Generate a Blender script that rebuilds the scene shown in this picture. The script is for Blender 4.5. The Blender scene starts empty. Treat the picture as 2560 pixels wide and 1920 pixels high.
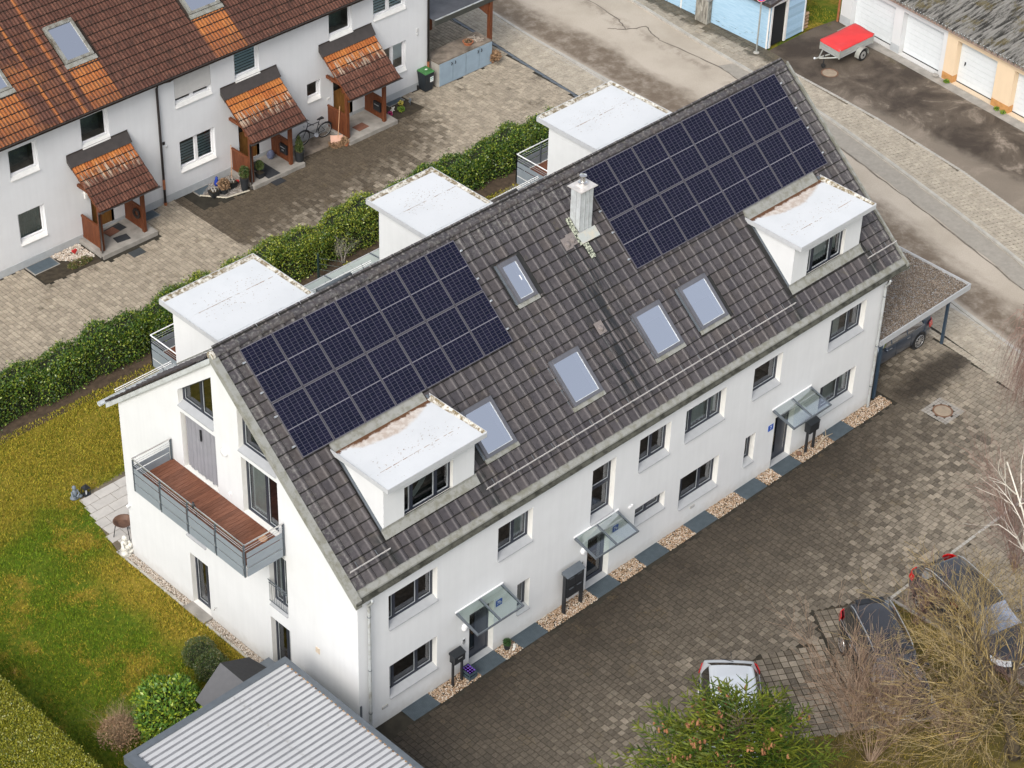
import bpy, math, random
import numpy as np
from mathutils import Vector, Matrix
from mathutils.geometry import tessellate_polygon
random.seed(7); rng=np.random.default_rng(7)
S=bpy.context.scene; COL=S.collection
# ---------------------------------------------------------------- camera
cam=bpy.data.cameras.new('camera'); co=bpy.data.objects.new('camera',cam); COL.objects.link(co)
cam.sensor_width=36; cam.lens=36*5693.72/2560; cam.clip_start=1; cam.clip_end=1000
R_=( 0.71605774,-0.69755652,0.026004); U_=(0.40953304,0.44997942,0.79360015); F_=(0.56528223,0.55761404,-0.6078837)
co.matrix_world=Matrix(((R_[0],U_[0],-F_[0],-29.69374),(R_[1],U_[1],-F_[1],-34.95374),(R_[2],U_[2],-F_[2],47.95805),(0,0,0,1)))
S.camera=co
# ---------------------------------------------------------------- sky, sun, exposure
W=bpy.data.worlds.new('World'); S.world=W; W.use_nodes=True
SUN_EL,SUN_AZ=math.radians(42),math.radians(206)      # direction TOWARDS the sun, azimuth from +x
nt=W.node_tree; bg=nt.nodes['Background']; sk=nt.nodes.new('ShaderNodeTexSky'); sk.sky_type='NISHITA'; sk.sun_disc=False
sk.sun_elevation=SUN_EL; sk.sun_rotation=math.pi/2-SUN_AZ; sk.air_density=1.0; sk.dust_density=4.0; sk.ozone_density=1.0; sk.altitude=500
hs=nt.nodes.new('ShaderNodeHueSaturation'); hs.inputs['Saturation'].default_value=.38   # thin high overcast: the sky is nearly white
nt.links.new(sk.outputs[0],hs.inputs['Color']); nt.links.new(hs.outputs[0],bg.inputs[0]); bg.inputs[1].default_value=0.15
sl=bpy.data.lights.new('sun','SUN'); sl.energy=1.25; sl.angle=math.radians(26); sl.color=(1,.95,.88)
so=bpy.data.objects.new('sun',sl); COL.objects.link(so)
so.rotation_euler=Vector((math.cos(SUN_EL)*math.cos(SUN_AZ),math.cos(SUN_EL)*math.sin(SUN_AZ),math.sin(SUN_EL))).to_track_quat('Z','Y').to_euler()
S.view_settings.view_transform='Standard'; S.view_settings.look='None'; S.view_settings.gamma=1; S.view_settings.exposure=0.72
S.view_settings.use_curve_mapping=False
S.render.engine='CYCLES'
try:
    S.cycles.max_bounces=6; S.cycles.transparent_max_bounces=10; S.cycles.diffuse_bounces=3; S.cycles.glossy_bounces=3
except Exception: pass
# ---------------------------------------------------------------- node helper
class NB:
    def __init__(s,name):
        s.m=bpy.data.materials.new(name); s.m.use_nodes=True; s.t=s.m.node_tree; s.b=s.t.nodes['Principled BSDF']; s.g=None
    def n(s,ty,**k):
        x=s.t.nodes.new(ty)
        for a,b in k.items(): setattr(x,a,b)
        return x
    def l(s,a,b): s.t.links.new(a,b)
    def put(s,sock,v):
        if hasattr(v,'is_linked') or hasattr(v,'node'): s.l(v,sock)
        else:
            if isinstance(v,(tuple,list)) and len(v)==3 and sock.type=='RGBA': v=(*v,1)
            sock.default_value=v
    def pos(s):
        if not s.g: s.g=s.n('ShaderNodeNewGeometry')
        return s.g.outputs['Position']
    def sep(s):
        x=s.n('ShaderNodeSeparateXYZ'); s.l(s.pos(),x.inputs[0]); return x.outputs
    def vec(s,sc=(1,1,1),rot=(0,0,0),src=None):
        x=s.n('ShaderNodeMapping'); s.l(src or s.pos(),x.inputs[0]); x.inputs['Scale'].default_value=sc; x.inputs['Rotation'].default_value=rot; return x.outputs[0]
    def noise(s,scale,det=3,rough=.55,v=None,dist=0):
        x=s.n('ShaderNodeTexNoise'); s.l(v or s.pos(),x.inputs['Vector']); x.inputs['Scale'].default_value=scale; x.inputs['Detail'].default_value=det
        x.inputs['Roughness'].default_value=rough; x.inputs['Distortion'].default_value=dist; return x.outputs[0]
    def vor(s,scale,v=None,feat='F1',out=0,rnd=1):
        x=s.n('ShaderNodeTexVoronoi',feature=feat); s.l(v or s.pos(),x.inputs['Vector']); x.inputs['Scale'].default_value=scale; x.inputs['Randomness'].default_value=rnd; return x.outputs[out]
    def math(s,op,a,b=None,c=None,clamp=False):
        x=s.n('ShaderNodeMath',operation=op,use_clamp=clamp); s.put(x.inputs[0],a)
        if b is not None: s.put(x.inputs[1],b)
        if c is not None: s.put(x.inputs[2],c)
        return x.outputs[0]
    def mr(s,v,a,b,c=0,d=1,sm=True):
        x=s.n('ShaderNodeMapRange'); x.interpolation_type='SMOOTHSTEP' if sm else 'LINEAR'
        s.put(x.inputs[0],v)
        for i,q in enumerate((a,b,c,d)): s.put(x.inputs[1+i],q)
        return x.outputs[0]
    def mix(s,f,a,b,mode='MIX'):
        x=s.n('ShaderNodeMix',data_type='RGBA',blend_type=mode); s.put(x.inputs[0],f); s.put(x.inputs[6],a); s.put(x.inputs[7],b); return x.outputs[2]
    def val(s,c,f):
        x=s.n('ShaderNodeHueSaturation'); s.put(x.inputs['Color'],c); s.put(x.inputs['Value'],f); return x.outputs[0]
    def rnd(s):
        s.pos(); o=s.n('ShaderNodeObjectInfo'); a=s.math('ADD',o.outputs['Random'],s.g.outputs['Random Per Island']); return s.math('FRACT',a)
    def rnd2(s):
        return s.math('FRACT',s.math('MULTIPLY',s.rnd(),57.31))
    def bump(s,h,st=.3,dist=.02):
        x=s.n('ShaderNodeBump'); x.inputs['Strength'].default_value=st; x.inputs['Distance'].default_value=dist; s.l(h,x.inputs['Height']); s.l(x.outputs[0],s.b.inputs['Normal'])
    def fin(s,col=None,rough=None,metal=None,spec=None):
        if col is not None: s.put(s.b.inputs['Base Color'],col)
        if rough is not None: s.put(s.b.inputs['Roughness'],rough)
        if metal is not None: s.put(s.b.inputs['Metallic'],metal)
        if spec is not None: s.put(s.b.inputs['Specular IOR Level'],spec)
        return s.m
def simple(name,c,rough=.6,var=.12,sc=6,metal=0,bump=0,bs=60,spec=.4,rnd=0):
    k=NB(name); v=k.mr(k.noise(sc,4),.3,.7,1-var,1+var,False); col=k.val(c,v)
    if rnd: col=k.val(col,k.mr(k.rnd(),0,1,1-rnd,1+rnd,False))
    if bump: k.bump(k.noise(bs,3),bump,.01)
    return k.fin(col,rough,metal,spec)
# ---------------------------------------------------------------- mesh helper
WORLD={}
def worg(o): return WORLD.get(o.name,Vector((0,0,0))) if o else Vector((0,0,0))
class MB:
    """collects geometry in world coordinates; build() links it as one mesh object"""
    def __init__(s,fr=None): s.v=[];s.f=[];s.mi=[];s.c=0;s.fr=fr
    def P(s,p):
        if s.fr is None: return tuple(p)
        O,Uv,N=s.fr; u,d,z=p
        return (O[0]+Uv[0]*u-N[0]*d, O[1]+Uv[1]*u-N[1]*d, O[2]+z)
    def add(s,vs,fs,mi=None):
        b=len(s.v); s.v+=[s.P(p) for p in vs]; s.f+=[tuple(b+i for i in f) for f in fs]; s.mi+=[s.c if mi is None else mi]*len(fs)
    def box(s,a0,a1,b0,b1,c0,c1,mi=None):
        s.add([(a0,b0,c0),(a1,b0,c0),(a1,b1,c0),(a0,b1,c0),(a0,b0,c1),(a1,b0,c1),(a1,b1,c1),(a0,b1,c1)],
              [(0,3,2,1),(4,5,6,7),(0,1,5,4),(1,2,6,5),(2,3,7,6),(3,0,4,7)],mi)
    def hexa(s,p,mi=None):
        s.add(p,[(0,3,2,1),(4,5,6,7),(0,1,5,4),(1,2,6,5),(2,3,7,6),(3,0,4,7)],mi)
    def quad(s,*p,mi=None): s.add(p,[tuple(range(len(p)))],mi)
    def prism(s,poly,axis,a,b,mi=None):
        """poly: 2d points; axis 0/1/2 extrusion axis"""
        def q(p,t): return (t,p[0],p[1]) if axis==0 else ((p[0],t,p[1]) if axis==1 else (p[0],p[1],t))
        n=len(poly); s.add([q(p,a) for p in poly]+[q(p,b) for p in poly],[tuple(range(n))[::-1],tuple(range(n,2*n))]+[(i,(i+1)%n,n+(i+1)%n,n+i) for i in range(n)],mi)
    def tube(s,path,r,n=8,cap=True,mi=None):
        path=[Vector(p) for p in path]; rs=r if isinstance(r,(list,tuple)) else [r]*len(path)
        vs=[];up=Vector((0,0,1))
        for i,p in enumerate(path):
            d=(path[min(i+1,len(path)-1)]-path[max(i-1,0)]).normalized()
            ref=Vector((1,0,0)) if abs(d.z)>.9 else up
            a=d.cross(ref).normalized(); b=d.cross(a)
            for k in range(n):
                t=2*math.pi*k/n; vs.append(p+(a*math.cos(t)+b*math.sin(t))*rs[i])
        fs=[(i*n+k,i*n+(k+1)%n,(i+1)*n+(k+1)%n,(i+1)*n+k) for i in range(len(path)-1) for k in range(n)]
        if cap and n>2: fs+=[tuple(range(n))[::-1],tuple(range((len(path)-1)*n,len(path)*n))]
        s.add(vs,fs,mi)
    def lathe(s,c,prof,n=16,mi=None,sx=1,sy=1):
        vs=[(c[0]+r*math.cos(2*math.pi*k/n)*sx,c[1]+r*math.sin(2*math.pi*k/n)*sy,c[2]+z) for r,z in prof for k in range(n)]
        fs=[(i*n+k,i*n+(k+1)%n,(i+1)*n+(k+1)%n,(i+1)*n+k) for i in range(len(prof)-1) for k in range(n)]
        fs+=[tuple(range(n))[::-1],tuple(range((len(prof)-1)*n,len(prof)*n))]
        s.add(vs,fs,mi)
    def ball(s,c,r,n=10,m=6,sc=(1,1,1),jit=0,mi=None):
        vs=[];
        for i in range(m+1):
            th=math.pi*i/m
            for k in range(n):
                ph=2*math.pi*k/n; q=1+random.uniform(-jit,jit)
                vs.append((c[0]+r*q*sc[0]*math.sin(th)*math.cos(ph),c[1]+r*q*sc[1]*math.sin(th)*math.sin(ph),c[2]+r*q*sc[2]*math.cos(th)))
        s.add(vs,[(i*n+k,(i+1)*n+k,(i+1)*n+(k+1)%n,i*n+(k+1)%n) for i in range(m) for k in range(n)],mi)
    def wall(s,outer,holes,d=0,mi=None,rev=0,revmi=None):
        """polygon in (u,z) at depth d with rectangular/any holes; reveals to depth d+rev"""
        loops=[outer]+holes; pts=[p for lp in loops for p in lp]
        tris=tessellate_polygon([[Vector((p[0],p[1],0)) for p in lp] for lp in loops])
        s.add([(p[0],d,p[1]) for p in pts],[tuple(t) for t in tris],mi)
        if rev:
            for h in holes:
                n=len(h)
                for i in range(n):
                    a,b=h[i],h[(i+1)%n]; s.quad((a[0],d,a[1]),(b[0],d,b[1]),(b[0],d+rev,b[1]),(a[0],d+rev,a[1]),mi=revmi)
    def mesh(s,name,mats,org=Vector((0,0,0)),smooth=False):
        me=bpy.data.meshes.new(name); ox,oy,oz=org
        me.from_pydata([(p[0]-ox,p[1]-oy,p[2]-oz) for p in s.v],[],s.f)
        for m in (mats if isinstance(mats,(list,tuple)) else [mats]): me.materials.append(m)
        if any(s.mi): me.polygons.foreach_set('material_index',s.mi)
        if smooth: me.polygons.foreach_set('use_smooth',[True]*len(s.f))
        me.update(); return me
    def build(s,name,mats,parent=None,smooth=False,label=None,kind=None,org=None,bevel=0):
        o=bpy.data.objects.new(name,None) if False else None
        base=worg(parent) if parent else Vector(org or (0,0,0))
        o=bpy.data.objects.new(name,s.mesh(name,mats,base,smooth)); COL.objects.link(o)
        if parent: o.parent=parent
        else: o.location=base
        WORLD[o.name]=base
        if label: o['label']=label
        if kind: o['kind']=kind
        if bevel:
            m=o.modifiers.new('bevel','BEVEL'); m.width=bevel; m.segments=2; m.limit_method='ANGLE'; m.angle_limit=.6
        return o
def thing(name,loc,label,cat,group=None):
    o=bpy.data.objects.new(name,None); COL.objects.link(o); o.location=loc; o.empty_display_size=.2; WORLD[o.name]=Vector(loc)
    o['label']=label; o['category']=cat
    if group: o['group']=group
    return o
def tag(o,label,cat,group=None):
    o['label']=label; o['category']=cat
    if group: o['group']=group
    return o
def copies(me,name,parent,mats4,kind=None):
    """many objects sharing one mesh (or list of meshes); mats4: list of Matrix relative to parent"""
    for i,m in enumerate(mats4):
        o=bpy.data.objects.new(name,me[i%len(me)] if isinstance(me,list) else me); COL.objects.link(o); o.parent=parent; o.matrix_local=m
def npmesh(name,V,F,mats,parent=None,kind=None,label=None,mi=None,smooth=False):
    """fast mesh from numpy arrays V (n,3), F (m,k)"""
    me=bpy.data.meshes.new(name); V=np.asarray(V,float); F=np.asarray(F,np.int32); b=worg(parent)
    V=V-np.array(b); k=F.shape[1]
    me.vertices.add(len(V)); me.vertices.foreach_set('co',V.astype(np.float32).ravel())
    me.loops.add(F.size); me.loops.foreach_set('vertex_index',F.ravel())
    me.polygons.add(len(F)); me.polygons.foreach_set('loop_start',np.arange(0,F.size,k,dtype=np.int32)); me.polygons.foreach_set('loop_total',np.full(len(F),k,np.int32))
    for m in (mats if isinstance(mats,(list,tuple)) else [mats]): me.materials.append(m)
    if mi is not None: me.polygons.foreach_set('material_index',np.asarray(mi,np.int32))
    me.polygons.foreach_set('use_smooth',np.full(len(F),smooth,bool))
    me.update(calc_edges=True); me.validate()
    o=bpy.data.objects.new(name,me); COL.objects.link(o)
    if parent: o.parent=parent
    WORLD[o.name]=b
    if kind: o['kind']=kind
    if label: o['label']=label
    return o
def text(body,size,mat,parent,M4,name='lettering',depth=.002):
    c=bpy.data.curves.new(name,'FONT'); c.body=body; c.size=size; c.extrude=depth; c.align_x='CENTER'; c.align_y='CENTER'
    t=bpy.data.objects.new('tmp',c); COL.objects.link(t); bpy.context.view_layer.update()
    me=bpy.data.meshes.new_from_object(t.evaluated_get(bpy.context.evaluated_depsgraph_get())); bpy.data.objects.remove(t)
    me.materials.clear(); me.materials.append(mat); o=bpy.data.objects.new(name,me); COL.objects.link(o); o.parent=parent; o.matrix_local=M4; return o
FRONT=lambda y=0:((0,y,0),(1,0,0),(0,-1,0))           # wall facing -y : u=x
GABLE=lambda x=0:((x,0,0),(0,-1,0),(-1,0,0))          # wall facing -x : u=-y
def rect(u0,u1,z0,z1): return [(u0,z0),(u1,z0),(u1,z1),(u0,z1)]
# ================================================================ materials
def m_stucco(name,c,streak=.034):
    k=NB(name); n=k.noise(1.3,5); s=k.noise(1,4,v=k.vec((6,6,.35)))
    v=k.math('MULTIPLY',k.mr(n,.3,.7,1-streak,1.02,False),k.mr(s,.35,.7,1,1-streak,False)); col=k.val(c,v)
    z=k.sep()[2]; d=k.mr(k.math('ADD',z,k.math('MULTIPLY',k.noise(5,4),-.5)),-.25,.25,.35,0)
    col=k.mix(d,col,(.36,.33,.28)); k.bump(k.noise(90,2),.12,.006); return k.fin(col,.85,0,.2)
STUCCO=m_stucco('white_render',(.655,.662,.662)); STUCCO_N=m_stucco('neighbour_render',(.70,.71,.72)); 
PLINTH=simple('grey_plinth',(.42,.44,.45),.9,.08,5)
REVEAL=simple('reveal_render',(.74,.73,.69),.85,.04)
def m_membrane():
    k=NB('white_roof_membrane'); n=k.noise(.9,5,.6); col=k.mix(k.mr(n,.35,.75,0,.4),(.61,.625,.635),(.50,.52,.53))
    sp=k.mr(k.noise(14,3,.7),.67,.72,0,1); big=k.mr(k.noise(1.1,3),.45,.6,0,1); col=k.mix(k.math('MULTIPLY',sp,big),col,(.22,.14,.08))
    sp2=k.mr(k.noise(38,2),.72,.75,0,.7); col=k.mix(sp2,col,(.25,.2,.15)); P=k.sep(); nz=k.noise(3.2,6,.7); xr=k.mr(P[0],12,12.01,1.66,19.12,False); t=k.math('DIVIDE',k.math('SUBTRACT',P[0],xr),3.7)
    arch=k.math('MULTIPLY',k.math('SUBTRACT',k.math('POWER',k.math('ABSOLUTE',k.math('SUBTRACT',t,.5)),2),.25),-2.6); ys=k.math('SUBTRACT',2.88,arch); yy=k.math('ADD',P[1],k.math('MULTIPLY',k.math('SUBTRACT',nz,.5),.28))
    low=k.math('MULTIPLY',k.mr(P[2],8.2,8.15),k.mr(P[1],3.2,3.1)); dep=k.math('MULTIPLY',k.mr(k.math('SUBTRACT',yy,ys),-.02,.12),low); col=k.mix(k.math('MULTIPLY',dep,.85),col,k.mix(k.mr(k.noise(6,5,.7),.4,.62),(.42,.33,.26),(.58,.52,.46)))
    dk=k.math('MULTIPLY',k.mr(k.math('ADD',P[1],k.math('MULTIPLY',k.math('SUBTRACT',k.noise(2.6,6,.75),.5),.55)),2.66,2.74),low); col=k.mix(dk,col,(.11,.05,.022))
    k.bump(k.noise(3,4),.15,.02); return k.fin(col,.55,0,.35)
MEMB=m_membrane()
def m_gutterdirt():
    k=NB('dirty_membrane'); n=k.noise(2.2,6,.65,v=k.vec((1,2.6,1))); col=k.mix(k.mr(k.math('ADD',k.sep()[1],k.math('MULTIPLY',n,.5)),2.80,3.02),(.44,.36,.30),(.10,.045,.02)); col=k.mix(k.mr(k.noise(5,5),.5,.66),col,(.60,.56,.51))
    k.bump(n,.5,.02); return k.fin(col,.45,0,.5)
DIRT=m_gutterdirt()
def m_rimdirt():
    k=NB('mossy_rim'); n=k.noise(7,6,.7); col=k.mix(k.mr(n,.4,.62),(.17,.13,.07),(.62,.60,.54)); return k.fin(col,.8)
RIMD=m_rimdirt()
def m_zinc(name='weathered_zinc',c=(.45,.47,.47),c2=(.30,.30,.27),rough=.5):
    k=NB(name); n=k.noise(3.5,6,.65); col=k.mix(k.mr(n,.42,.66),c,c2); col=k.mix(k.mr(k.noise(22,4,.7),.62,.7,0,.7),col,(.12,.11,.08)); return k.fin(col,rough,.25,.4)
ZINC=m_zinc(); ZINCL=m_zinc('light_zinc',(.60,.63,.64),(.5,.52,.52),.45); LEAD=m_zinc('mossy_lead',(.30,.30,.275),(.21,.205,.165),.7)
STEEL=simple('galvanised_steel',(.55,.57,.58),.35,.1,8,.7); CHROME=simple('polished_steel',(.72,.70,.68),.22,.1,10,.9)
ANTH=simple('anthracite_frame',(.022,.027,.040),.38,.1,9,0,spec=.5); ANTHL=simple('grey_trim',(.10,.115,.13),.4,.1)
FASCIA=simple('grey_fascia',(.46,.47,.48),.45,.06); BALGREY=simple('balcony_grey',(.22,.25,.275),.45,.05,3); POSTG=simple('post_dark_grey',(.07,.085,.10),.4)
WHITEPVC=simple('white_plastic',(.80,.80,.80),.35,.03); RUBBER=simple('black_rubber',(.02,.02,.02),.8,.1); BLACK=simple('black_plastic',(.02,.022,.025),.4,.1)
DKBLUE=simple('dark_blue_post',(.035,.06,.09),.4,.1)
def m_glass(name,tint=(.55,.62,.62),refl=1.0,rough=.02):
    k=NB(name); t=k.t; out=[n for n in t.nodes if n.type=='OUTPUT_MATERIAL'][0]
    tr=k.n('ShaderNodeBsdfTransparent'); tr.inputs[0].default_value=(*tint,1); gl=k.n('ShaderNodeBsdfGlossy'); gl.inputs['Roughness'].default_value=rough
    gl.inputs[0].default_value=(.9,.93,1,1)
    lw=k.n('ShaderNodeFresnel'); lw.inputs[0].default_value=1.55; f=k.math('MULTIPLY',lw.outputs[0],refl,clamp=True)
    mx=k.n('ShaderNodeMixShader'); k.l(f,mx.inputs[0]); k.l(tr.outputs[0],mx.inputs[1]); k.l(gl.outputs[0],mx.inputs[2]); k.l(mx.outputs[0],out.inputs[0]); return k.m
NGLASS=m_glass('neighbour_glass',(.86,.92,.91),2.2); GLASS=m_glass('window_glass',(.62,.68,.66),1.6); GLASSD=m_glass('dark_glass',(.18,.22,.22),1.3); CANOPYG=m_glass('canopy_glass',(.90,.95,.93),.45,.05)
SKYG=m_glass('skylight_glass',(.95,.96,.99),17); WSCR=m_glass('windscreen_glass',(.10,.14,.13),5); CARG=m_glass('car_glass',(.010,.013,.013),.5)
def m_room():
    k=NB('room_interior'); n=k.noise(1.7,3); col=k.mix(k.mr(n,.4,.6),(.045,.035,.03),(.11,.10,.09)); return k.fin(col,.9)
ROOM=m_room(); ROOMB=simple('pale_attic_room',(.62,.62,.66),.9,.06,2); ROOMW=simple('white_blind',(.80,.84,.86),.7,.03); 
CURT=simple('white_curtain',(.66,.68,.68),.9,.08,5); CURTG=simple('grey_insect_screen',(.23,.23,.25),.85,.06,3); CURTGREEN=simple('grey_green_curtain',(.30,.37,.36),.8,.1)
SHUT=simple('roller_shutter_grey',(.52,.51,.49),.5,.05)
SILL=simple('grey_sill',(.36,.37,.38),.45,.05); SILLW=simple('white_sill',(.72,.71,.68),.5,.06)
def m_tile():
    k=NB('anthracite_roof_tile'); r=k.rnd(); r2=k.rnd2()
    col=k.mix(r,(.051,.045,.049),(.074,.065,.066)); col=k.mix(k.mr(r2,.6,1,0,.4),col,(.070,.056,.047))
    n=k.noise(6,5,.65); col=k.val(col,k.mr(n,.3,.7,.72,1.28,False))
    li=k.mr(k.noise(30,4,.7),.66,.72,0,.75); P=k.sep()
    edge=k.math('MAXIMUM',k.mr(P[0],.9,.1),k.math('MAXIMUM',k.mr(P[2],9.6,10.3),k.mr(P[0],23.0,24.2)))
    li=k.math('MAXIMUM',k.math('MULTIPLY',k.mr(k.noise(9,6,.75),.48,.62),k.math('MULTIPLY',edge,.8)),li)
    col=k.mix(k.math('MULTIPLY',li,.42),col,(.28,.28,.25))
    # soot and algae running down the slope below the chimney: centre line x = 11.9 + .3 (y-1)
    xc=k.math('SUBTRACT',P[0],k.math('ADD',k.math('MULTIPLY',P[1],.29),11.55)); band=k.mr(k.math('ABSOLUTE',xc),1.3,.15)
    below=k.math('MULTIPLY',k.mr(P[1],4.9,4.3),k.mr(P[1],.2,1.0)); st=k.mr(k.noise(1,3,.6,v=k.vec((7.5,.55,.55))),.44,.58)
    col=k.mix(k.math('MULTIPLY',k.math('MULTIPLY',band,below),k.math('MULTIPLY',st,.9)),col,(.012,.014,.016))
    # dark run-off beside the dormers
    for xx in (1.55,5.45,19.05,22.85):
        b=k.math('MULTIPLY',k.mr(k.math('ABSOLUTE',k.math('SUBTRACT',P[0],xx)),.45,.05),k.mr(P[1],1.1,.75)); col=k.mix(k.math('MULTIPLY',b,k.mr(k.noise(4,4),.4,.6,.3,.9)),col,(.018,.02,.018))
    mo=k.mr(k.noise(2.3,5,.7),.6,.72,0,.5); col=k.mix(mo,col,(.085,.075,.04)); k.bump(k.noise(110,3),.25,.004)
    return k.fin(col,k.mr(n,.3,.7,.42,.7,False),0,.45)
TILE=m_tile(); T_SHADE_DIRT=simple('tile_gap_shade_dirt',(.014,.013,.011),.95,.4,30); N_SHADE_DIRT=simple('clay_tile_gap_shade_dirt',(.026,.014,.009),.95,.4,30)  # tile joints: gap shadow and dirt painted together as one dark colour
def m_ntile(name,porch=None):
    k=NB(name); r=k.rnd(); r2=k.rnd2(); P=k.sep()
    base=k.mix(r,(.088,.034,.022),(.125,.053,.034)); n=k.noise(7,5,.7); base=k.val(base,k.mr(n,.3,.7,.65,1.3,False))
    dark=k.mr(k.noise(2.6,6,.7,v=k.vec((2.5,1,1))),.48,.66,0,.75); base=k.mix(dark,base,(.030,.016,.011))
    orange=k.mix(r2,(.32,.095,.024),(.40,.145,.036)); orange=k.val(orange,k.mr(n,.3,.7,.8,1.15,False))
    if not porch:
        fx_=k.math('FRACT',k.math('DIVIDE',k.math('SUBTRACT',P[0],2.3),.145)); pan=k.mr(k.math('ABSOLUTE',k.math('SUBTRACT',fx_,.65)),.22,.34); orange=k.mix(k.math('MULTIPLY',pan,k.mr(k.noise(2.5,4),.35,.6,.35,.9)),orange,(.13,.06,.035)); base=k.mix(k.math('MULTIPLY',pan,.55),base,(.040,.020,.015))
    jag=k.math('MULTIPLY',k.math('SUBTRACT',k.noise(4.5,4,.7),.5),.9)
    if porch:
        y0,zt=porch # orange above height zt
        f=k.mr(k.math('ADD',P[2],jag),zt-.12,zt+.22); wh=k.math('MULTIPLY',k.mr(k.math('ABSOLUTE',k.math('SUBTRACT',P[2],zt+.05)),.28,.08),k.mr(k.noise(1,3,v=k.vec((13,1.2,1.2))),.5,.58,0,.85))
        col=k.mix(f,base,orange); col=k.mix(wh,col,(.36,.29,.22))
    else:
        f=0
        for a,b,yt in ((9.86,11.10,27.1),(15.45,16.93,27.12),(6.2,7.52,27.05)):
            c=k.math('MULTIPLY',k.mr(P[0],a-.04,a+.04),k.mr(P[0],b+.04,b-.04)); c=k.math('MULTIPLY',c,k.mr(P[1],yt+.05,yt-.05)); 
            c=k.math('MULTIPLY',c,k.mr(k.math('ADD',P[1],jag),25.6,26.6,.45,1)); f=k.math('MAXIMUM',f,c)
        for a,w in ((9.5,.07),(8.45,.05)):
            c=k.mr(k.math('ABSOLUTE',k.math('SUBTRACT',P[0],a)),w+.05,w); f=k.math('MAXIMUM',f,k.math('MULTIPLY',c,.8))
        big=k.mr(P[0],9.4,8.2,0,1); f=k.math('MAXIMUM',f,k.math('MULTIPLY',big,k.mr(k.noise(.8,4),.42,.56,0,.55)))
        col=k.mix(f,base,orange)
    wt=k.mr(k.noise(24,3,.6),.72,.76,0,.6); col=k.mix(wt,col,(.55,.50,.45)); k.bump(k.noise(70,3),.3,.005); return k.fin(col,.75,0,.3)
NTILE=m_ntile('red_brown_clay_tile'); PTILE1=m_ntile('porch_tile_streaked',(0,3.10)); PTILE2=m_ntile('porch_tile_orange',(0,2.92))
def m_cells():
    k=NB('solar_cell'); r=k.rnd(); col=k.mix(r,(.005,.006,.018),(.010,.010,.026)); return k.fin(col,.30,0,.12)
CELL=m_cells(); BSHEET=simple('cell_grid_lines',(.17,.165,.19),.4,.03); PFRAME=simple('panel_frame',(.085,.08,.09),.45,.05,8,.2)
def m_wood(name,a,b,sc=(1,1,1),rough=.6):
    k=NB(name); n=k.noise(3,5,.6,v=k.vec(sc)); col=k.mix(k.mr(n,.35,.65),a,b); col=k.val(col,k.mr(k.rnd(),0,1,.82,1.15,False)); k.bump(n,.2,.005); return k.fin(col,rough,0,.35)
DECK=m_wood('decking_wood',(.135,.050,.028),(.20,.085,.050),(1.2,14,14),.5); BROWNW=m_wood('brown_stained_wood',(.105,.030,.012),(.17,.055,.020),(12,12,1.2)); DOORW=m_wood('oak_door',(.17,.075,.015),(.26,.12,.03),(12,12,1))
BLUEW=m_wood('light_blue_boards',(.30,.46,.60),(.36,.52,.65),(2,2,14),.7)
def m_bluepeel():
    k=NB('peeling_blue_boards'); n=k.noise(2,5,.6,v=k.vec((1,1,9))); col=k.mix(k.mr(n,.35,.65),(.31,.48,.62),(.38,.55,.68)); P=k.sep()
    pe=k.math('MULTIPLY',k.mr(k.noise(3,6,.75,v=k.vec((1,1.0,7))),.58,.64),k.mr(P[2],.75,.15)); col=k.mix(pe,col,(.06,.05,.04)); k.bump(n,.3,.01); return k.fin(col,.7)
BLUEP=m_bluepeel(); WHITEW=simple('white_painted_wood',(.72,.71,.68),.6,.06)
# --- ground
def m_stone(name,light,dark,mask,joint=False,rvar=.16,jit=.5,deep=None,dcol=(.030,.023,.016)):
    k=NB(name); P=k.sep(); r=k.rnd(); r2=k.rnd2(); m=mask(k,P)
    f=k.mr(k.math('SUBTRACT',m,k.math('MULTIPLY',k.math('SUBTRACT',r2,.5),jit)),.22,.78)
    c=k.val(light,k.mr(r,0,1,1-rvar,1+rvar,False)); n=k.noise(14,5,.7); n2=k.noise(2.4,4,.6)
    c=k.val(c,k.math('MULTIPLY',k.mr(n,.3,.7,.78,1.2,False),k.mr(n2,.35,.65,.86,1.1,False)))
    d=k.val(dark,k.math('MULTIPLY',k.mr(r,0,1,.85,1.2,False),k.mr(n,.3,.7,.6,1.4,False))); col=k.mix(f,c,d)
    if deep: col=k.mix(deep(k,P),col,k.val(dcol,k.math('MULTIPLY',k.mr(r,0,1,.85,1.2,False),k.mr(n,.3,.7,.6,1.5,False))))
    mo=k.math('MULTIPLY',k.mr(k.noise(1.1,5,.65),.55,.7),k.mr(n,.45,.62)); col=k.mix(k.math('MULTIPLY',mo,.6),col,(.13,.095,.045))
    k.bump(n,.35,.006); return k.fin(col,k.mr(f,0,1,.85,.62,False),0,.35)
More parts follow.
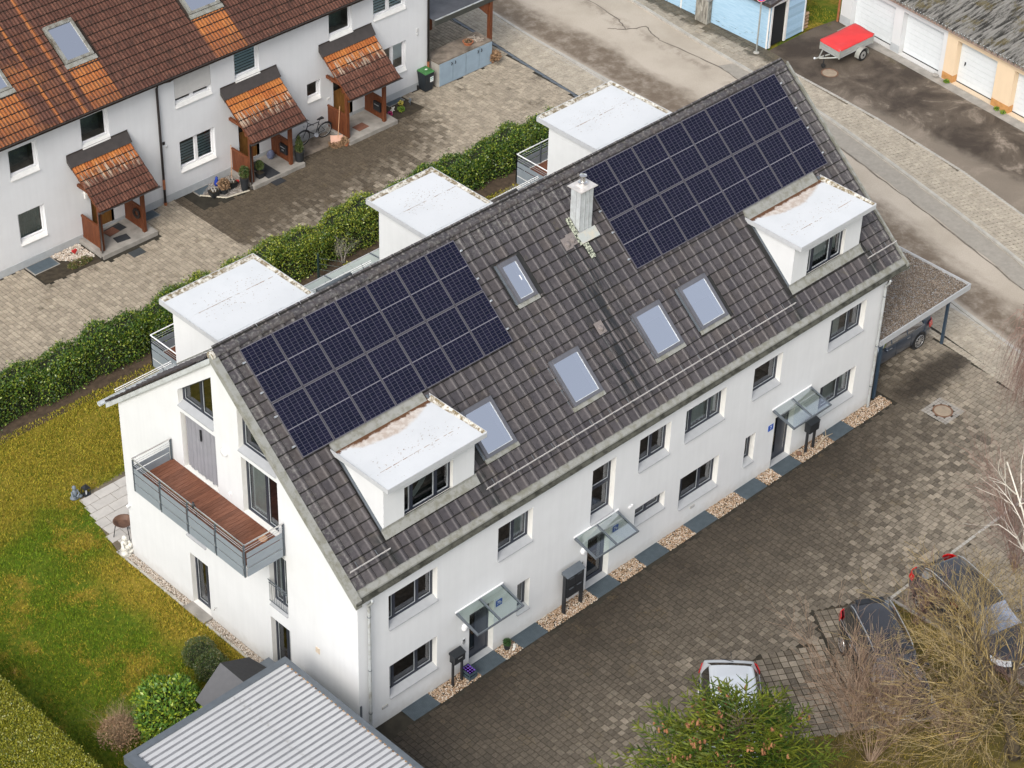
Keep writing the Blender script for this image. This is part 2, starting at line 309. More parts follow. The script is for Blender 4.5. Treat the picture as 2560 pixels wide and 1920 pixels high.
def mask_front(k,P):
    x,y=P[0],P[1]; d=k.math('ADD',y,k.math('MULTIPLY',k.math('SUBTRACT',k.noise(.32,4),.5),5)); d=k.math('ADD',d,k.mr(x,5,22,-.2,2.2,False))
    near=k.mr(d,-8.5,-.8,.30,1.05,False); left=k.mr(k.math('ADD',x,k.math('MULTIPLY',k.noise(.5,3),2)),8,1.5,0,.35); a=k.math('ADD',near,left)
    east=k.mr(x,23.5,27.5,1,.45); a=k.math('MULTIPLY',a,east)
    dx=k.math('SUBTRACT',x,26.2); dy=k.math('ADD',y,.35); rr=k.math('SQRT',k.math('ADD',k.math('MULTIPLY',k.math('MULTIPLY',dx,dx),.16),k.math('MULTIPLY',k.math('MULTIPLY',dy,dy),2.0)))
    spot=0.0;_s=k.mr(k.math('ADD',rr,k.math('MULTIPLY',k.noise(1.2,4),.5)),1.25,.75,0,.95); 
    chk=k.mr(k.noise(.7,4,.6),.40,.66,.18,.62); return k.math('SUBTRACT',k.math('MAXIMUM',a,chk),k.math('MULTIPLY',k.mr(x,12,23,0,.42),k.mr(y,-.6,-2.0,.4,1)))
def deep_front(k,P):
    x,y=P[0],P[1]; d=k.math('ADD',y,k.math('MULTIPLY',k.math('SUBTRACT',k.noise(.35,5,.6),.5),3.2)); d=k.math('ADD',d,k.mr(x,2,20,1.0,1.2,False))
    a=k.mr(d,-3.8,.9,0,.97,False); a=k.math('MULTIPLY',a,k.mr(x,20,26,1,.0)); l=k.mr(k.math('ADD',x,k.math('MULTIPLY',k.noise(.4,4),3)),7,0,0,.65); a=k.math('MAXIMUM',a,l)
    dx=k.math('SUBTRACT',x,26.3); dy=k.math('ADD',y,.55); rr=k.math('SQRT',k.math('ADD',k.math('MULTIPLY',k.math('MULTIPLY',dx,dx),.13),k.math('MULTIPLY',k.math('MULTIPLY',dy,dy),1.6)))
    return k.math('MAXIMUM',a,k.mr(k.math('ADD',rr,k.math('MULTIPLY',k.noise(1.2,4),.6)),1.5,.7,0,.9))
def mask_rear(k,P):
    x,y=P[0],P[1]; nn=k.noise(.55,5,.6)
    edge=k.mr(x,13.34,13.40); far=k.mr(k.math('ADD',x,k.math('MULTIPLY',nn,5)),31,23.5); low=k.mr(k.math('ADD',y,k.math('MULTIPLY',nn,3)),21.6,26.0,.34,1.0)
    a=k.math('MULTIPLY',k.math('MULTIPLY',edge,far),low); b=k.mr(k.noise(.75,5,.65),.48,.72,.08,.55); return k.math('MAXIMUM',a,b)
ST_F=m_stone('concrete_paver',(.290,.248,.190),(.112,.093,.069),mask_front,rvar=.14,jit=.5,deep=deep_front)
ST_R=m_stone('beige_paver',(.345,.295,.225),(.095,.075,.052),mask_rear,rvar=.17,jit=.32)
ST_S=m_stone('sidewalk_paver',(.385,.34,.27),(.12,.10,.075),lambda k,P:k.mr(k.noise(.9,5,.65),.62,.8,0,.6),rvar=.07)
ST_S2=m_stone('far_sidewalk_slab',(.33,.29,.23),(.10,.085,.06),lambda k,P:k.math('MAXIMUM',k.mr(k.math('ADD',P[0],k.noise(1.5,4)),39.0,39.9,0,1),k.mr(k.noise(.9,5,.65),.6,.75,0,.5)),rvar=.12)
JOINT=simple('joint_soil',(.030,.026,.018),.95,.35,3); JOINTL=simple('joint_sand',(.15,.125,.09),.95,.25,4)
def m_road():
    k=NB('asphalt_road'); P=k.sep(); n=k.noise(22,5,.7); big=k.noise(.35,5,.6); col=k.mix(k.mr(big,.35,.68),(.455,.40,.33),(.385,.335,.27))
    # x of the kerb line falls as y falls; u = distance from near kerb
    u=k.math('SUBTRACT',P[0],k.math('ADD',k.mr(P[1],-4,9,29.3,32.0,False),k.mr(P[1],9,30,0,1.15,False)))
    wob=k.math('MULTIPLY',k.math('SUBTRACT',k.noise(.55,5,.65,v=k.vec((1,.5,1))),.5),2.6)
    dk=k.math('MULTIPLY',k.mr(k.math('ADD',u,wob),2.3,1.2),k.mr(u,-.1,.35)); dk=k.math('MULTIPLY',dk,k.mr(k.noise(2,6,.7),.25,.62,.45,1)); col=k.mix(dk,col,(.155,.120,.088))
    u2=k.mr(k.math('ABSOLUTE',k.math('SUBTRACT',k.math('ADD',u,k.math('MULTIPLY',wob,.5)),3.9)),.5,.05,0,.55); col=k.mix(k.math('MULTIPLY',u2,k.mr(k.noise(1.2,5,.7),.46,.62)),col,(.19,.155,.12))
    col=k.val(col,k.mr(n,.3,.7,.88,1.1,False)); col=k.mix(k.mr(k.noise(2.8,5,.8),.66,.74,0,.6),col,(.15,.125,.10)); k.bump(k.noise(90,3),.3,.006); return k.fin(col,.88,0,.25)
ROAD=m_road(); PATCH=simple('asphalt_patch',(.30,.275,.235),.9,.10,6,bump=.2); CRACK=simple('bitumen_seam',(.16,.135,.11),.9,.35,5)
def m_yard():
    k=NB('garage_yard_asphalt'); n=k.noise(.55,6,.62,dist=.4); col=k.mix(k.mr(n,.36,.60),(.052,.040,.031),(.115,.092,.070)); w=k.mr(k.noise(.55,8,.7,dist=.6),.52,.66,0,.85)
    P=k.sep(); w=k.math('MULTIPLY',w,k.mr(P[1],16.5,12.5)); col=k.mix(w,col,(.30,.25,.20)); e=k.mr(k.math('ADD',P[0],k.math('MULTIPLY',k.noise(2,4),.8)),40.0,39.2,0,.7); col=k.mix(k.math('MULTIPLY',e,k.mr(P[1],15,12)),col,(.25,.21,.165))
    g=k.math('MULTIPLY',k.mr(P[0],42.6,43.4),k.mr(k.noise(1.5,5),.5,.6)); col=k.mix(k.math('MULTIPLY',g,.7),col,(.09,.085,.02)); col=k.val(col,k.mr(k.noise(30,4,.7),.3,.7,.75,1.25,False)); k.bump(k.noise(60,4),.4,.01); return k.fin(col,.85,0,.3)
YARD=m_yard()
def m_lawn(name='lawn_ground',y=True):
    k=NB(name); P=k.sep(); n=k.noise(.55,5,.62); g=k.mix(k.mr(k.noise(5,5,.7),.35,.65),(.060,.105,.008),(.13,.155,.014)); o=k.mix(k.mr(k.noise(7,5,.7),.35,.65),(.15,.125,.012),(.29,.21,.035))
    # ochre strip beside the house wall
    a=k.math('MULTIPLY',k.mr(k.math('ADD',P[0],k.math('MULTIPLY',n,1.6)),-1.3,-.2,0,1),k.mr(P[1],12,10.5)) if y else 0
    b=k.mr(n,.49,.62); f=k.math('MAXIMUM',a,b); top=k.mr(k.math('ADD',P[1],k.math('MULTIPLY',n,3)),14.6,16.5,0,.85) if y else 0
    f=k.math('MAXIMUM',f,top); col=k.mix(f,g,o); col=k.mix(k.mr(k.noise(2.2,6,.7),.64,.70,0,.8),col,(.40,.27,.11)); k.bump(k.noise(40,4),.8,.03); return k.fin(col,.95,0,.15)
LAWN=m_lawn(); LAWN2=m_lawn('verge_grass',False); OLIVE=simple('mossy_ground',(.10,.080,.020),.95,.4,2.5,bump=.5,bs=25)
def m_blade(name,c1,c2,c3):
    k=NB(name); P=k.sep(); r=k.rnd(); n=k.noise(.55,5,.62); nn=k.math('ADD',n,k.math('MULTIPLY',k.math('SUBTRACT',r,.5),.22))
    a=k.math('MULTIPLY',k.mr(k.math('ADD',P[0],k.math('MULTIPLY',n,1.6)),-1.3,-.2,0,1),k.mr(P[1],12,10.5)); top=k.mr(k.math('ADD',P[1],k.math('MULTIPLY',n,3)),14.6,16.5,0,.85)
    f=k.math('MULTIPLY',k.math('MAXIMUM',k.math('MAXIMUM',a,top),k.mr(nn,.49,.62)),k.mr(k.rnd2(),.15,.3)); col=k.mix(f,k.mix(r,c1,c2),c3); return k.fin(k.val(col,k.mr(k.rnd2(),0,1,.5,1.45,False)),.7,0,.2)
BLADE=m_blade('grass_blade',(.065,.140,.006),(.18,.235,.012),(.33,.26,.03))
SOIL=simple('bed_soil',(.070,.048,.030),.95,.4,5,bump=.6,bs=25); SOILD=simple('dark_bed_soil',(.045,.035,.022),.95,.4,5,bump=.6,bs=25)
def m_needle():
    k=NB('spruce_needles'); n=k.noise(1.6,4,.65); col=k.mix(k.mr(n,.36,.62),(.030,.068,.008),(.135,.155,.014)); col=k.mix(k.mr(k.noise(6,3,.6),.60,.72),col,(.23,.22,.018)); col=k.val(col,k.mr(k.rnd(),0,1,.7,1.25,False)); return k.fin(col,.55,0,.25)
def m_leaf(name,a,b,c,rough=.35,spec=.5,thr=.75):
    k=NB(name); r=k.rnd(); r2=k.rnd2(); col=k.mix(r,a,b); col=k.mix(k.mr(r2,thr,thr+.1),col,c); return k.fin(col,rough,0,spec)
BLADEO=m_leaf('olive_grass_blade',(.10,.085,.018),(.19,.15,.03),(.28,.20,.05),.8,.1)
LEAF_H=m_leaf('laurel_leaf',(.022,.060,.010),(.080,.15,.018),(.22,.27,.03),thr=.68); LEAF_B=m_leaf('bright_laurel_leaf',(.055,.13,.018),(.12,.22,.03),(.27,.34,.03),thr=.6)
LEAF_X=m_leaf('boxwood_leaf',(.030,.060,.012),(.07,.105,.025),(.15,.14,.05)); LEAF_T=m_leaf('thuja_leaf',(.17,.18,.015),(.30,.28,.03),(.07,.10,.01)); NEEDLE=m_needle()
TWIGB=m_leaf('brown_twig',(.25,.165,.11),(.38,.28,.20),(.12,.07,.05),.8,.2); TWIGR=m_leaf('reddish_twig',(.20,.12,.095),(.30,.20,.165),(.12,.07,.055),.8,.2)
LICHEN=m_leaf('lichen_branch',(.28,.19,.045),(.40,.32,.18),(.11,.08,.05),.85,.2,.62); BIRCH=m_leaf('birch_bark',(.58,.53,.45),(.66,.62,.54),(.3,.26,.2),.7,.2,.8); TRUNK=simple('tree_bark',(.10,.075,.045),.9,.4,6,bump=.6); CONE=simple('spruce_cone',(.30,.135,.065),.7,.2,30,rnd=.25)
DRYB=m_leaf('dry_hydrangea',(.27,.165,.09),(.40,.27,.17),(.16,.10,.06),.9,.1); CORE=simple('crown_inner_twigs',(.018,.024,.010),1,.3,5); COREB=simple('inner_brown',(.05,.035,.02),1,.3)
def m_gravel(name,a,b,c):
    k=NB(name); r=k.rnd(); r2=k.rnd2(); col=k.mix(r,a,b); col=k.mix(k.mr(r2,.7,.8),col,c); return k.fin(col,.75,0,.3)
GRAV=m_gravel('river_gravel',(.22,.13,.07),(.42,.31,.21),(.55,.50,.43)); GRAVL=m_gravel('pale_gravel',(.34,.27,.21),(.52,.45,.37),(.62,.58,.52)); GRAVD=m_gravel('roof_gravel',(.075,.055,.04),(.165,.13,.098),(.29,.24,.19)); GRAVG=m_gravel('grey_chippings',(.20,.18,.16),(.33,.30,.27),(.44,.41,.38))
GRATE=simple('steel_grating',(.13,.165,.19),.45,.12,5,.5); GRATEB=simple('grating_pit',(.03,.035,.04),.9)
CONC=simple('concrete',(.30,.28,.25),.85,.22,2.5,bump=.25,bs=20); CONCL=simple('light_concrete',(.40,.38,.34),.85,.15,3,bump=.2,bs=20); CONCD=simple('stained_concrete',(.20,.165,.13),.9,.5,2.2,bump=.3,bs=20)
SLAB=simple('terrace_slab',(.48,.455,.42),.8,.08,4,rnd=.06); RUST=simple('rusty_iron',(.17,.095,.06),.8,.3,8); MANH=simple('manhole_concrete',(.30,.24,.175),.8,.15,6)
GREENM=simple('greenish_glass_roof',(.40,.44,.40),.4,.08,1.2); FORMG=simple('rear_sheet_metal',(.10,.13,.10),.35,.45,1.0,.2)
BLUEC=simple('grey_blue_doors',(.27,.35,.42),.6,.07,3); COPPER=simple('copper_pipe',(.40,.15,.07),.5,.25,6,.3); BROWNM=simple('brown_sheet_metal',(.052,.044,.040),.45,.15,4); PIPEB=simple('dark_brown_pipe',(.035,.03,.03),.45,.15)
REDT=simple('red_tarpaulin',(.66,.045,.045),.55,.10,1.5,bump=.3,bs=3); GALV=simple('trailer_galvanised',(.40,.41,.37),.45,.12,4,.35)
YELLOW=m_stucco('cream_render',(.74,.58,.40)); OCHRE=simple('ochre_plinth',(.50,.25,.085),.85,.2,4); GDOOR=simple('white_garage_door',(.66,.69,.70),.5,.03)
def m_corr():
    k=NB('corrugated_fibre_cement'); n=k.noise(1.6,7,.7,v=k.vec((.45,4.5,1),(0,0,.0))); col=k.mix(k.mr(n,.40,.56),(.030,.028,.024),(.23,.22,.20)); col=k.mix(k.mr(k.noise(1.0,6,.7),.52,.64,0,.75),col,(.11,.085,.025)); col=k.mix(k.mr(k.noise(20,3),.68,.72,0,.7),col,(.45,.43,.4)); k.bump(k.noise(40,3),.4,.01); return k.fin(col,.9)
CORR=m_corr()
def m_shed():
    k=NB('white_trapezoid_sheet'); P=k.sep(); n=k.noise(1.3,5); col=k.mix(k.mr(n,.4,.7,0,.3),(.52,.525,.53),(.42,.42,.42)); st=k.math('MULTIPLY',k.mr(k.math('ABSOLUTE',k.math('ADD',P[0],k.math('ADD',3.4,k.math('MULTIPLY',k.noise(3,3),-.5)))),.16,.03),k.mr(k.noise(9,5,.7),.5,.6)); col=k.mix(k.math('MULTIPLY',st,.6),col,(.33,.32,.30)); col=k.mix(k.mr(k.noise(30,2),.73,.76,0,.6),col,(.2,.2,.18)); return k.fin(col,.42,.15,.45)
SHEDM=m_shed(); SHEDG_SHADE=simple('sheet_groove_shade',(.26,.265,.28),.5,.08,4)  # greyer copy of the sheet: shade of the grooves put into colour
BLUEB=simple('blue_enamel',(.02,.09,.42),.3,.05); WHITEB=simple('white_enamel',(.8,.8,.8),.35,.02); REDB=simple('red_reflective',(.72,.01,.015),.35,.02); BLUES=simple('blue_reflective',(.01,.13,.75),.35,.02)
def paint(name,c,rough=.22,metal=.0):
    k=NB(name); k.fin(c,rough,metal,.6)
    try: k.b.inputs['Coat Weight'].default_value=.8; k.b.inputs['Coat Roughness'].default_value=.06
    except Exception: pass
    return k.m
P_BLACK=paint('black_car_paint',(.020,.020,.024),.15); P_GREY=paint('slate_grey_car_paint',(.065,.085,.12),.3,.4); P_WHITE=paint('silver_white_car_paint',(.66,.69,.72),.3,.1); P_DARK=paint('dark_grey_car_paint',(.035,.038,.048),.28,.3)
TAIL=paint('red_tail_lamp',(.55,.005,.005)); HEADL=paint('headlamp_glass',(.62,.64,.66),.1); ALU=simple('alloy_wheel',(.50,.50,.50),.3,.05,8,.7)
POTB=simple('black_planter',(.022,.025,.028),.5,.15); TERRA=simple('terracotta',(.42,.15,.07),.8,.15); BLUEG=simple('blue_glazed',(.02,.05,.30),.2); GREENB=simple('green_bin_lid',(.05,.17,.05),.5,.1); BINB=simple('black_bin_body',(.018,.024,.03),.5,.1); PAPER=simple('white_label',(.75,.76,.74),.6,.03)
STATW=simple('pale_cast_stone',(.62,.60,.54),.8,.08); STATG=simple('grey_blue_statuette',(.16,.19,.22),.5,.2); WOODL=simple('light_wood_handle',(.48,.27,.15),.7,.1); REDP=simple('red_plastic',(.50,.03,.03),.4,.05); PINK=simple('pale_shovel_blade',(.62,.36,.26),.5,.06); PURP=simple('purple_caps',(.16,.07,.42),.4,.1,30,rnd=.3); CRATE=simple('dark_crate',(.045,.07,.09),.5,.1); MATB=simple('dark_doormat',(.030,.032,.036),.95,.15,20); MATBR=simple('brown_doormat',(.19,.085,.055),.95,.2,20); SLATE=simple('dark_slate_plate',(.055,.062,.065),.6,.15,5)
DKROOF=simple('bitumen_felt',(.035,.035,.036),.9,.15,10); DKROOFG=simple('grey_felt_slope',(.11,.11,.115),.85,.08,6)
# ================================================================ ground
CAMP=np.array([-29.694,-34.954,47.958]); MR=np.array([R_,U_,F_])
def projn(P):
    d=(np.asarray(P,float)-CAMP)@MR.T; return np.stack([1280+5693.72*d[:,0]/d[:,2],960-5693.72*d[:,1]/d[:,2],d[:,2]],1)
def inview(P,m=8):
    q=projn(P); return (q[:,0]>-m)&(q[:,0]<2560+m)&(q[:,1]>-m)&(q[:,1]<1920+m),q[:,2]
def inpoly(x,y,poly):
    r=np.zeros(len(x),bool); n=len(poly)
    for i in range(n):
        x1,y1=poly[i]; x2,y2=poly[(i+1)%n]
        if y1==y2: continue
        c=((y1>y)!=(y2>y))&(x<(x2-x1)*(y-y1)/(y2-y1)+x1); r^=c
    return r
def sheet(name,poly,z,mat,kind='structure'):
    m=MB(); m.add([(p[0],p[1],z) for p in poly],[tuple(t) for t in tessellate_polygon([[Vector((p[0],p[1],0)) for p in poly]])]); 
    o=m.build(name,mat); o['kind']=kind; return o
def stones(parent,name,cx,cy,lx,ly,ang,z,h,mat,nind,bev=.012,nx=None):
    """pavers: nearest nind in view as single objects, the rest joined as stuff"""
    P=np.stack([cx,cy,np.full(len(cx),z)],1); iv,dist=inview(P,420); st_,_=inview(P,14); dist=dist+np.where(st_,0,500); P=P[iv];cx,cy,lx,ly,dist=cx[iv],cy[iv],lx[iv],ly[iv],dist[iv]
    zj=rng.uniform(-.004,.004,len(cx)); a=ang+rng.normal(0,.012,len(cx)); order=np.argsort(dist)
    ub=np.array([(-.5,-.5),(.5,-.5),(.5,.5),(-.5,.5)])
    if nind:
        m=MB(); m.add([(x*1,y*1,-h) for x,y in ub]+[(x,y,-.006) for x,y in ub]+[(x*(1-.12),y*(1-.12),0) for x,y in ub],[(0,1,5,4),(1,2,6,5),(2,3,7,6),(3,0,4,7),(4,5,9,8),(5,6,10,9),(6,7,11,10),(7,4,8,11),(8,9,10,11)])
        me=m.mesh(name,mat)
        copies(me,name,parent,[Matrix.Translation((cx[i],cy[i],z+zj[i]))@Matrix.Rotation(a[i],4,'Z')@Matrix.Diagonal((lx[i],ly[i],1,1)) for i in order[:nind]])
    r=order[nind:]; n=len(r)
    if n==0: return
    c,s=np.cos(a[r]),np.sin(a[r]); V=np.zeros((n,12,3))
    for k in range(12):
        u=ub[k%4]; f=1.0 
        X=u[0]*lx[r]; Y=u[1]*ly[r]
        if k>=8: X=u[0]*(lx[r]-2*bev); Y=u[1]*(ly[r]-2*bev)
        if k>=8: X=X+rng.normal(0,.003,n); Y=Y+rng.normal(0,.003,n)
        V[:,k,0]=cx[r]+X*c-Y*s; V[:,k,1]=cy[r]+X*s+Y*c; V[:,k,2]=z+zj[r]-(h if k<4 else (.007 if k<8 else 0))
    F=np.array([(0,1,5,4),(1,2,6,5),(2,3,7,6),(3,0,4,7),(4,5,9,8),(5,6,10,9),(6,7,11,10),(7,4,8,11),(8,9,10,11)])
    FF=(F[None]+12*np.arange(n)[:,None,None]).reshape(-1,4); o=npmesh(name,V.reshape(-1,3),FF,mat,parent); o['kind']='stuff'
def rows(x0,x1,y0,y1,w,lmin,lmax,gap=.012,jit=0):
    """rows running along y with random lengths"""
    out=[]
    x=x0
    while x<x1:
        y=y0-random.uniform(0,lmax)
        while y<y1:
            L=random.uniform(lmin,lmax) if lmax>lmin else lmin; out.append((x+w/2,y+L/2,w-gap,L-gap)); y+=L
        x+=w
    a=np.array(out); return a[:,0],a[:,1],a[:,2],a[:,3]
KY=np.array([-16,-8,-1.94,.38,1.93,2.54,12,21.4,26.3,29.2,45]); KX=np.array([25.6,28.1,29.68,30.14,30.46,30.7,32.1,32.65,32.87,33.19,34.0])
FY=np.array([-16,-8,-2,3.14,5.68,10.06,13.44,17.75,20.6,22.8,25.6,45]); FX=np.array([29.0,31.5,33.3,34.79,35.43,36.44,37.16,37.60,37.86,38.12,38.49,40.2])
OY=np.array([-16,-2,3.42,6.91,10.18,11.84,14.05,16.44,17.8,22,45]); OX=np.array([31.6,35.6,37.17,38.0,38.48,38.69,38.85,39.0,39.1,39.35,41])
DY=np.array([-16,-2.08,-.39,1.01,3,21.4,24.9,26.4,29.6,45]); DX=np.array([25.5,28.0,28.24,28.38,28.6,30.75,31.04,31.2,31.45,33])
kx=lambda y:np.interp(y,KY,KX); fx=lambda y:np.interp(y,FY,FX); ox_=lambda y:np.interp(y,OY,OX); dx_=lambda y:np.interp(y,DY,DX)
def band(name,fa,fb,y0,y1,z,mat,n=60):
    ys=np.linspace(y0,y1,n); m=MB(); m.add([(fa(y),y,z) for y in ys]+[(fb(y),y,z) for y in ys],[(i,n+i,n+i+1,i+1) for i in range(n-1)]); o=m.build(name,mat); o['kind']='structure'; return o
g=sheet('ground',[(-160,-160),(240,-160),(240,240),(-160,240)],-.10,LAWN2)
road=band('road',lambda y:kx(y)-.05,lambda y:fx(y)+.05,-16,60,-.095,ROAD)
# asphalt patches and seams, part of the road
def strip(name,parent,pts,w,z,mat):
    m=MB(); L=[];Rr=[]
    for i,p in enumerate(pts):
        a=Vector(pts[max(i-1,0)]);b=Vector(pts[min(i+1,len(pts)-1)]); d=(b-a).normalized(); nn=Vector((-d.y,d.x)); ww=w*random.uniform(.6,1.3)
        L.append((p[0]+nn.x*ww,p[1]+nn.y*ww,z)); Rr.append((p[0]-nn.x*ww,p[1]-nn.y*ww,z))
    n=len(pts); m.add(L+Rr,[(i,n+i,n+i+1,i+1) for i in range(n-1)]); return m.build(name,mat,parent)
def wig(pts,n=8,a=.05):
    out=[]
    for p,q in zip(pts[:-1],pts[1:]):
        for i in range(n): t=i/n; out.append((p[0]+(q[0]-p[0])*t+random.uniform(-a,a),p[1]+(q[1]-p[1])*t+random.uniform(-a,a)))
    return out+[pts[-1]]
m=MB(); ys=np.linspace(-14,14.2,40); m.add([(fx(y)-.95-.05*math.sin(y*2),y,-.091) for y in ys]+[(fx(y)-.02,y,-.091) for y in ys],[(i,40+i,41+i,i+1) for i in range(39)]); m.build('asphalt_patch',PATCH,road)
strip('asphalt_seam',road,wig([(float(fx(y))-1.0,y) for y in np.linspace(-14,14.2,14)],5,.04),.035,-.087,CRACK)
m=MB(); m.add([(37.05,19.2,-.091),(36.8,17.75,-.091),(37.55,17.2,-.091),(37.72,18.9,-.091)],[(0,1,2,3)]); m.build('asphalt_patch',PATCH,road)
strip('asphalt_seam',road,wig([(37.3,28),(36.9,25),(36.45,24.0),(37.3,23.6),(37.0,22.9),(36.87,22.4),(37.05,19.2),(36.8,17.8),(36.6,14)],6,.04),.03,-.086,CRACK)
strip('asphalt_seam',road,wig([(36.45,24.0),(36.1,24.4),(35.9,24.6)],4,.05),.03,-.085,CRACK)
# kerbs: long kerb stones
def kerb(name,fn,off,w,y0,y1,ztop,L=1.0,mat=CONCL):
    par=thing(name,(0,0,0),'','x'); del par['label']; del par['category']; par['kind']='structure'; i=0;y=y0
    while y<y1:
        a,b=y+.006,y+L-.006; m=MB(); x0,x1=float(fn(a))+off,float(fn(b))+off
        m.add([(x0,a,-.2),(x0+w,a,-.2),(x1+w,b,-.2),(x1,b,-.2),(x0+.008,a,ztop),(x0+w-.008,a,ztop),(x1+w-.008,b,ztop),(x1+.008,b,ztop)],[(4,5,6,7),(0,1,5,4),(1,2,6,5),(2,3,7,6),(3,0,4,7)])
        v,_=inview([(x0,a,0),(x1,b,0)],60)
        if True: m.build('kerb_stone',mat,par)
        y+=L
    return par
kerb('kerb',kx,-.16,.16,-8,30,-.012); kerb('kerb_edge',kx,-.42,.25,-8,30,-.035,2.0,CONCL); kerb('kerb',fx,0,.15,-8,34,-.005)
# drain channel between driveway and pavement
dr=band('drain_channel',lambda y:dx_(y)-.16,lambda y:dx_(y)+.0,20,40,-.03,GRATEB); m=MB()
for y in np.arange(20,31,.5): m.box(float(dx_(y))-.15,float(dx_(y))-.01,y+.01,y+.49,-.04,-.015)
m.build('drain_grating',ANTHL,dr)
dr=band('drain_channel',lambda y:dx_(y)-.42,lambda y:dx_(y)-.20,20,31,-.028,CONC)
# near pavement
b=band('pavement',lambda y:dx_(y)-.02,lambda y:kx(y)-.40,-10,32,-.045,JOINTL)
cx,cy,lx,ly=rows(0,1.55,-9,31,.2,.2,.2,.010); s=cy.copy(); off=dx_(s)+.02; stones(b,'paving_stone',cx+off,cy,lx,ly,.0,-.03,.02,ST_S,300)
# cobble gutter row (right part)
cb=band('cobble_row',lambda y:dx_(y)-.32,lambda y:dx_(y)-.01,-10,6,-.016,JOINTL)
ys=np.arange(-9,6,.19); q=np.concatenate([ys,ys]); cxx=np.concatenate([dx_(ys)-.24,dx_(ys)-.09]); stones(cb,'cobblestone',cxx,q,np.full(len(q),.135),np.full(len(q),.175),0.05,.0,.03,ST_S,60)
# far pavement: larger slabs left, smaller pavers right
b=band('pavement',lambda y:fx(y)+.14,lambda y:ox_(y)+.12,-10,40,-.045,JOINTL)
cx,cy,lx,ly=rows(0,1.45,17.6,34,.36,.36,.36,.014); stones(b,'paving_slab',cx+fx(cy)+.16,cy,lx,ly,.05,-.022,.03,ST_S2,150)
cx,cy,lx,ly=rows(0,1.9,-9,17.6,.21,.21,.21,.010); X=cx+fx(cy)+.16; k=X<ox_(cy)-.12; stones(b,'paving_stone',X[k],cy[k],lx[k],ly[k],.02,-.03,.02,ST_S,300)
q=np.arange(-9,17.6,.15); stones(b,'cobblestone',ox_(q)-.06,q,np.full(len(q),.11),np.full(len(q),.13),0,-.015,.03,CONCL,80)
sheet('soil_strip',[(39.1,18.6),(39.62,18.6),(39.62,40),(40.8,40),(39.35,22)],-.028,SOILD)
# garage yard
ys=np.linspace(-12,18.55,30); sheet('garage_yard',[(float(ox_(y))-.02,y) for y in ys]+[(44.3,18.55),(44.0,16),(43.7,13),(43.3,9),(42.5,1),(41.5,-12)],-.033,YARD)
gs=sheet('concrete_apron',[(43.2,17.7),(43.1,14.6),(42.72,11),(42.3,7),(41.9,3),(43,3),(43.4,8.2),(44.2,17.7)],-.029,CONC)
sheet('back_lawn',[(42.05,18.65),(44.3,18.3),(44.9,24),(46,40),(42,40)],-.02,LAWN2)
# front courtyard
yard=sheet('courtyard_paving',[(-1.6,-18),(-1.6,-.01),(23.31,-.01),(23.31,6),(28.9,6),(28.5,1),(28.0,-2),(25.6,-16),(26,-18)],-.02,JOINT)
B_=[(10.64,-5.5),(12.95,-6.45),(13.75,-5.4),(15.92,-6.66),(12.98,-10.88),(10.91,-9.64),(8.9,-8.4)]
GR=[(15.95,-6.75),(16.02,-8.6),(15.9,-12),(17,-16),(8,-18),(7.6,-9.0),(8.9,-8.45),(10.91,-9.64),(12.98,-10.88)]
cx,cy,lx,ly=rows(-1.6,28.5,-14,5.9,.205,.165,.262,.017)
ok=~inpoly(cx,cy,B_)&~inpoly(cx,cy,GR)&~((cy>-.66)&(cx<23.95))&(cx<dx_(cy)-.34)&~((cx<23.36)&(cy>-.2))
mh=(np.hypot(cx-24.81,cy+2.03)<.52); ok&=~mh; ok&=~((np.abs(cy+6.71)<.07)&(cx>15.9))
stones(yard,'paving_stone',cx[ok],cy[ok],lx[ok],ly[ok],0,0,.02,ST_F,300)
sheet('edge_strip',[(15.95,-6.84),(27.6,-6.84),(27.9,-6.58),(15.95,-6.58)],-.014,JOINTL)
q=np.arange(16,27,.17); stones(yard,'cobblestone',q,np.full(len(q),-6.71),np.full(len(q),.15),np.full(len(q),.10),0,.002,.02,CONCL,40)
# parking bay with wide planted joints
bay=sheet('parking_bay',B_,-.012,SOILD); th=math.atan2(-.857,-.515)
g1=np.arange(-6,6,.24); gx,gy=np.meshgrid(g1,g1); gx=(gx+ (np.round(gy/.24)%2)*.0).ravel(); gy=gy.ravel(); c,s=math.cos(th),math.sin(th); X=12.6+gx*c-gy*s; Y=-8+gx*s+gy*c; k=inpoly(X,Y,B_)
n=k.sum(); stones(bay,'bay_stone',X[k],Y[k],rng.uniform(.20,.222,n),rng.uniform(.20,.222,n),th,.0,.02,ST_F,120)
sheet('planted_strip',GR,-.006,OLIVE)
def edging(pts,w=.09,z=.05,mat=CONC,name='edging',L=1.0):
    par=thing(name,(0,0,0),'','x'); del par['label']; del par['category']; par['kind']='structure'
    for p,q in zip(pts[:-1],pts[1:]):
        p,q=Vector(p),Vector(q); d=q-p; n=max(1,round(d.length/L)); nn=Vector((-d.y,d.x)).normalized()*w/2
        for i in range(n):
            a=p+d*(i/n)+d.normalized()*.005; b2=p+d*((i+1)/n)-d.normalized()*.005; m=MB()
            m.hexa([(a.x-nn.x,a.y-nn.y,-.1),(b2.x-nn.x,b2.y-nn.y,-.1),(b2.x+nn.x,b2.y+nn.y,-.1),(a.x+nn.x,a.y+nn.y,-.1),(a.x-nn.x,a.y-nn.y,z),(b2.x-nn.x,b2.y-nn.y,z),(b2.x+nn.x,b2.y+nn.y,z),(a.x+nn.x,a.y+nn.y,z)]); m.build('edging_stone',mat,par)
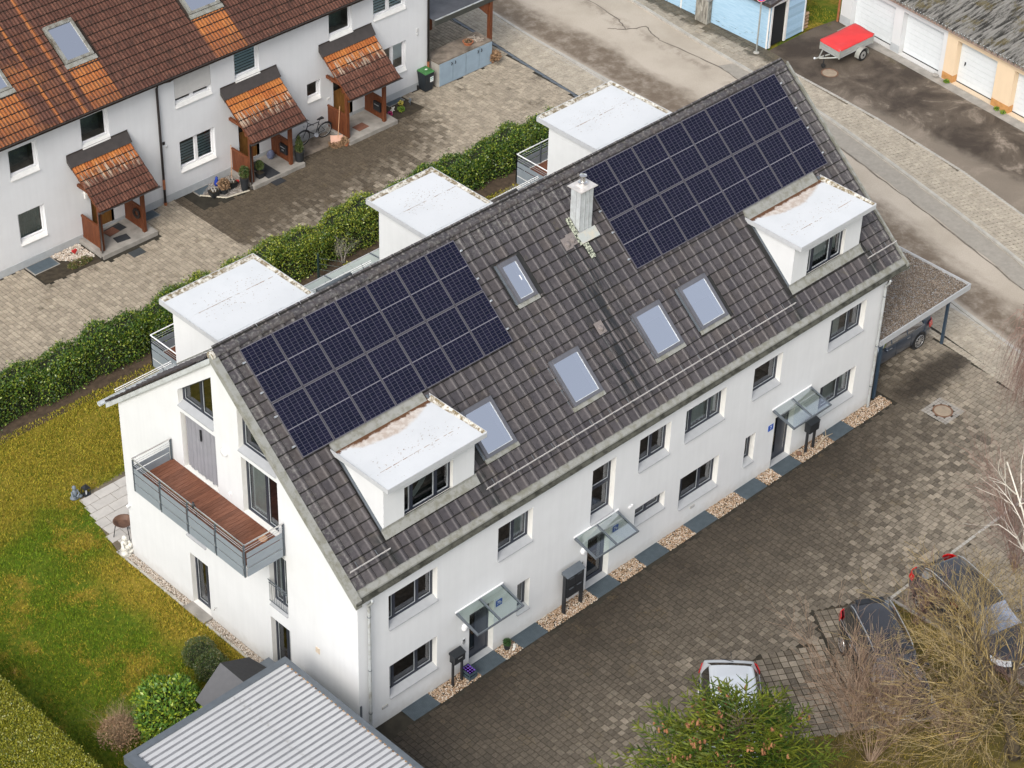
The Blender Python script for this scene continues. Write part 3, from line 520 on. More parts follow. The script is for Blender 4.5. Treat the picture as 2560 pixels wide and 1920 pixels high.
edging([(10.91,-9.64),(12.98,-10.88),(15.92,-6.66),(16.0,-8.6),(15.9,-12)]); edging([(10.60,-5.52),(8.9,-8.3)],.08,.01,JOINT); edging([(13.75,-5.4),(11.9,-8.2)],.08,.01,JOINT)
# gravel strips, gratings along the facade
def gravel(name,x0,x1,y0,y1,z,n,mats,size=(.018,.034),bed=SOIL,kind='stuff',poly=None,h=.0):
    X=rng.uniform(x0,x1,n);Y=rng.uniform(y0,y1,n)
    if poly is not None: k=inpoly(X,Y,poly); X,Y=X[k],Y[k]
    n=len(X); r=rng.uniform(size[0],size[1],n); ang=rng.uniform(0,6.28,n)
    base=np.array([(1,0,0),(.2,.8,0),(-.9,.3,0),(-.5,-.75,0),(.5,-.7,0),(0.05,0,.62),(-.1,.05,-.4)])
    c,s=np.cos(ang),np.sin(ang); V=np.zeros((n,7,3)); jx=rng.uniform(.7,1.2,(n,7))
    for k in range(7):
        bx,by,bz=base[k]; V[:,k,0]=X+(bx*c-by*s)*r*jx[:,k]; V[:,k,1]=Y+(bx*s+by*c)*r*jx[:,k]*.8; V[:,k,2]=z+bz*r*1.1+r*.3
    V[:,:,2]+=rng.uniform(-.004,.012,n)[:,None]
    F=np.array([(0,1,5),(1,2,5),(2,3,5),(3,4,5),(4,0,5)]); FF=(F[None]+7*np.arange(n)[:,None,None]).reshape(-1,3)
    o=npmesh(name,V.reshape(-1,3),FF,mats); o['kind']=kind
    if kind=='stuff': tag(o,h if isinstance(h,str) else 'loose rounded gravel','gravel')
    return o
def grating(x0,x1,y0,y1,lab,grp='steel gratings along the house front'):
    t=thing('floor_grating',((x0+x1)/2,(y0+y1)/2,0),lab,'grating',grp); m=MB(); m.box(x0,x1,y0,y1,-.03,-.012); m.build('pit',GRATEB,t)
    m=MB(); w=.018
    m.box(x0,x1,y0,y0+w,-.012,.014);m.box(x0,x1,y1-w,y1,-.012,.014);m.box(x0,x0+w,y0+w,y1-w,-.012,.014);m.box(x1-w,x1,y0+w,y1-w,-.012,.014); m.build('frame',GRATE,t)
    m=MB()
    for x in np.arange(x0+w+.012,x1-w-.01,.030): m.box(x,x+.011,y0+w,y1-w,-.010,.008)
    for y in np.arange(y0+w+.02,y1-w-.02,.045): m.box(x0+w,x1-w,y,y+.012,-.010,.0095)
    m.build('bars',GRATE,t)
GRT=[(1.6,2.62,'steel grating nearest the front left corner downpipe'),(4.32,5.30,'steel grating at the foot of the left front door'),(6.03,7.08,'steel grating just right of the small potted ball shrub'),(9.28,10.28,'steel grating at the foot of the middle front door'),(11.47,12.52,'steel grating below the low wide ground floor window'),(13.78,14.82,'steel grating below the left half of the wide ground floor window'),(16.23,17.27,'steel grating below the narrow slit window beside the right door'),(18.02,19.02,'blue grey step plate grating at the right front door'),(20.75,21.77,'grating half covered by a curved pale branch right of the right mailbox')]
for x0,x1,lb in GRT:
    grating(x0,x1,-.56,.0 if abs(x0-4.32)>.01 and abs(x0-9.28)>.01 and abs(x0-18.02)>.01 else .0,lb)
sheet('bed_ground',[(0,-.62),(23.93,-.62),(23.93,.0),(0,.0)],-.014,JOINT)
prev=1.6; GX=[2.62]+[v for g_ in GRT[1:] for v in (g_[0],g_[1])]+[23.9]
nm=['between the corner grating and the left door','around the small potted ball shrub','under the two storey mailbox stand','right of the middle door','between two gratings under the low wide window','left of the slit window','beside the right front door step','under the right mailbox','running to the right house corner']
for i in range(9):
    a,b2=GX[2*i],GX[2*i+1]; gravel('gravel_bed',a+.02,b2-.02,-.58,-.01,.0,int((b2-a)*.57*1500),GRAV,h='coarse brown and cream gravel '+nm[i])
    edging([(a,-.60),(b2,-.60)],.03,.004,JOINT,'bed_edge',9)
sheet('gable_bed_ground',[(-.28,3.0),(0,3.0),(0,11.1),(-.28,11.1)],-.012,JOINTL)
gravel('gravel_bed',-.27,-.01,7.78,11.1,.0,1700,GRAVL,(.014,.026),h='pale gravel strip along the gable wall beside the statue'); gravel('gravel_bed',-.27,-.01,3.0,6.72,.0,2000,GRAVL,(.014,.026),h='pale gravel strip along the gable wall beside the dark hut')
edging([(-.31,3.0),(-.31,6.7)],.07,.03,CONCL); edging([(-.31,7.8),(-.31,11.15)],.07,.03,CONCL); edging([(-.34,11.13),(0.0,11.13)],.05,.03,CONCL)
m=MB(); m.box(-.36,.0,6.76,7.76,-.05,.045); o=m.build('step_slab',CONC,org=(-.18,7.26,0)); tag(o,'long concrete step slab at the left gable door','step')
# lawn and grass blades
LWP=[(-24,-3),(-1.3,-3),(-1.3,1.9),(-.32,1.9),(-.32,11.1),(.35,14.1),(10.5,14.3),(24,14.6),(27,18.2),(-24,18.55)]
lawn=sheet('lawn',LWP,-.004,LAWN)
def blades(name,poly,n,mat,h=(.025,.07),z=0,label='short grass'):
    xs=[p[0] for p in poly]; ys=[p[1] for p in poly]; X=rng.uniform(min(xs),max(xs),n*3); Y=rng.uniform(min(ys),max(ys),n*3)
    cl=np.sin(X*1.7+np.sin(Y*1.3)*1.4)*np.cos(Y*1.9+np.cos(X*1.1))+rng.uniform(-1,1,len(X)); k=inpoly(X,Y,poly)&(cl>-.6); iv,_=inview(np.stack([X,Y,0*X],1),160); k&=iv; X,Y=X[k][:n],Y[k][:n]; n=len(X)
    a=rng.uniform(0,6.28,n); w=rng.uniform(.008,.019,n); hh=rng.uniform(h[0],h[1],n); lean=rng.normal(0,.025,(n,2)); V=np.zeros((n,3,3))
    V[:,0]=np.stack([X-np.cos(a)*w,Y-np.sin(a)*w,0*X+z],1); V[:,1]=np.stack([X+np.cos(a)*w,Y+np.sin(a)*w,0*X+z],1); V[:,2]=np.stack([X+lean[:,0]*1.3,Y+lean[:,1]*1.3,z+hh],1)
    o=npmesh(name,V.reshape(-1,3),np.arange(3*n).reshape(-1,3),mat); o['kind']='stuff'; return tag(o,label,'grass')
blades('grass',LWP,430000,BLADE,(.035,.085),label='patchy green and ochre lawn grass left of the white house')
blades('grass',GR,22000,BLADEO,(.03,.10),label='rough grass under the bare tree by the parking bay')
blades('grass',[(42.05,18.7),(44.3,18.35),(44.9,24),(42,30)],5000,BLADE,(.04,.10),label='green grass between the blue shed and the garages')
# terrace slabs
tp=[(-.30,11.1),(.35,14.15),(6,14.4),(6,10.78),(-.2,10.9)]; ter=sheet('terrace',tp,0.003,JOINTL)
for i,x in enumerate(np.arange(-.4,6,.8)):
    for j,y in enumerate(np.arange(10.8,14.2,.4)):
        xx=x+(.4 if j%2 else 0); c0=(xx+.01,y+.01); 
        if y+.4>14.35: continue
        xl=max(c0[0],-.30+(y-11.1)*.215+.02)
        if xl>xx+.75: continue
        m=MB(); m.box(xl,xx+.79,y+.01,y+.39,.0,.022); m.build('terrace_slab',SLAB,ter)
ter2=sheet('terrace',[(21.0,13.2),(20.9,16.9),(22.3,17.1),(23.0,18.15),(26.5,18.2),(27,13)],.003,JOINTL)
for x in np.arange(21.1,26.5,.4):
    for y in np.arange(13.2,18.1,.4):
        if inpoly(np.array([x+.2]),np.array([y+.2]),[(21.0,13.2),(20.9,16.9),(22.3,17.1),(23.0,18.15),(26.5,18.2),(27,13)])[0]:
            m=MB(); m.box(x+.008,x+.392,y+.008,y+.392,.0,.02); m.build('terrace_slab',SLAB,ter2)
# rear bed and driveway
sheet('hedge_bed',[(-24,18.2),(30,17.95),(30.2,20.2),(-24,20.2)],-.0005,SOIL)
drv=sheet('driveway_paving',[(-16,20.0),(30.6,20.0),(31.05,26),(31.4,34),(26.7,34),(26.7,26.2),(-16,26.2)],-.02,JOINT)
cx,cy,lx,ly=rows(-14,31,20.05,34,.175,.20,.262,.016)
bx=[(6.5,7.75,25.4,26.2),(6.4,8.9,24.7,26.2),(8.95,11.6,24.4,26.2),(13.9,16.1,24.75,26.2),(16.15,18.75,24.7,26.2),(18.8,21,25.6,26.2),(21,23.7,24.8,26.2),(23.7,25.2,24.9,26.2),(26.8,29.85,25.65,26.8)]
ok=(cx<dx_(cy)-.24)&~((cy>26.15)&(cx<26.75))
for a,b2,c_,d_ in bx: ok&=~((cx>a)&(cx<b2)&(cy>c_)&(cy<d_))
stones(drv,'paving_stone',cx[ok],cy[ok],lx[ok],ly[ok],0,.0,.02,ST_R,300)
# manholes
def manhole(x,y,r,lab,sq,z=0):
    t=thing('manhole_cover',(x,y,z),lab,'manhole'); 
    if sq:
        a=[];n=0
        for i in range(9):
            for j in range(9):
                px_,py_=x-.48+i*.12,y-.48+j*.12
                if np.hypot(px_-x,py_-y)>r+.06: 
                    m=MB(); m.box(px_-.05,px_+.05,py_-.05,py_+.05,z-.02,z+.004); m.build('sett',CONC,t)
    m=MB(); m.lathe((x,y,z),[(r+.05,-.02),(r+.05,.008),(r+.01,.012),(r-.01,.010),(r-.01,-.005)],36); m.build('rim',RUST,t)
    m=MB()
    for k in range(24):
        a=2*math.pi*k/24; m.box(x+(r+.02)*math.cos(a)-.015,x+(r+.02)*math.cos(a)+.015,y+(r+.02)*math.sin(a)-.015,y+(r+.02)*math.sin(a)+.015,z+.011,z+.017)
    m.build('rim_studs',RUST,t); m=MB(); m.lathe((x,y,z),[(r-.015,-.01),(r-.015,.006),(r-.05,.010),(.02,.013)],36); m.build('lid',MANH,t,smooth=False)
manhole(24.81,-2.03,.31,'round manhole lid in a square of small setts in front of the carport',True); manhole(40.09,15.54,.33,'rusty manhole cover beside the trailer drawbar',False,-.03)
# ================================================================ white house
TP=math.tan(math.radians(40.86)); CA,SA=math.cos(math.radians(40.86)),math.sin(math.radians(40.86))
L_=23.3; Wd=10.77; RY=5.87; RZ=5.437+TP*RY      # ridge
rz=lambda y:5.437+TP*y if y<=RY else RZ-TP*(y-RY)
H=thing('white_house',(0,0,0),'long white rendered house with dark tiled roof, solar panels and white dormers','house')
class Op: pass
def window(parent,fr,u0,u1,z0,z1,dep=.20,bars=(),hbars=(),cur=None,fm=ANTH,sill=SILL,glass=GLASS,fw=.065,room=1.1,top=None,name='window',silld=.05,sash=True,roomm=ROOM,label=None,swh=.09):
    """window set back dep into the wall; bars: vertical mullions as fractions; top: optional z at u1 for slanted heads"""
    zs=z0; z0=z0+(.07 if sill else 0)
    zt=lambda u:z1 if top is None else z1+(top-z1)*(u-u0)/(u1-u0)
    m=MB(fr); d0,d1=dep,dep+.07
    def vb(a,b,w0,w1,dd=0): # vertical member
        m.hexa([(a,d0+dd,w0),(b,d0+dd,w0),(b,d1,w0),(a,d1,w0),(a,d0+dd,zt(a)-w1),(b,d0+dd,zt(b)-w1),(b,d1,zt(b)-w1),(a,d1,zt(a)-w1)])
    def hb(a,b,za,zb,h,dd=0):
        m.hexa([(a,d0+dd,za),(b,d0+dd,zb),(b,d1,zb),(a,d1,za),(a,d0+dd,za+h),(b,d0+dd,zb+h),(b,d1,zb+h),(a,d1,za+h)])
    hb(u0,u1,z0,z0,fw); hb(u0,u1,zt(u0)-fw,zt(u1)-fw,fw); vb(u0,u0+fw,z0+fw,fw,.001); vb(u1-fw,u1,z0+fw,fw,.001)
    for b in bars: ub=u0+(u1-u0)*b; vb(ub-swh/2,ub+swh/2,z0+fw,fw,.003)
    for b in hbars: zb=z0+(z1-z0)*b; hb(u0+fw,u1-fw,zb-.05,zb-.05,.10,.002)
    w=m.build(name,fm,parent); 
    if label: w['label']=label
    # light inner gasket lines of every sash + panes
    cuts=[u0+fw]+[u0+(u1-u0)*b for b in bars]+[u1-fw]
    hc=[z0+fw]+[z0+(z1-z0)*b for b in hbars]
    for i in range(len(cuts)-1):
        a=cuts[i]+(swh/2 if i else 0); b2=cuts[i+1]-(swh/2 if i<len(cuts)-2 else 0)
        for j in range(len(hc)):
            zb=hc[j]+(.05 if j else 0); tops=(lambda u:zt(u)-fw) if j==len(hc)-1 else (lambda u,q=hc[j+1]:q-.05)
            if sash:
                s=MB(fr); q=.018
                for (x0,x1,ya,yb,yc,yd) in ((a,a+q,zb,zb,tops(a),tops(a+q)),(b2-q,b2,zb,zb,tops(b2-q),tops(b2))):
                    s.hexa([(x0,d1-.03,ya),(x1,d1-.03,yb),(x1,d1,yb),(x0,d1,ya),(x0,d1-.03,yc),(x1,d1-.03,yd),(x1,d1,yd),(x0,d1,yc)])
                s.box(a+q,b2-q,d1-.03,d1,zb,zb+q); s.build('sash_edge',ZINCL if fm is ANTH else WHITEPVC,w)
            g=MB(fr); g.add([(a,d1-.02,zb),(b2,d1-.02,zb),(b2,d1-.02,tops(b2)),(a,d1-.02,tops(a))],[(0,1,2,3)]); g.build('pane',glass,w)
    if cur:
        c=MB(fr); n=40; 
        lo={'full':0,'half':.0,'left':0,'right':0}.get(cur,0); hi=1 if cur!='half' else .62
        ua,ub=u0+fw,u1-fw
        if cur=='left': ub=(u0+u1)/2
        if cur=='right': ua=(u0*.45+u1*.55)
        vs=[]
        for i in range(n+1):
            u=ua+(ub-ua)*i/n; dd=d1+.10+.028*math.sin(i*1.55)+.01*math.sin(i*.7)
            vs+=[(u,dd,z0+fw),(u,dd,z0+fw+(zt(u)-z0-2*fw)*hi)]
        c.add(vs,[(2*i,2*i+2,2*i+3,2*i+1) for i in range(n)]); c.build('curtain',CURT,w,smooth=True)
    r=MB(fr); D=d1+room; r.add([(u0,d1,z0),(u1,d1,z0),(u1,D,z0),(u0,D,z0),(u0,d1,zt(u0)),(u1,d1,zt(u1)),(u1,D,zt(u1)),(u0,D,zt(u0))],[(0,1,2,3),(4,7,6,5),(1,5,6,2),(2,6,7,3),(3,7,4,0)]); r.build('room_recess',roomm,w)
    if sill:
        s=MB(fr); z0=zs; s.hexa([(u0-.0,-silld,z0-.045),(u1,-silld,z0-.045),(u1,d0+.001,z0-.02),(u0,d0+.001,z0-.02),(u0,-silld,z0-.015),(u1,-silld,z0-.015),(u1,d0+.001,z0+.082),(u0,d0+.001,z0+.082)])
        s.box(u0,u1,-silld-.004,-silld+.002,z0-.045,z0-.018); s.build('window_sill',sill,w)
    return w
FR=FRONT(0)
FW=[ # u0,u1,z0,z1,bars,hbars,curtain
 (1.14,2.99,3.55,4.80,(.20,.68),(),None),(1.15,3.00,.85,2.09,(.16,.66),(),None),(5.38,6.79,3.55,4.79,(.56,),(),'right'),(6.25,6.77,.86,2.06,(),(),None),
 (9.30,10.31,2.67,4.75,(),(.52,),None),(11.35,12.75,3.57,4.81,(.52,),(),None),(11.35,12.73,1.38,2.05,(.52,),(),None),(13.44,15.31,3.58,4.81,(.24,.72),(),'half'),
 (13.43,15.28,.85,2.10,(.16,.63),(),None),(16.56,17.06,.88,2.05,(),(),None),(16.64,18.02,3.59,4.82,(.16,),(),None),(20.43,22.28,3.62,4.86,(.18,.66),(),'left'),(20.33,22.21,.90,2.15,(.2,.66),(),'half')]
DR=[(4.29,5.29,.0,2.08),(9.26,10.26,.0,2.05),(18.04,19.04,.0,2.10)]
holes=[rect(a,b,z0,z1) for a,b,z0,z1,*_ in FW]+[rect(a,b,z0+.02,z1) for a,b,z0,z1 in DR]
m=MB(FR); m.wall(rect(0,L_,-.1,5.25),holes,0,0,.27,1); m.build('front_wall',[STUCCO,REVEAL],H)
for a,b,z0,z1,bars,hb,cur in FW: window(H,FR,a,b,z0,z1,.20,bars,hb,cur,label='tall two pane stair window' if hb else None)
m=MB(FR); m.box(13.5,15.2,.5,.52,1.0,1.6); 
# front doors
def door(i,a,b,z1):
    d=.22; m=MB(FR); m.box(a,b,d,d+.07,.02,.09);m.box(a,b,d,d+.07,z1-.07,z1);m.box(a,a+.07,d+.001,d+.07,.09,z1-.07);m.box(b-.07,b,d+.001,d+.07,.09,z1-.07)
    gl=(a+.22,b-.55) if i!=1 else (a+.12,b-.12); zb=.3 if i!=1 else .15
    if i!=1: m.box(a+.07,gl[0],d+.015,d+.06,.09,z1-.07); m.box(gl[1],b-.07,d+.015,d+.06,.09,z1-.07); m.box(gl[0],gl[1],d+.015,d+.06,.09,zb); m.box(gl[0],gl[1],d+.015,d+.06,z1-.22,z1-.07)
    else: m.box(a+.07,gl[0],d+.015,d+.06,.09,z1-.07); m.box(gl[1],b-.07,d+.015,d+.06,.09,z1-.07); m.box(gl[0],gl[1],d+.015,d+.06,.09,zb)
    w=m.build('front_door',ANTH,H); g=MB(FR); g.box(gl[0],gl[1],d+.035,d+.045,zb,z1-(.22 if i!=1 else .07)); g.build('door_glass',GLASSD,w)
    h=MB(FR); hx=b-.2 if i==2 else a+.14; h.tube([(hx,d-.05,.35),(hx,d-.05,1.75)],.014); h.tube([(hx,d-.05,.6),(hx,d+.015,.6)],.01);h.tube([(hx,d-.05,1.5),(hx,d+.015,1.5)],.01); h.build('door_handle',CHROME,w)
    r=MB(FR); r.box(a,b,d+.12,d+1.6,.02,z1); r.build('hall_recess',ROOM,w)
    s=MB(FR); s.box(a,b,-.01,d,.0,.022); s.build('threshold',SILL,w)
for i,(a,b,z0,z1) in enumerate(DR): door(i,a,b,z1)
# glass canopies
for i,(a,b,zb) in enumerate(((3.76,5.58,2.54),(8.66,10.50,2.52),(17.86,19.72,2.56))):
    dd=.90; zo=zb-.24; m=MB(FR); sl=lambda d:zb+(zo-zb)*d/dd
    for x in (a,(a+b)/2,b):
        x0,x1=x-.03,x+.03; m.hexa([(x0,0,zb-.09),(x1,0,zb-.09),(x1,-dd,zo-.05),(x0,-dd,zo-.05),(x0,0,zb+.0),(x1,0,zb),(x1,-dd,zo),(x0,-dd,zo)])
    m.box(a-.03,b+.03,-dd-.035,-dd,zo-.055,zo+.0); c=m.build('door_canopy',ANTHL,H)
    for p,q in ((a+.031,(a+b)/2-.031),((a+b)/2+.031,b-.031)):
        g=MB(FR); g.hexa([(p,-.02,zb-.022),(q,-.02,zb-.022),(q,-dd+.002,zo-.022),(p,-dd+.002,zo-.022),(p,-.02,zb-.010),(q,-.02,zb-.010),(q,-dd+.002,zo-.010),(p,-dd+.002,zo-.010)]); g.build('glass_pane',CANOPYG,c)
    g=MB(FR); g.box(a-.06,b+.06,-.03,0,zb-.01,zb+.03); g.build('wall_rail',WHITEPVC,c)
# wall fittings
def oval(fr,u,z,r,sz,name,mat,par,dep=.10):
    m=MB(); prof=[(r,0),(r,.02),(r*.93,dep*.6),(r*.7,dep*.9),(0.01,dep)]; n=16; O,Uv,N=fr
    vs=[(O[0]+Uv[0]*(u+a*math.cos(t))+N[0]*h,O[1]+Uv[1]*(u+a*math.cos(t))+N[1]*h,z+a*sz*math.sin(t)) for a,h in prof for t in [2*math.pi*k/n for k in range(n)]]
    m.add(vs,[(i*n+k,i*n+(k+1)%n,(i+1)*n+(k+1)%n,(i+1)*n+k) for i in range(len(prof)-1) for k in range(n)]+[tuple(range(4*n,5*n))]); return m.build(name,mat,par,smooth=True)
for x in (4.09,9.06,19.45): oval(FR,x,1.74,.11,1.35,'wall_lamp',WHITEB,H)
for x,z in ((4.06,1.19),(9.03,1.21)):
    m=MB(FR); m.box(x-.045,x+.045,-.025,0,z-.09,z+.09); b=m.build('doorbell',STEEL,H); m=MB(FR); m.box(x-.03,x+.03,-.03,-.0251,z+.02,z+.07); m.build('doorbell_camera',BLACK,b)
for x,z,w in ((.96,.61,.11),(14.14,.57,.10)):
    m=MB(FR); m.box(x-w,x+w,-.02,0,z-.05,z+.05); b=m.build('wall_vent',CONCL,H); m=MB(FR); [m.box(x-w+.02,x+w-.02,-.026,-.0201,z-.035+i*.02,z-.025+i*.02) for i in range(4)]; m.build('vent_slats',SILL,b)
m=MB(FR); m.box(11.02,11.10,-.06,0,2.30,2.36);m.box(11.14,11.2,-.05,0,2.31,2.37); m.build('wall_sensor',WHITEPVC,H)
for (x,z),tx in (((5.49,1.84),'7b'),((10.48,1.81),'7a'),((17.83,1.82),'7')):
    m=MB(FR); m.box(x-.125,x+.125,-.012,0,z-.115,z+.115); b=m.build('house_number',BLUEB,H)
    text(tx,.19,WHITEB,b,Matrix.Translation((x,-.0145,z))@Matrix.Rotation(math.pi/2,4,'X'),'numerals')
# downpipes
def downpipe(x,y,z0,z1,par,mat=ZINC,off=-.12,name='downpipe',r=.05):
    m=MB(); m.tube([(x,y-.28,z1+.12),(x,y-.24,z1+.02),(x,y+off+.02,z1-.18),(x,y+off,z1-.3),(x,y+off,z0+.1),(x,y+off,z0)],r,10); o=m.build(name,mat,par,smooth=True)
    m=MB(); [m.lathe((x,y+off,z),[(r+.008,0),(r+.008,.03)],10) for z in (z0+.9,z0+2.6,z1-.6)]; m.build('pipe_clamp',ANTHL,o); return o
downpipe(.30,-.02,.0,5.25,H); downpipe(23.05,-.02,.0,5.25,H)
m=MB(); m.box(.02,.08,-.03,.0,.6,1.25); m.build('cable_duct',ANTHL,H)
# ---------------- gable
GF=GABLE(0); wy=lambda y:-y
def gz(y): return rz(y)-.20
gout=[(-Wd,-.1),(0,-.1),(0,5.25),(-RY,RZ-.2),(-Wd,gz(Wd))]
GW=[('w',6.05,7.67,7.76,(8.27,9.62)),('d',6.03,7.62,5.47,(7.52,7.52)),('t',3.30,4.94,7.74,(9.24,7.84)),('d2',3.30,4.88,5.47,(7.50,7.50)),('gd1',6.83,7.70,.06,(2.08,2.08)),('gd2',3.01,3.89,.05,(2.10,2.10)),('fr',3.05,3.85,2.66,(4.80,4.80)),('up',6.83,7.76,2.80,(4.72,4.72))]
holes=[[(-y1,z0),(-y0,z0),(-y0,t[1]),(-y1,t[0])] for _,y0,y1,z0,t in GW]
m=MB(GF); m.wall(gout,holes,0,0,.25,1); m.build('gable_wall',[STUCCO,REVEAL],H)
m=MB(((L_,0,0),(0,1,0),(1,0,0))); m.wall([(0,-.1),(Wd,-.1),(Wd,gz(Wd)),(RY,RZ-.2),(0,5.25)],[],0); m.build('gable_wall',STUCCO,H)
m=MB(((0,Wd,0),(-1,0,0),(0,1,0))); m.wall([(-L_,-.1),(0,-.1),(0,5.9),(-L_,5.9)],[],0); m.build('rear_wall',STUCCO,H)
window(H,GF,-7.67,-6.05,7.76,8.27,.17,(.54,),(),None,top=9.62,fw=.06,silld=.05,sill=SILL,room=.9,label='slant headed attic window left of the balcony lamp')
window(H,GF,-4.94,-3.30,7.74,9.24,.17,(.60,),(),None,top=7.84,fw=.06,silld=.05,sill=SILL,room=.9,label='triangular attic window under the right roof slope')
window(H,GF,-4.88,-3.30,5.47,7.50,.17,(.56,),(),'left',sill=None,fw=.07,room=1.4,name='balcony_door')
window(H,GF,-7.70,-6.83,.06,2.08,.17,(.62,),(),None,sill=None,name='terrace_door',room=1.2); window(H,GF,-3.89,-3.01,.05,2.10,.17,(.6,),(),None,sill=None,name='terrace_door',room=1.2)
w=window(H,GF,-7.76,-6.83,2.80,4.72,.17,(),(),None,silld=.05)
w=window(H,GF,-3.85,-3.05,2.66,4.80,.17,(.5,),(),'full',silld=.05)
m=MB(GF)
for z in (3.55,3.47,2.78): m.box(-3.86,-3.04,-.045,-.025,z,z+.02)
for u in np.arange(-3.84,-3.04,.105): m.tube([(u,-.035,2.8),(u,-.035,3.5)],.007,6)
m.tube([(-3.86,-.06,3.62),(-3.04,-.06,3.62)],.014,6); m.build('french_balcony_railing',ANTHL,H)
# insect screen curtain over the left balcony door
m=MB(GF); n=60; vs=[]
for i in range(n+1):
    u=-7.56+1.50*i/n; q=abs(i/n-.5); d=.12+.015*math.sin(i*.9)+.010*math.sin(i*2.3+1)-(.02 if q<.02 else 0)
    vs+=[(u,d+.02*math.sin(i*.5),5.50),(u,d,7.46)]
m.add(vs,[(2*i,2*i+2,2*i+3,2*i+1) for i in range(n)]); o=m.build('insect_screen',CURTG,H,smooth=True)
m=MB(GF); m.box(-6.84,-6.79,.06,.09,6.85,7.25); m.build('screen_magnet',BLACK,o)
m=MB(GF); m.box(-7.62,-6.03,.20,1.2,5.47,7.52); m.build('room_recess',ROOM,o)
oval(GF,-5.57,7.27,.13,1.25,'wall_lamp',WHITEB,H,.12); 
m=MB(GF); m.box(-5.49,-5.43,-.05,0,5.75,5.83); m.build('wall_socket',WHITEPVC,H); m=MB(GF); m.tube([(-10.69,-.0,2.07),(-10.69,-.12,2.05)],.05,10); m.build('security_camera',WHITEB,H)
m=MB(GF); m.box(-1.85,-1.68,-.02,0,2.13,2.33); m.build('wall_socket',simple('cream_plastic',(.62,.52,.40),.5),H)
m=MB(GF); m.tube([(-6.51,0,.63),(-6.51,-.10,.63),(-6.51,-.12,.57)],.012,6); m.tube([(-6.55,-.07,.66),(-6.46,-.07,.66)],.008,6); m.build('garden_tap',CHROME,H)
# ---------------- balcony
X0=-1.40; Y0,Y1=3.08,8.12; FZ=5.45
m=MB(); m.box(X0,0,Y0,Y1,5.02,5.40); B=m.build('balcony',WHITEW,H)
for i,y in enumerate(np.arange(Y0+.03,Y1-.05,.1455)):
    m=MB(); m.box(X0+.03,-.005,y,y+.137,5.41,5.45+.0*i); m.build('decking_board',DECK,B)
def rail_run(p0,p1,n,outn,first=True):
    p0,p1=Vector(p0),Vector(p1); d=(p1-p0); L=d.length; d.normalize(); on=Vector(outn)
    posts=[p0+d*(L*i/n) for i in range(n+1)]
    for i,p in enumerate(posts):
        if i==0 and not first: continue
        m=MB(); q=p+on*.03; m.box(q.x-.022,q.x+.022,q.y-.022,q.y+.022,5.04,6.20); o=m.build('railing_post',POSTG,B)
    for i in range(n):
        a=posts[i]+d*.05; b=posts[i+1]-d*.05
        for z0,z1 in ((5.06,5.35),(5.39,5.71),(5.75,5.93)):
            m=MB(); A=a+on*.045;Bb=b+on*.045; t=on*.012
            m.hexa([(A.x,A.y,z0),(Bb.x,Bb.y,z0),(Bb.x+t.x,Bb.y+t.y,z0),(A.x+t.x,A.y+t.y,z0),(A.x,A.y,z1),(Bb.x,Bb.y,z1),(Bb.x+t.x,Bb.y+t.y,z1),(A.x+t.x,A.y+t.y,z1)]); m.build('railing_panel',BALGREY,B)
    q0,q1=p0+on*.03,p1+on*.03
    m=MB(); m.tube([(q0.x,q0.y,6.23),(q1.x,q1.y,6.23)],.022,8); m.build('handrail',CHROME,B)
    m=MB(); m.tube([(q0.x,q0.y,6.10),(q1.x,q1.y,6.10)],.008,6); m.tube([(q0.x,q0.y,6.02),(q1.x,q1.y,6.02)],.008,6); m.build('rail_wire',STEEL,B)
rail_run((X0,Y0,0),(X0,Y1,0),4,(-1,0,0)); rail_run((X0-.03,Y0,0),(-.06,Y0,0),1,(0,-1,0),False); rail_run((X0-.03,Y1,0),(-.06,Y1,0),1,(0,1,0),False)
# round thing on the deck, parasol clamp
m=MB(); m.lathe((-.33,3.62,5.452),[(.13,0),(.13,.03),(.12,.035)],20); o=m.build('round_board',WOODL,org=(-.33,3.62,5.452)); tag(o,'small round light wooden board lying on the balcony decking','wooden board')
m=MB(); m.lathe((X0-.03,5.30,6.18),[(.045,0),(.05,.12),(.03,.13),(.03,.2)],10); m.tube([(X0+.05,5.30,5.46),(X0+.05,5.30,6.2)],.012,6); o=m.build('parasol_clamp',BLACK,org=(X0,5.3,6.2),smooth=True); tag(o,'small black clamp on the middle of the front balcony handrail','clamp')
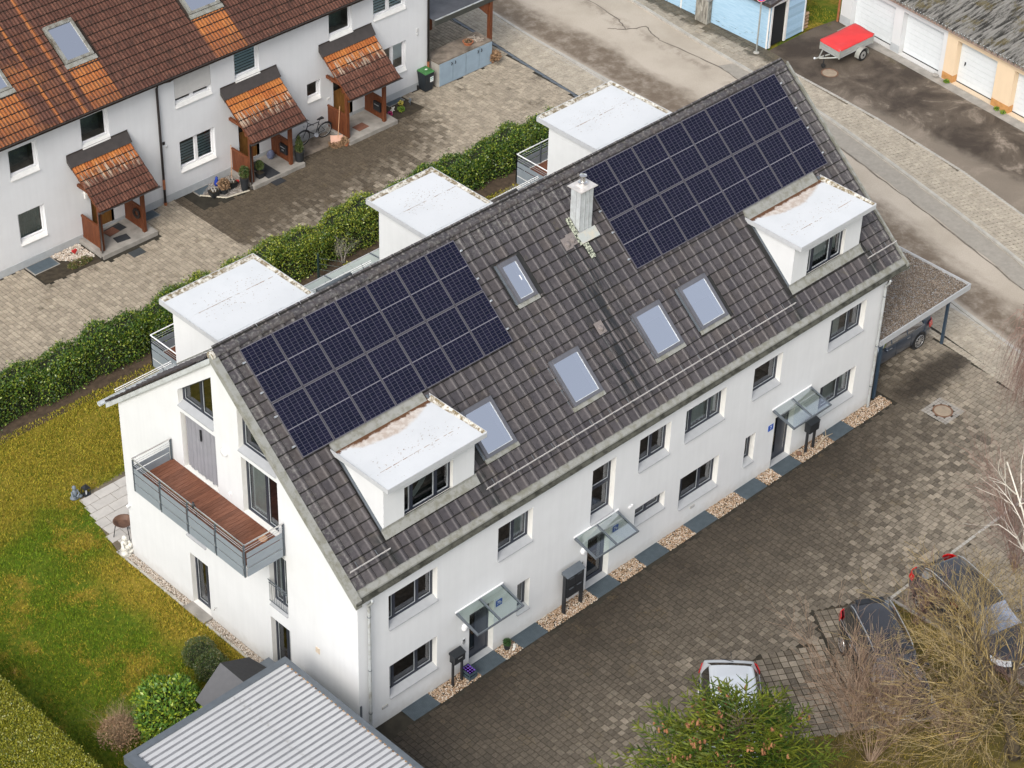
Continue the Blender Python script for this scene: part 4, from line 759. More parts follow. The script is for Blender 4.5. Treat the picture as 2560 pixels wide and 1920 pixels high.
# ---------------- roof
m=MB(); t=.20
for (ya,za,yb,zb) in ((-.02,rz(-.02)-.09,RY,RZ-.09),(RY,RZ-.09,11.2,rz(11.2)-.09)):
    m.add([(-.06,ya,za),(24.2,ya,za),(24.2,yb,zb),(-.06,yb,zb),(-.06,ya,za-.12),(24.2,ya,za-.12),(24.2,yb,zb-.12),(-.06,yb,zb-.12)],[(0,1,2,3),(4,7,6,5),(0,4,5,1),(2,6,7,3),(1,5,6,2),(3,7,4,0)])
RF=m.build('roof',simple('roof_underlay',(.03,.03,.03),.9),H)
TWW=.3945; GAU=.3868
def tile_mesh(w,g,mat,prof,name='roof_tile',th=.028,lift=.026):
    """local: x across, y up the slope, z normal; lower edge at y=0"""
    m=MB(); n=len(prof); Lg=g+.045
    lo=[(x*w,-.02+(.012*math.sin(x*math.pi) if 1 else 0)*-1,z+lift) for x,z in prof]; hi=[(x*w,Lg,z-.002) for x,z in prof]; lb=[(x*w,-.018,z+lift-th-.01) for x,z in prof]
    m.add(lo+hi+lb,[(i,i+1,n+i+1,n+i) for i in range(n-1)]+[(2*n+i,2*n+i+1,i+1,i) for i in range(n-1)]+[(n-1,3*n-1,2*n-1)])
    m.c=1; dk=[(x*w,g-.060+.016*math.sin(min(1,x/.66)*math.pi)*-1,z+lift*(1-(g-.04)/Lg)+.0035) for x,z in prof]; dk2=[(x*w,g-.005,z+lift*.1+.0035) for x,z in prof]; m.add(dk+dk2,[(i,i+1,n+i+1,n+i) for i in range(n-1)])  # dark strip below the upper tile's lip: painted gap shadow plus dirt
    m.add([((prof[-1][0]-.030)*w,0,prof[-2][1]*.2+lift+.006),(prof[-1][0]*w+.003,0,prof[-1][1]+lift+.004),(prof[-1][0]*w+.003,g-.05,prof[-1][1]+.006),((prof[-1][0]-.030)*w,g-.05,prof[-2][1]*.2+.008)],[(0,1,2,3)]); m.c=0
    return m
PROF=[(.012,-.004),(.03,.006),(.10,.001),(.56,.001),(.63,.008),(.70,.034),(.76,.038),(.84,.034),(.90,.012),(.992,.004)]
tm=tile_mesh(TWW,GAU,TILE,PROF); TILE2=[TILE,T_SHADE_DIRT]
def roof_tiles(parent,places,base,mat,nind,name='roof_tile'):
    """places: list of (Matrix) ; nearest in view become objects"""
    P=np.array([list(M.translation) for M in places]); iv,d=inview(P,20); o=np.argsort(np.where(iv,d,1e9)); ind=[places[i] for i in o[:nind]]
    me=base.mesh(name,mat); copies(me,name,parent,ind)
    rest=[places[i] for i in o[nind:]]
    if not rest: return
    V0=np.array(base.v); 
    tris=[];mi=[]
    for f,q in zip(base.f,base.mi):
        for k in range(1,len(f)-1): tris.append((f[0],f[k],f[k+1])); mi.append(q)
    F0=np.array(tris); A=np.array([np.array(M) for M in rest]); V=np.einsum('nij,kj->nki',A[:,:3,:3],V0)+A[:,None,:3,3]
    F=F0[None]+len(V0)*np.arange(len(rest))[:,None,None]; o=npmesh(name,V.reshape(-1,3),F.reshape(-1,3),mat,parent,mi=np.tile(mi,len(rest))); o['kind']='stuff'
SKY=[(5.90,7.11,1.11,2.28),(9.49,10.72,1.11,2.28),(13.08,14.30,1.11,2.28),(15.17,16.41,1.14,2.29),(9.70,10.47,3.74,4.75)]
DOR=[(1.78,5.23,.90,3.0),(19.24,22.70,.92,3.0)]
Rs=Matrix.Rotation(math.radians(40.86),4,'X'); places=[]
ncol=61; X_=.09
for r in range(20):
    s=.24+r*GAU; y=s*CA; z=5.437+s*SA-.0
    if s>7.60: continue
    for c in range(ncol+1):
        x=X_+c*TWW
        if x+TWW>24.25: continue
        xc,yc=x+TWW/2,y+GAU*CA/2; skip=False
        for a,b,c0,c1 in SKY:
            if a-.12<xc<b+.12 and c0-.15<yc<c1+.05: skip=True
        for a,b,c0,c1 in DOR:
            if a-.10<xc<b+.10 and c0-.05<yc<c1-.1: skip=True
        if 12.95<xc<13.6 and 4.35<yc<4.95: skip=True
        if skip: continue
        places.append(Matrix.Translation((x,y,z-.045))@Rs@Matrix.Rotation(random.uniform(-.012,.012),4,'Z')@Matrix.Rotation(random.uniform(-.01,.004),4,'X'))
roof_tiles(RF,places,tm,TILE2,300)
places=[]; Rb=Matrix.Translation((0,0,0))@Matrix.Rotation(math.pi,4,'Z')@Rs
for r in range(16):
    s=.05+r*GAU; y=11.15-s*CA; z=rz(11.15)+s*SA-.045
    if y<RY+.1: continue
    for c in range(61):
        x=.13+TWW+c*TWW-.02
        if any(a<x-TWW/2<b and y>8.4 for a,b in ((2.2,5.6),(10.3,13.1),(17.9,21.5))): continue
        places.append(Matrix.Translation((x,y,z))@Rb)
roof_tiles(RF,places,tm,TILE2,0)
# ridge tiles
rt=MB(); n=10; pr=[(.13*math.cos(math.pi*k/n),.13*math.sin(math.pi*k/n)*.85) for k in range(n+1)]
rt.add([(0,p[0]*1.12,p[1]*1.12) for p in pr]+[(.05,p[0]*1.15,p[1]*1.15) for p in pr]+[(.07,p[0]*1.0,p[1]*1.0) for p in pr]+[(.43,p[0]*.95,p[1]*.9) for p in pr],[(j*(n+1)+i,j*(n+1)+i+1,(j+1)*(n+1)+i+1,(j+1)*(n+1)+i) for j in range(3) for i in range(n)]+[tuple(range(n+1))])
rme=rt.mesh('ridge_tile',TILE,smooth=False); copies(rme,'ridge_tile',RF,[Matrix.Translation((.0+i*.4,RY,RZ-.045)) for i in range(60)])
m=MB(); m.tube([(-.1,RY,RZ-.03),(.0,RY,RZ-.03)],.14,12); m.build('ridge_end_cap',RIMD,RF)
# verges
for (xa,xb,fc) in ((-.13,.09,-1),(24.22,24.30,1)):
    m=MB()
    for ya,yb in ((-.10,RY),):
        za,zb=rz(ya)+.03,RZ+.03
        m.add([(xa,ya,za),(xb,ya,za-.0),(xb,yb,zb),(xa,yb,zb),(xa,ya,za-.24),(xb,ya,za-.24),(xb,yb,zb-.24),(xa,yb,zb-.24)],[(0,1,2,3),(4,7,6,5),(0,3,7,4),(1,5,6,2),(0,4,5,1)])
    m.build('verge_flashing',LEAD,RF)
    m=MB(); ya,yb=RY,11.25; za,zb=RZ-.02,rz(yb)-.02
    m.add([(xa,ya,za-.06),(xb,ya,za-.06),(xb,yb,zb-.06),(xa,yb,zb-.06),(xa,ya,za-.24),(xb,ya,za-.24),(xb,yb,zb-.24),(xa,yb,zb-.24)],[(0,1,2,3),(4,7,6,5),(0,3,7,4),(1,5,6,2),(2,6,7,3)]); m.build('verge_flashing',ZINCL,RF)
# stepped tile edge on the rear verge
m=MB()
for r in range(15):
    y=11.22-r*GAU*CA; y2=y-GAU*CA
    if y2<RY+.15: break
    za,zb=rz(y)+.0,rz(y2)-.01; m.hexa([(-.16,y,za-.03),(.12,y,za-.03),(.12,y2,zb-.05),(-.16,y2,zb-.05),(-.16,y,za+.035),(.12,y,za+.035),(.12,y2,zb+.0),(-.16,y2,zb+.0)])
m.build('verge_tiles',simple('verge_tile_dark',(.035,.028,.026),.7,.2,6),RF)
# eave flashing + box gutter at the front
m=MB(); ya,yb=.24,.0; m.add([(-.10,.25,rz(.25)-.075),(24.25,.25,rz(.25)-.075),(24.25,.0,rz(0)-.03),(-.10,.0,rz(0)-.03),(-.10,-.01,rz(0)-.08),(24.25,-.01,rz(0)-.08)],[(0,3,2,1),(3,4,5,2)]); m.build('eave_flashing',LEAD,RF)
m=MB()
for x in np.arange(.3,24,.19):
    if random.random()<.4: m.ball((x,.09,rz(.09)-.045),.02,6,4,(1,1,.5))
m.build('rivets',LEAD,RF)
def gutter(x0,x1,y,z,r,mat,par,n=8,side=-1,name='gutter'):
    m=MB(); pr=[(y+side*r*math.cos(math.pi*k/n),z-r*math.sin(math.pi*k/n)) for k in range(n+1)]; pr2=[(y+side*(r-.008)*math.cos(math.pi*k/n),z-(r-.008)*math.sin(math.pi*k/n)) for k in range(n+1)]
    m.add([(x0,a,b) for a,b in pr]+[(x1,a,b) for a,b in pr]+[(x0,a,b) for a,b in pr2]+[(x1,a,b) for a,b in pr2],[(k,k+1,n+2+k,n+1+k) for k in range(n)]+[(2*n+2+k,3*n+3+k,3*n+4+k,2*n+3+k) for k in range(n)]+[tuple(range(n+1))])
    m.tube([(x0,y+side*r,z),(x1,y+side*r,z)],.012,6); o=m.build(name,mat,par); return o
gutter(-.12,24.32,-.10,5.36,.085,m_zinc('mossy_gutter',(.10,.10,.08),(.035,.035,.027),.7),RF)
m=MB(); m.box(-.05,24.2,-.05,.0,5.24,5.30); m.build('soffit',ZINC,RF)
gutter(-.30,24.32,11.36,5.78,.085,ZINCL,RF,side=1); 
# ---------------- snow guards
def snowguard(x0,x1,y,par,side=1):
    z=rz(y); t=MB(); nx=0; ny,nz=(-SA,CA) if side==1 else (SA,CA)
    for h in (.12,.19):
        yy=y+ny*h-(.02 if h<.15 else 0)*side; zz=z+nz*h; t.tube([(x0,yy,zz),(x1,yy,zz)],.015,8)
    g=t.build('snow_guard',simple('bright_rail',(.52,.49,.47),.35,.08,6,.2) if side==1 else WHITEPVC,par)
    n=max(2,round((x1-x0)/.79)); 
    for i in range(n):
        x=x0+(x1-x0)*(i+.5)/n; m=MB(); s=side
        m.tube([(x,y+.16*s*CA,z+.16*SA+.03),(x,y-.05*s,z-.02+.03),(x,y+ny*.22-.03*s,z+nz*.22)],.009,5); m.tube([(x,y+ny*.22-.03*s,z+nz*.22),(x,y+ny*.06,z+nz*.06)],.011,5); m.build('bracket',ANTHL,g)
snowguard(5.32,18.96,.56,H); snowguard(.14,1.60,.54,H); snowguard(22.69,24.17,.58,H)
for a,b in ((.05,2.15),(5.7,10.2),(13.15,17.8)): snowguard(a,b,10.85,H,-1)
# rolled tubes lying behind the guard on the rear slope
for a,b in ((7.75,9.15),(15.2,16.55)):
    m=MB(); m.tube([(a,10.75,rz(10.75)+.13),(b,10.75,rz(10.75)+.13)],.075,10); o=m.build('roof_pipe',BROWNM if a>10 else ANTHL,RF,smooth=True)
m=MB(); 
for a,b in ((5.75,10.25),(13.2,17.8)): m.add([(a,11.1,rz(11.1)+.05),(b,11.1,rz(11.1)+.05),(b,9.1,rz(9.1)+.05),(a,9.1,rz(9.1)+.05)],[(0,1,2,3)])
m.build('rear_sheet',FORMG,RF)
# ---------------- skylights
def skylight(x0,x1,ya,yb,glass,blind=None,room=True,small=False,handle=False):
    s0,s1=ya/CA,yb/CA
    def P(x,s,h): return (x,s*CA-h*SA,5.437+s*SA+h*CA)
    def bx(m,a,b,c,d,h0,h1): m.hexa([P(a,c,h0),P(b,c,h0),P(b,d,h0),P(a,d,h0),P(a,c,h1),P(b,c,h1),P(b,d,h1),P(a,d,h1)])
    f=.11; m=MB(); bx(m,x0,x0+f,s0,s1,-.06,.10);bx(m,x1-f,x1,s0,s1,-.06,.10);bx(m,x0+f,x1-f,s0,s0+.10,-.06,.09); bx(m,x0+f,x1-f,s1-.15,s1,-.06,.12); k=m.build('skylight',SILLD,H)
    m=MB(); bx(m,x0-.06,x1+.06,s0-.14,s0-.002,-.0,.030); m.build('flashing',LEAD,k); m=MB(); bx(m,x0-.07,x0-.002,s0,s1,-.03,.006);bx(m,x1+.002,x1+.07,s0,s1,-.03,.006); m.build('side_flashing',ANTHL,k)
    m=MB(); bx(m,x0-.02,x1+.02,s1+.0,s1+.025,-.02,.135); m.build('top_cover',BROWNM,k)
    m=MB(); m.add([P(x0+f,s0+.10,.075),P(x1-f,s0+.10,.075),P(x1-f,s1-.15,.075),P(x0+f,s1-.15,.075)],[(0,1,2,3)]); m.build('pane',glass,k)
    m=MB(); q=.02; bx(m,x0+f,x0+f+q,s0+.1,s1-.15,.05,.08);bx(m,x1-f-q,x1-f,s0+.1,s1-.15,.05,.08);bx(m,x0+f+q,x1-f-q,s0+.1,s0+.1+q,.05,.08); m.build('pane_edge',ZINCL,k)
    # attic shaft below
    A=P(x0+f,s0+.1,-.02);B2=P(x1-f,s0+.1,-.02);C2=P(x1-f,s1-.15,-.02);D2=P(x0+f,s1-.15,-.02)
    lo=[(p[0],p[1]+.25,p[2]-.85) for p in (A,B2,C2,D2)]; m=MB(); m.add([A,B2,C2,D2]+lo,[(0,1,5,4),(2,3,7,6),(3,0,4,7),(1,2,6,5)]); m.build('shaft',ROOMW,k)
    m=MB(); m.add(lo,[(0,1,2,3)]); m.build('shaft_floor',ROOMP,k)
    m=MB(); bx(m,x1-f-.17,x1-f-.035,s0+.13,s1-.16,.025,.03); m.build('lit_lining_strip',ROOMW,k)  # white strip just under the glass stands in for the lit shaft side
    if blind:
        sb=s1-.15-(s1-s0-.25)*blind; m=MB(); m.add([P(x0+f+.03,sb,.034),P(x1-f-.03,sb,.034),P(x1-f-.03,s1-.16,.034),P(x0+f+.03,s1-.16,.034)],[(0,1,2,3)]); m.build('blind',ROOMW,k)
    if handle: m=MB(); m.tube([P(x1-f-.14,s0+.75,.085),P(x1-f-.14,s0+.6,.085)],.012,6); m.build('handle',WHITEPVC,k)
SILLD=simple('grey_brown_aluminium',(.15,.15,.165),.35,.08,4,.4); ROOMP=simple('attic_floor_mauve',(.80,.77,.92),.8,.08,2)
for i,(a,b,c,d) in enumerate(SKY): skylight(a,b,c,d,SKYG,{2:.25,3:.42}.get(i),handle=(i==4))
# ---------------- roof vents
for x,s in ((12.40,5.85),(12.64,5.90),(11.85,3.13)):
    y,z=s*CA,5.437+s*SA; m=MB(); m.add([(x-.16,y-.16,z-.10),(x+.16,y-.16,z-.10),(x+.16,y+.14,z+.16),(x-.16,y+.14,z+.16)],[(0,1,2,3)]); m.lathe((x,y-.02,z-.03),[(.085,-.02),(.085,.07),(.07,.10),(.02,.115)],14,sy=1.25); m.build('roof_vent',simple('grey_vent',(.19,.165,.155),.8,.1),RF,smooth=False)
# ---------------- chimney
m=MB(); cx0,cx1,cy0,cy1=13.02,13.56,4.51,4.93; zt=10.84; m.box(cx0,cx1,cy0,cy1,9.0,zt)
CH=m.build('chimney',ZINCL,H); m=MB()
for x in (cx0+.17,cx0+.35): m.box(x,x+.012,cy0-.018,cy0-.0,9.25,zt)
for y in (cy0+.17,): m.box(cx0-.018,cx0,y,y+.012,9.4,zt)
m.box(cx0-.006,cx0+.01,cy0-.006,cy0+.01,9.2,zt); m.build('standing_seam',SILL,CH)
m=MB(); m.box(cx0-.09,cx1+.09,cy0-.09,cy1+.09,zt,zt+.025); m.hexa([(cx0+.1,cy0+.06,zt+.025),(cx1-.1,cy0+.06,zt+.025),(cx1-.1,cy1-.06,zt+.025),(cx0+.1,cy1-.06,zt+.025),(cx0+.16,cy0+.12,zt+.07),(cx1-.16,cy0+.12,zt+.07),(cx1-.16,cy1-.12,zt+.07),(cx0+.16,cy1-.12,zt+.07)]); m.build('chimney_cap',simple('cap_sheet',(.60,.57,.54),.4,.15,5,.3),CH)
m=MB(); m.lathe(((cx0+cx1)/2,(cy0+cy1)/2,zt+.07),[(.12,-.02),(.12,.05),(.145,.05),(.145,.075),(.09,.10),(.075,.10),(.075,.29),(.115,.29),(.115,.315),(.02,.345)],20); m.build('flue',CHROME,CH,smooth=False)
def PS(x,s,h=0): return (x,s*CA-h*SA,5.437+s*SA+h*CA)
m=MB(); m.add([PS(cx0-.12,5.62,.035),PS(cx1+.12,5.62,.035),PS(cx1+.12,5.97,.035),PS(cx0-.12,5.97,.035)],[(0,1,2,3)]); m.build('chimney_apron',m_zinc('apron_lead',(.45,.47,.44),(.55,.50,.40),.6),CH)
m=MB(); 
for a,b in ((cx0-.22,cx0-.03),): m.add([PS(a,5.62,.03),PS(b,5.62,.03),PS(b,6.55,.03),PS(a,6.55,.03)],[(0,1,2,3)])
m.add([PS(cx0-.1,5.10,.04),PS(cx0+.10,5.10,.04),PS(cx0+.10,5.60,.04),PS(cx0-.12,5.60,.04)],[(0,1,2,3)])
k=NB('lichen_flashing'); n=k.noise(16,5,.7); cc=k.mix(k.mr(n,.46,.54),(.035,.04,.03),(.42,.44,.34)); m.build('side_flashing',k.fin(cc,.8),CH)
# ---------------- solar panels
PW,PH,G_=1.134,1.722,.02
def panel_meshes():
    m=MB(); f=.014; m.box(0,PW,0,f,-.035,.004);m.box(0,PW,PH-f,PH,-.035,.004);m.box(0,f,f,PH-f,-.035,.004);m.box(PW-f,PW,f,PH-f,-.035,.004); fr=m.mesh('frame',PFRAME)
    m=MB(); m.add([(f,f,-.004),(PW-f,f,-.004),(PW-f,PH-f,-.004),(f,PH-f,-.004)],[(0,1,2,3)]); m.add([(f,f,-.034),(PW-f,f,-.034),(PW-f,PH-f,-.034),(f,PH-f,-.034)],[(3,2,1,0)]); bs=m.mesh('backsheet',BSHEET)
    m=MB(); cw=(PW-2*f-.02)/6; hh=(PH-2*f-.05)/18
    for i in range(6):
        for j in range(18):
            x=f+.01+i*cw; y=f+.01+j*hh+(.025 if j>8 else 0); m.add([(x+.0038,y+.0024,-.001),(x+cw-.0038,y+.0024,-.001),(x+cw-.0038,y+hh-.0024,-.001),(x+.0038,y+hh-.0024,-.001)],[(0,1,2,3)])
    ce=m.mesh('cell_grid',CELL); return fr,bs,ce
PMS=panel_meshes(); ORD=['first','second','third','fourth','fifth','sixth','seventh','eighth']
for arr,(x0,s0,nc,nm) in enumerate(((.728,3.984,7,'left'),(14.176,4.053,8,'right'))):
    for r in range(2):
        for c in range(nc):
            s=s0+r*(PH+G_); x=x0+c*(PW+G_); loc=(x,s*CA,5.569+s*SA)
            o=thing('solar_panel',loc,f"{ORD[c]} dark solar panel from the left in the {'lower' if r==0 else 'upper'} row of the {nm} roof array",'solar panel',f'solar panels of the {nm} roof array'); o.rotation_euler=(math.radians(40.86),0,0)
            for me in PMS: q=bpy.data.objects.new(me.name.split('.')[0],me); COL.objects.link(q); q.parent=o
    w=nc*(PW+G_)-G_
    rl=thing('mounting_rails',(x0,s0*CA,5.5+s0*SA),f'aluminium mounting rails and clamps under the {nm} solar array','mounting rail'); rl.rotation_euler=(math.radians(40.86),0,0)
    for sy in (.42,1.38,.42+PH,1.38+PH):
        m=MB(); m.box(-.12,w+.12,sy,sy+.04,-.02,.025); o=m.build('rail',STEEL,rl,org=None); 
        o.data.transform(Matrix.Translation(WORLD[rl.name])); m=MB()
        for ex in (-.10,w+.06): m.box(ex-.02,ex+.05,sy-.005,sy+.045,-.01,.035)
        o=m.build('end_clamp',STEEL,rl); o.data.transform(Matrix.Translation(WORLD[rl.name]))
# ---------------- dormers on the front slope
SEAMM=simple('seam_silt',(.30,.21,.15),.8,.4,12)
def seam(par,x0,x1,y,zf):
    '''welded overlap of two membrane sheets and the silt caught along it'''
    m=MB(); m.box(x0-.3,x1+.2,y-.004,y+.05,zf(y)-.01,zf(y)+.005); m.build('membrane_seam',MEMB,par)
    m=MB(); x=x0
    while x<x1:
        L=random.uniform(.03,.22); w=random.uniform(.006,.020); yy=y-.012+random.uniform(-.008,.008)
        if random.random()<.62: m.add([(x,yy-w,zf(y)+.003),(x+L,yy-w*.6,zf(y)+.003),(x+L,yy+w*.5,zf(y)+.003),(x,yy+w,zf(y)+.003)],[(0,1,2,3)])
        x+=L
    for _ in range(150):
        x=random.uniform(x0,x1); yy=y+random.gauss(0,.35); s=random.uniform(.006,.018)
        if zf(yy)>0: m.add([(x-s,yy-s*.6,zf(y)+.004),(x+s,yy-s*.5,zf(y)+.004),(x+s*.7,yy+s*.7,zf(y)+.004),(x-s*.8,yy+s*.5,zf(y)+.004)],[(0,1,2,3)])
    m.build('silt_specks',SEAMM,par)['kind']='stuff'
def dormer(x0,x1,yf,sx0,sx1,wx0,wx1,cur,lab):
    yb=2.95; zt=7.90; zb=rz(yf); fr=FRONT(yf)
    m=MB(fr); m.wall([(x0,zb-.1),(x1,zb-.1),(x1,zt),(x0,zt)],[rect(wx0,wx1,zb+.05,7.36)],0,0,.16,1)
    D=m.build('dormer',[STUCCO,REVEAL],H,label=lab)
    for x,s in ((x0,-1),(x1,1)): m=MB(); m.add([(x,yf,zb-.1),(x,yb,rz(yb)-.1),(x,yb,zt),(x,yf,zt)],[(0,1,2,3)]); m.build('cheek_wall',STUCCO,D)
    # slab with rims
    y0=.57 if x0<10 else .60; z1=8.0; z0=7.87; 
    m=MB(); m.hexa([(sx0,y0,z0),(sx1,y0,z0),(sx1,yb,z0+.02),(sx0,yb,z0+.02),(sx0,y0,z1),(sx1,y0,z1),(sx1,yb,z1-.05),(sx0,yb,z1-.05)]); m.build('dormer_roof',MEMB,D)
    seam(D,sx0+.35,sx1-.35,y0+.72,lambda y:z1-.05*(y-y0)/(yb-y0))
    m=MB(); m.box(sx0-.015,sx0,y0-.015,yb,z0-.02,z1+.012);m.box(sx1,sx1+.015,y0-.015,yb,z0-.02,z1+.05); m.box(sx0,sx1,y0-.015,y0,z0-.02,z1+.012); m.build('fascia',FASCIA,D)
    m=MB(); m.hexa([(sx1-.14,y0+.05,z1-.005),(sx1-.002,y0+.05,z1-.005),(sx1-.002,yb-.1,z1-.06),(sx1-.2,yb-.1,z1-.06),(sx1-.05,y0+.05,z1+.006),(sx1-.002,y0+.05,z1+.045),(sx1-.002,yb-.1,z1+.045),(sx1-.09,yb-.1,z1-.03)]); m.build('rim_dirt',RIMD,D)
    # silted gutter zone at the back: irregular lens-shaped deposit
    n=26; a=[];b=[]
    for i in range(n+1):
        t=i/n; x=sx0+.12+(sx1-sx0-.42)*t; wv=.40*math.sin(math.pi*min(1,t*1.02+.02))**.45+random.uniform(-.035,.035); yb_=2.86; za=lambda y:z1-.05*(y-y0)/(yb-y0)+.004
        a.append((x,yb_,za(yb_)+.012)); b.append((x,yb_-max(.05,wv),za(yb_-max(.05,wv))))

    # metal upstand towards the slope
    m=MB(); m.hexa([(x0-.08,2.80,7.93),(x1-.06,2.80,7.93),(x1-.06,2.95,7.90),(x0-.08,2.95,7.90),(x0-.08,2.84,7.97),(x1-.06,2.84,7.97),(x1-.06,3.12,rz(3.12)+.05),(x0-.08,3.12,rz(3.12)+.05)]); m.build('back_upstand',LEAD,D)
    # window
    w=MB(fr)
    window3(D,fr,wx0,wx1,zb+.05,7.36,cur)
    m=MB(fr); m.box(wx0-.02,wx1+.02,-.03,.10,zb+.02,zb+.05); m.build('window_sill',SILL,D)
    m=MB(); m.add([(x0-.10,yf-.02,zb+.06),(x1+.08,yf-.02,zb+.06),(x1+.08,yf-.20,rz(yf-.20)+.05),(x0-.10,yf-.20,rz(yf-.20)+.05)],[(0,1,2,3)]); m.add([(x0-.10,yf-.005,zb+.14),(x1+.08,yf-.005,zb+.14),(x1+.08,yf-.02,zb+.06),(x0-.10,yf-.02,zb+.06)],[(0,1,2,3)]); m.build('front_flashing',LEAD,D)
    m=MB()
    for x in (x0-.06,x1+.02): m.add([(x-.03,yf-.1,rz(yf-.1)+.045),(x+.07,yf-.1,rz(yf-.1)+.045),(x+.07,yb,rz(yb)+.045),(x-.03,yb,rz(yb)+.045)],[(0,1,2,3)])
    m.build('side_flashing',ANTHL,D)
def window3(D,fr,u0,u1,z0,z1,cur):
    d0,d1=.12,.19; m=MB(fr); q=.06; W3=u1-u0; cuts=[u0+q,u0+W3*.20,u0+W3*.70,u1-q]
    m.box(u0,u1,d0,d1,z0,z0+q);m.box(u0,u1,d0,d1,z1-q,z1);m.box(u0,u0+q,d0+.001,d1,z0+q,z1-q);m.box(u1-q,u1,d0+.001,d1,z0+q,z1-q)
    for c in cuts[1:3]: m.box(c-.055,c+.055,d0+.002,d1,z0+q,z1-q)
    m.build('window_frame',ANTH,D)
    for i in range(3):
        a=cuts[i]+(.055 if i else 0); b=cuts[i+1]-(.055 if i<2 else 0)
        s=MB(fr); s.box(a,a+.02,d1-.04,d1,z0+q,z1-q);s.box(b-.02,b,d1-.04,d1,z0+q,z1-q);s.box(a+.02,b-.02,d1-.04,d1,z0+q,z0+q+.02); s.build('sash_edge',ZINCL,D)
        g=MB(fr); g.quad((a,d1-.02,z0+q),(b,d1-.02,z0+q),(b,d1-.02,z1-q),(a,d1-.02,z1-q)); g.build('pane',GLASS,D)
    c=MB(fr); n=60
    if cur:
        vs=[]
        for i in range(n+1):
            u=u0+.1+(W3-.2)*i/n; dd=d1+.1+.03*math.sin(i*1.5); arch=.25+.22*abs(i/n-.5)*2
            vs+=[(u,dd,z0+arch*.6),(u,dd,z1-.12)]
        c.add(vs,[(2*i,2*i+2,2*i+3,2*i+1) for i in range(n)]); c.build('curtain',CURT,D,smooth=True)
    else:
        for k2 in range(5):
            pts=[(u0+W3*(.62-k2*.012-.28*t*t),d1+.12+.02*k2,z1-.1-(z1-z0-.35)*t) for t in [j/8 for j in range(9)]]; c.tube(pts,.012,4)
        c.build('curtain',CURT,D)
    r=MB(fr); r.box(u0,u1,d1+.3,d1+1.0,z0,z1); r.build('room_recess',ROOM,D)
dormer(1.78,5.23,.90,1.66,5.36,2.55,4.40,False,'left front dormer with a dark silt line along its back edge')
dormer(19.24,22.70,.93,19.12,22.86,20.0,21.88,True,'right front dormer near the far verge')
# ---------------- rear dormers and balconies
for (a,b,lab) in ((2.11,5.67,'rear dormer nearest the gable'),(10.29,13.10,'narrow middle rear dormer'),(17.93,21.50,'rear dormer behind the chimney')):
    z1=8.5; m=MB(); wx0,wx1=a+.10,b-.10; m.box(wx0,wx1,8.6,Wd-.0,5.5,z1-.12); m.hexa([(wx0,8.0,8.25),(wx1,8.0,8.25),(wx1,8.6,7.9),(wx0,8.6,7.9),(wx0,8.3,8.3),(wx1,8.3,8.3),(wx1,8.6,z1-.12),(wx0,8.6,z1-.12)]); D=m.build('dormer',STUCCO,H,label=lab)
    m=MB(); m.hexa([(a,8.37,z1-.13),(b,8.37,z1-.13),(b,11.24,z1-.13),(a,11.24,z1-.13),(a,8.37,z1),(b,8.37,z1),(b,11.24,z1),(a,11.24,z1)]); m.build('dormer_roof',MEMB,D); seam(D,a+.4,b-.25,9.95,lambda y:z1)
    m=MB(); m.box(a-.02,a,8.37,11.26,z1-.15,z1+.015); m.box(b,b+.02,8.37,11.26,z1-.15,z1+.05); m.box(a,b,11.24,11.26,z1-.15,z1+.05); m.build('fascia',FASCIA,D)
    m=MB(); m.hexa([(a+.05,11.06,z1+.002),(b,11.06,z1+.002),(b,11.238,z1+.002),(a+.05,11.238,z1+.002),(a+.05,11.14,z1+.006),(b,11.14,z1+.006),(b,11.238,z1+.045),(a+.05,11.238,z1+.045)]); m.hexa([(b-.13,8.5,z1+.001),(b-.002,8.5,z1+.001),(b-.002,11.1,z1+.001),(b-.13,11.1,z1+.001),(b-.07,8.5,z1+.005),(b-.002,8.5,z1+.04),(b-.002,11.1,z1+.04),(b-.07,11.1,z1+.005)]); m.build('rim_dirt',RIMD,D)
    m=MB(); m.hexa([(a+.02,8.25,z1-.15),(b,8.25,z1-.15),(b,8.5,z1-.05),(a+.02,8.5,z1-.05),(a+.02,8.25,z1-.06),(b,8.25,z1-.06),(b,8.5,z1+.012),(a+.02,8.5,z1+.012)]); 
    for j in range(3): m.box(a+.3,b-.02,8.02+j*.08,8.04+j*.08,z1-.09-(.08*(2-j)*.8),z1-.06-(.08*(2-j)*.8))
    m.add([(a,7.9,rz(7.9)+.07),(b,7.9,rz(7.9)+.07),(b,8.26,z1-.07),(a,8.26,z1-.07)],[(0,1,2,3)]); m.build('upper_flashing',ZINCL,D)
    m=MB(); ys_=np.linspace(7.6,10.8,8); m.add([(wx0-.06,y,rz(y)+.06) for y in ys_]+[(wx0-.0,y,rz(y)+.09) for y in ys_],[(i,i+1,9+i,8+i) for i in range(7)]); m.build('side_flashing',LEAD,D)
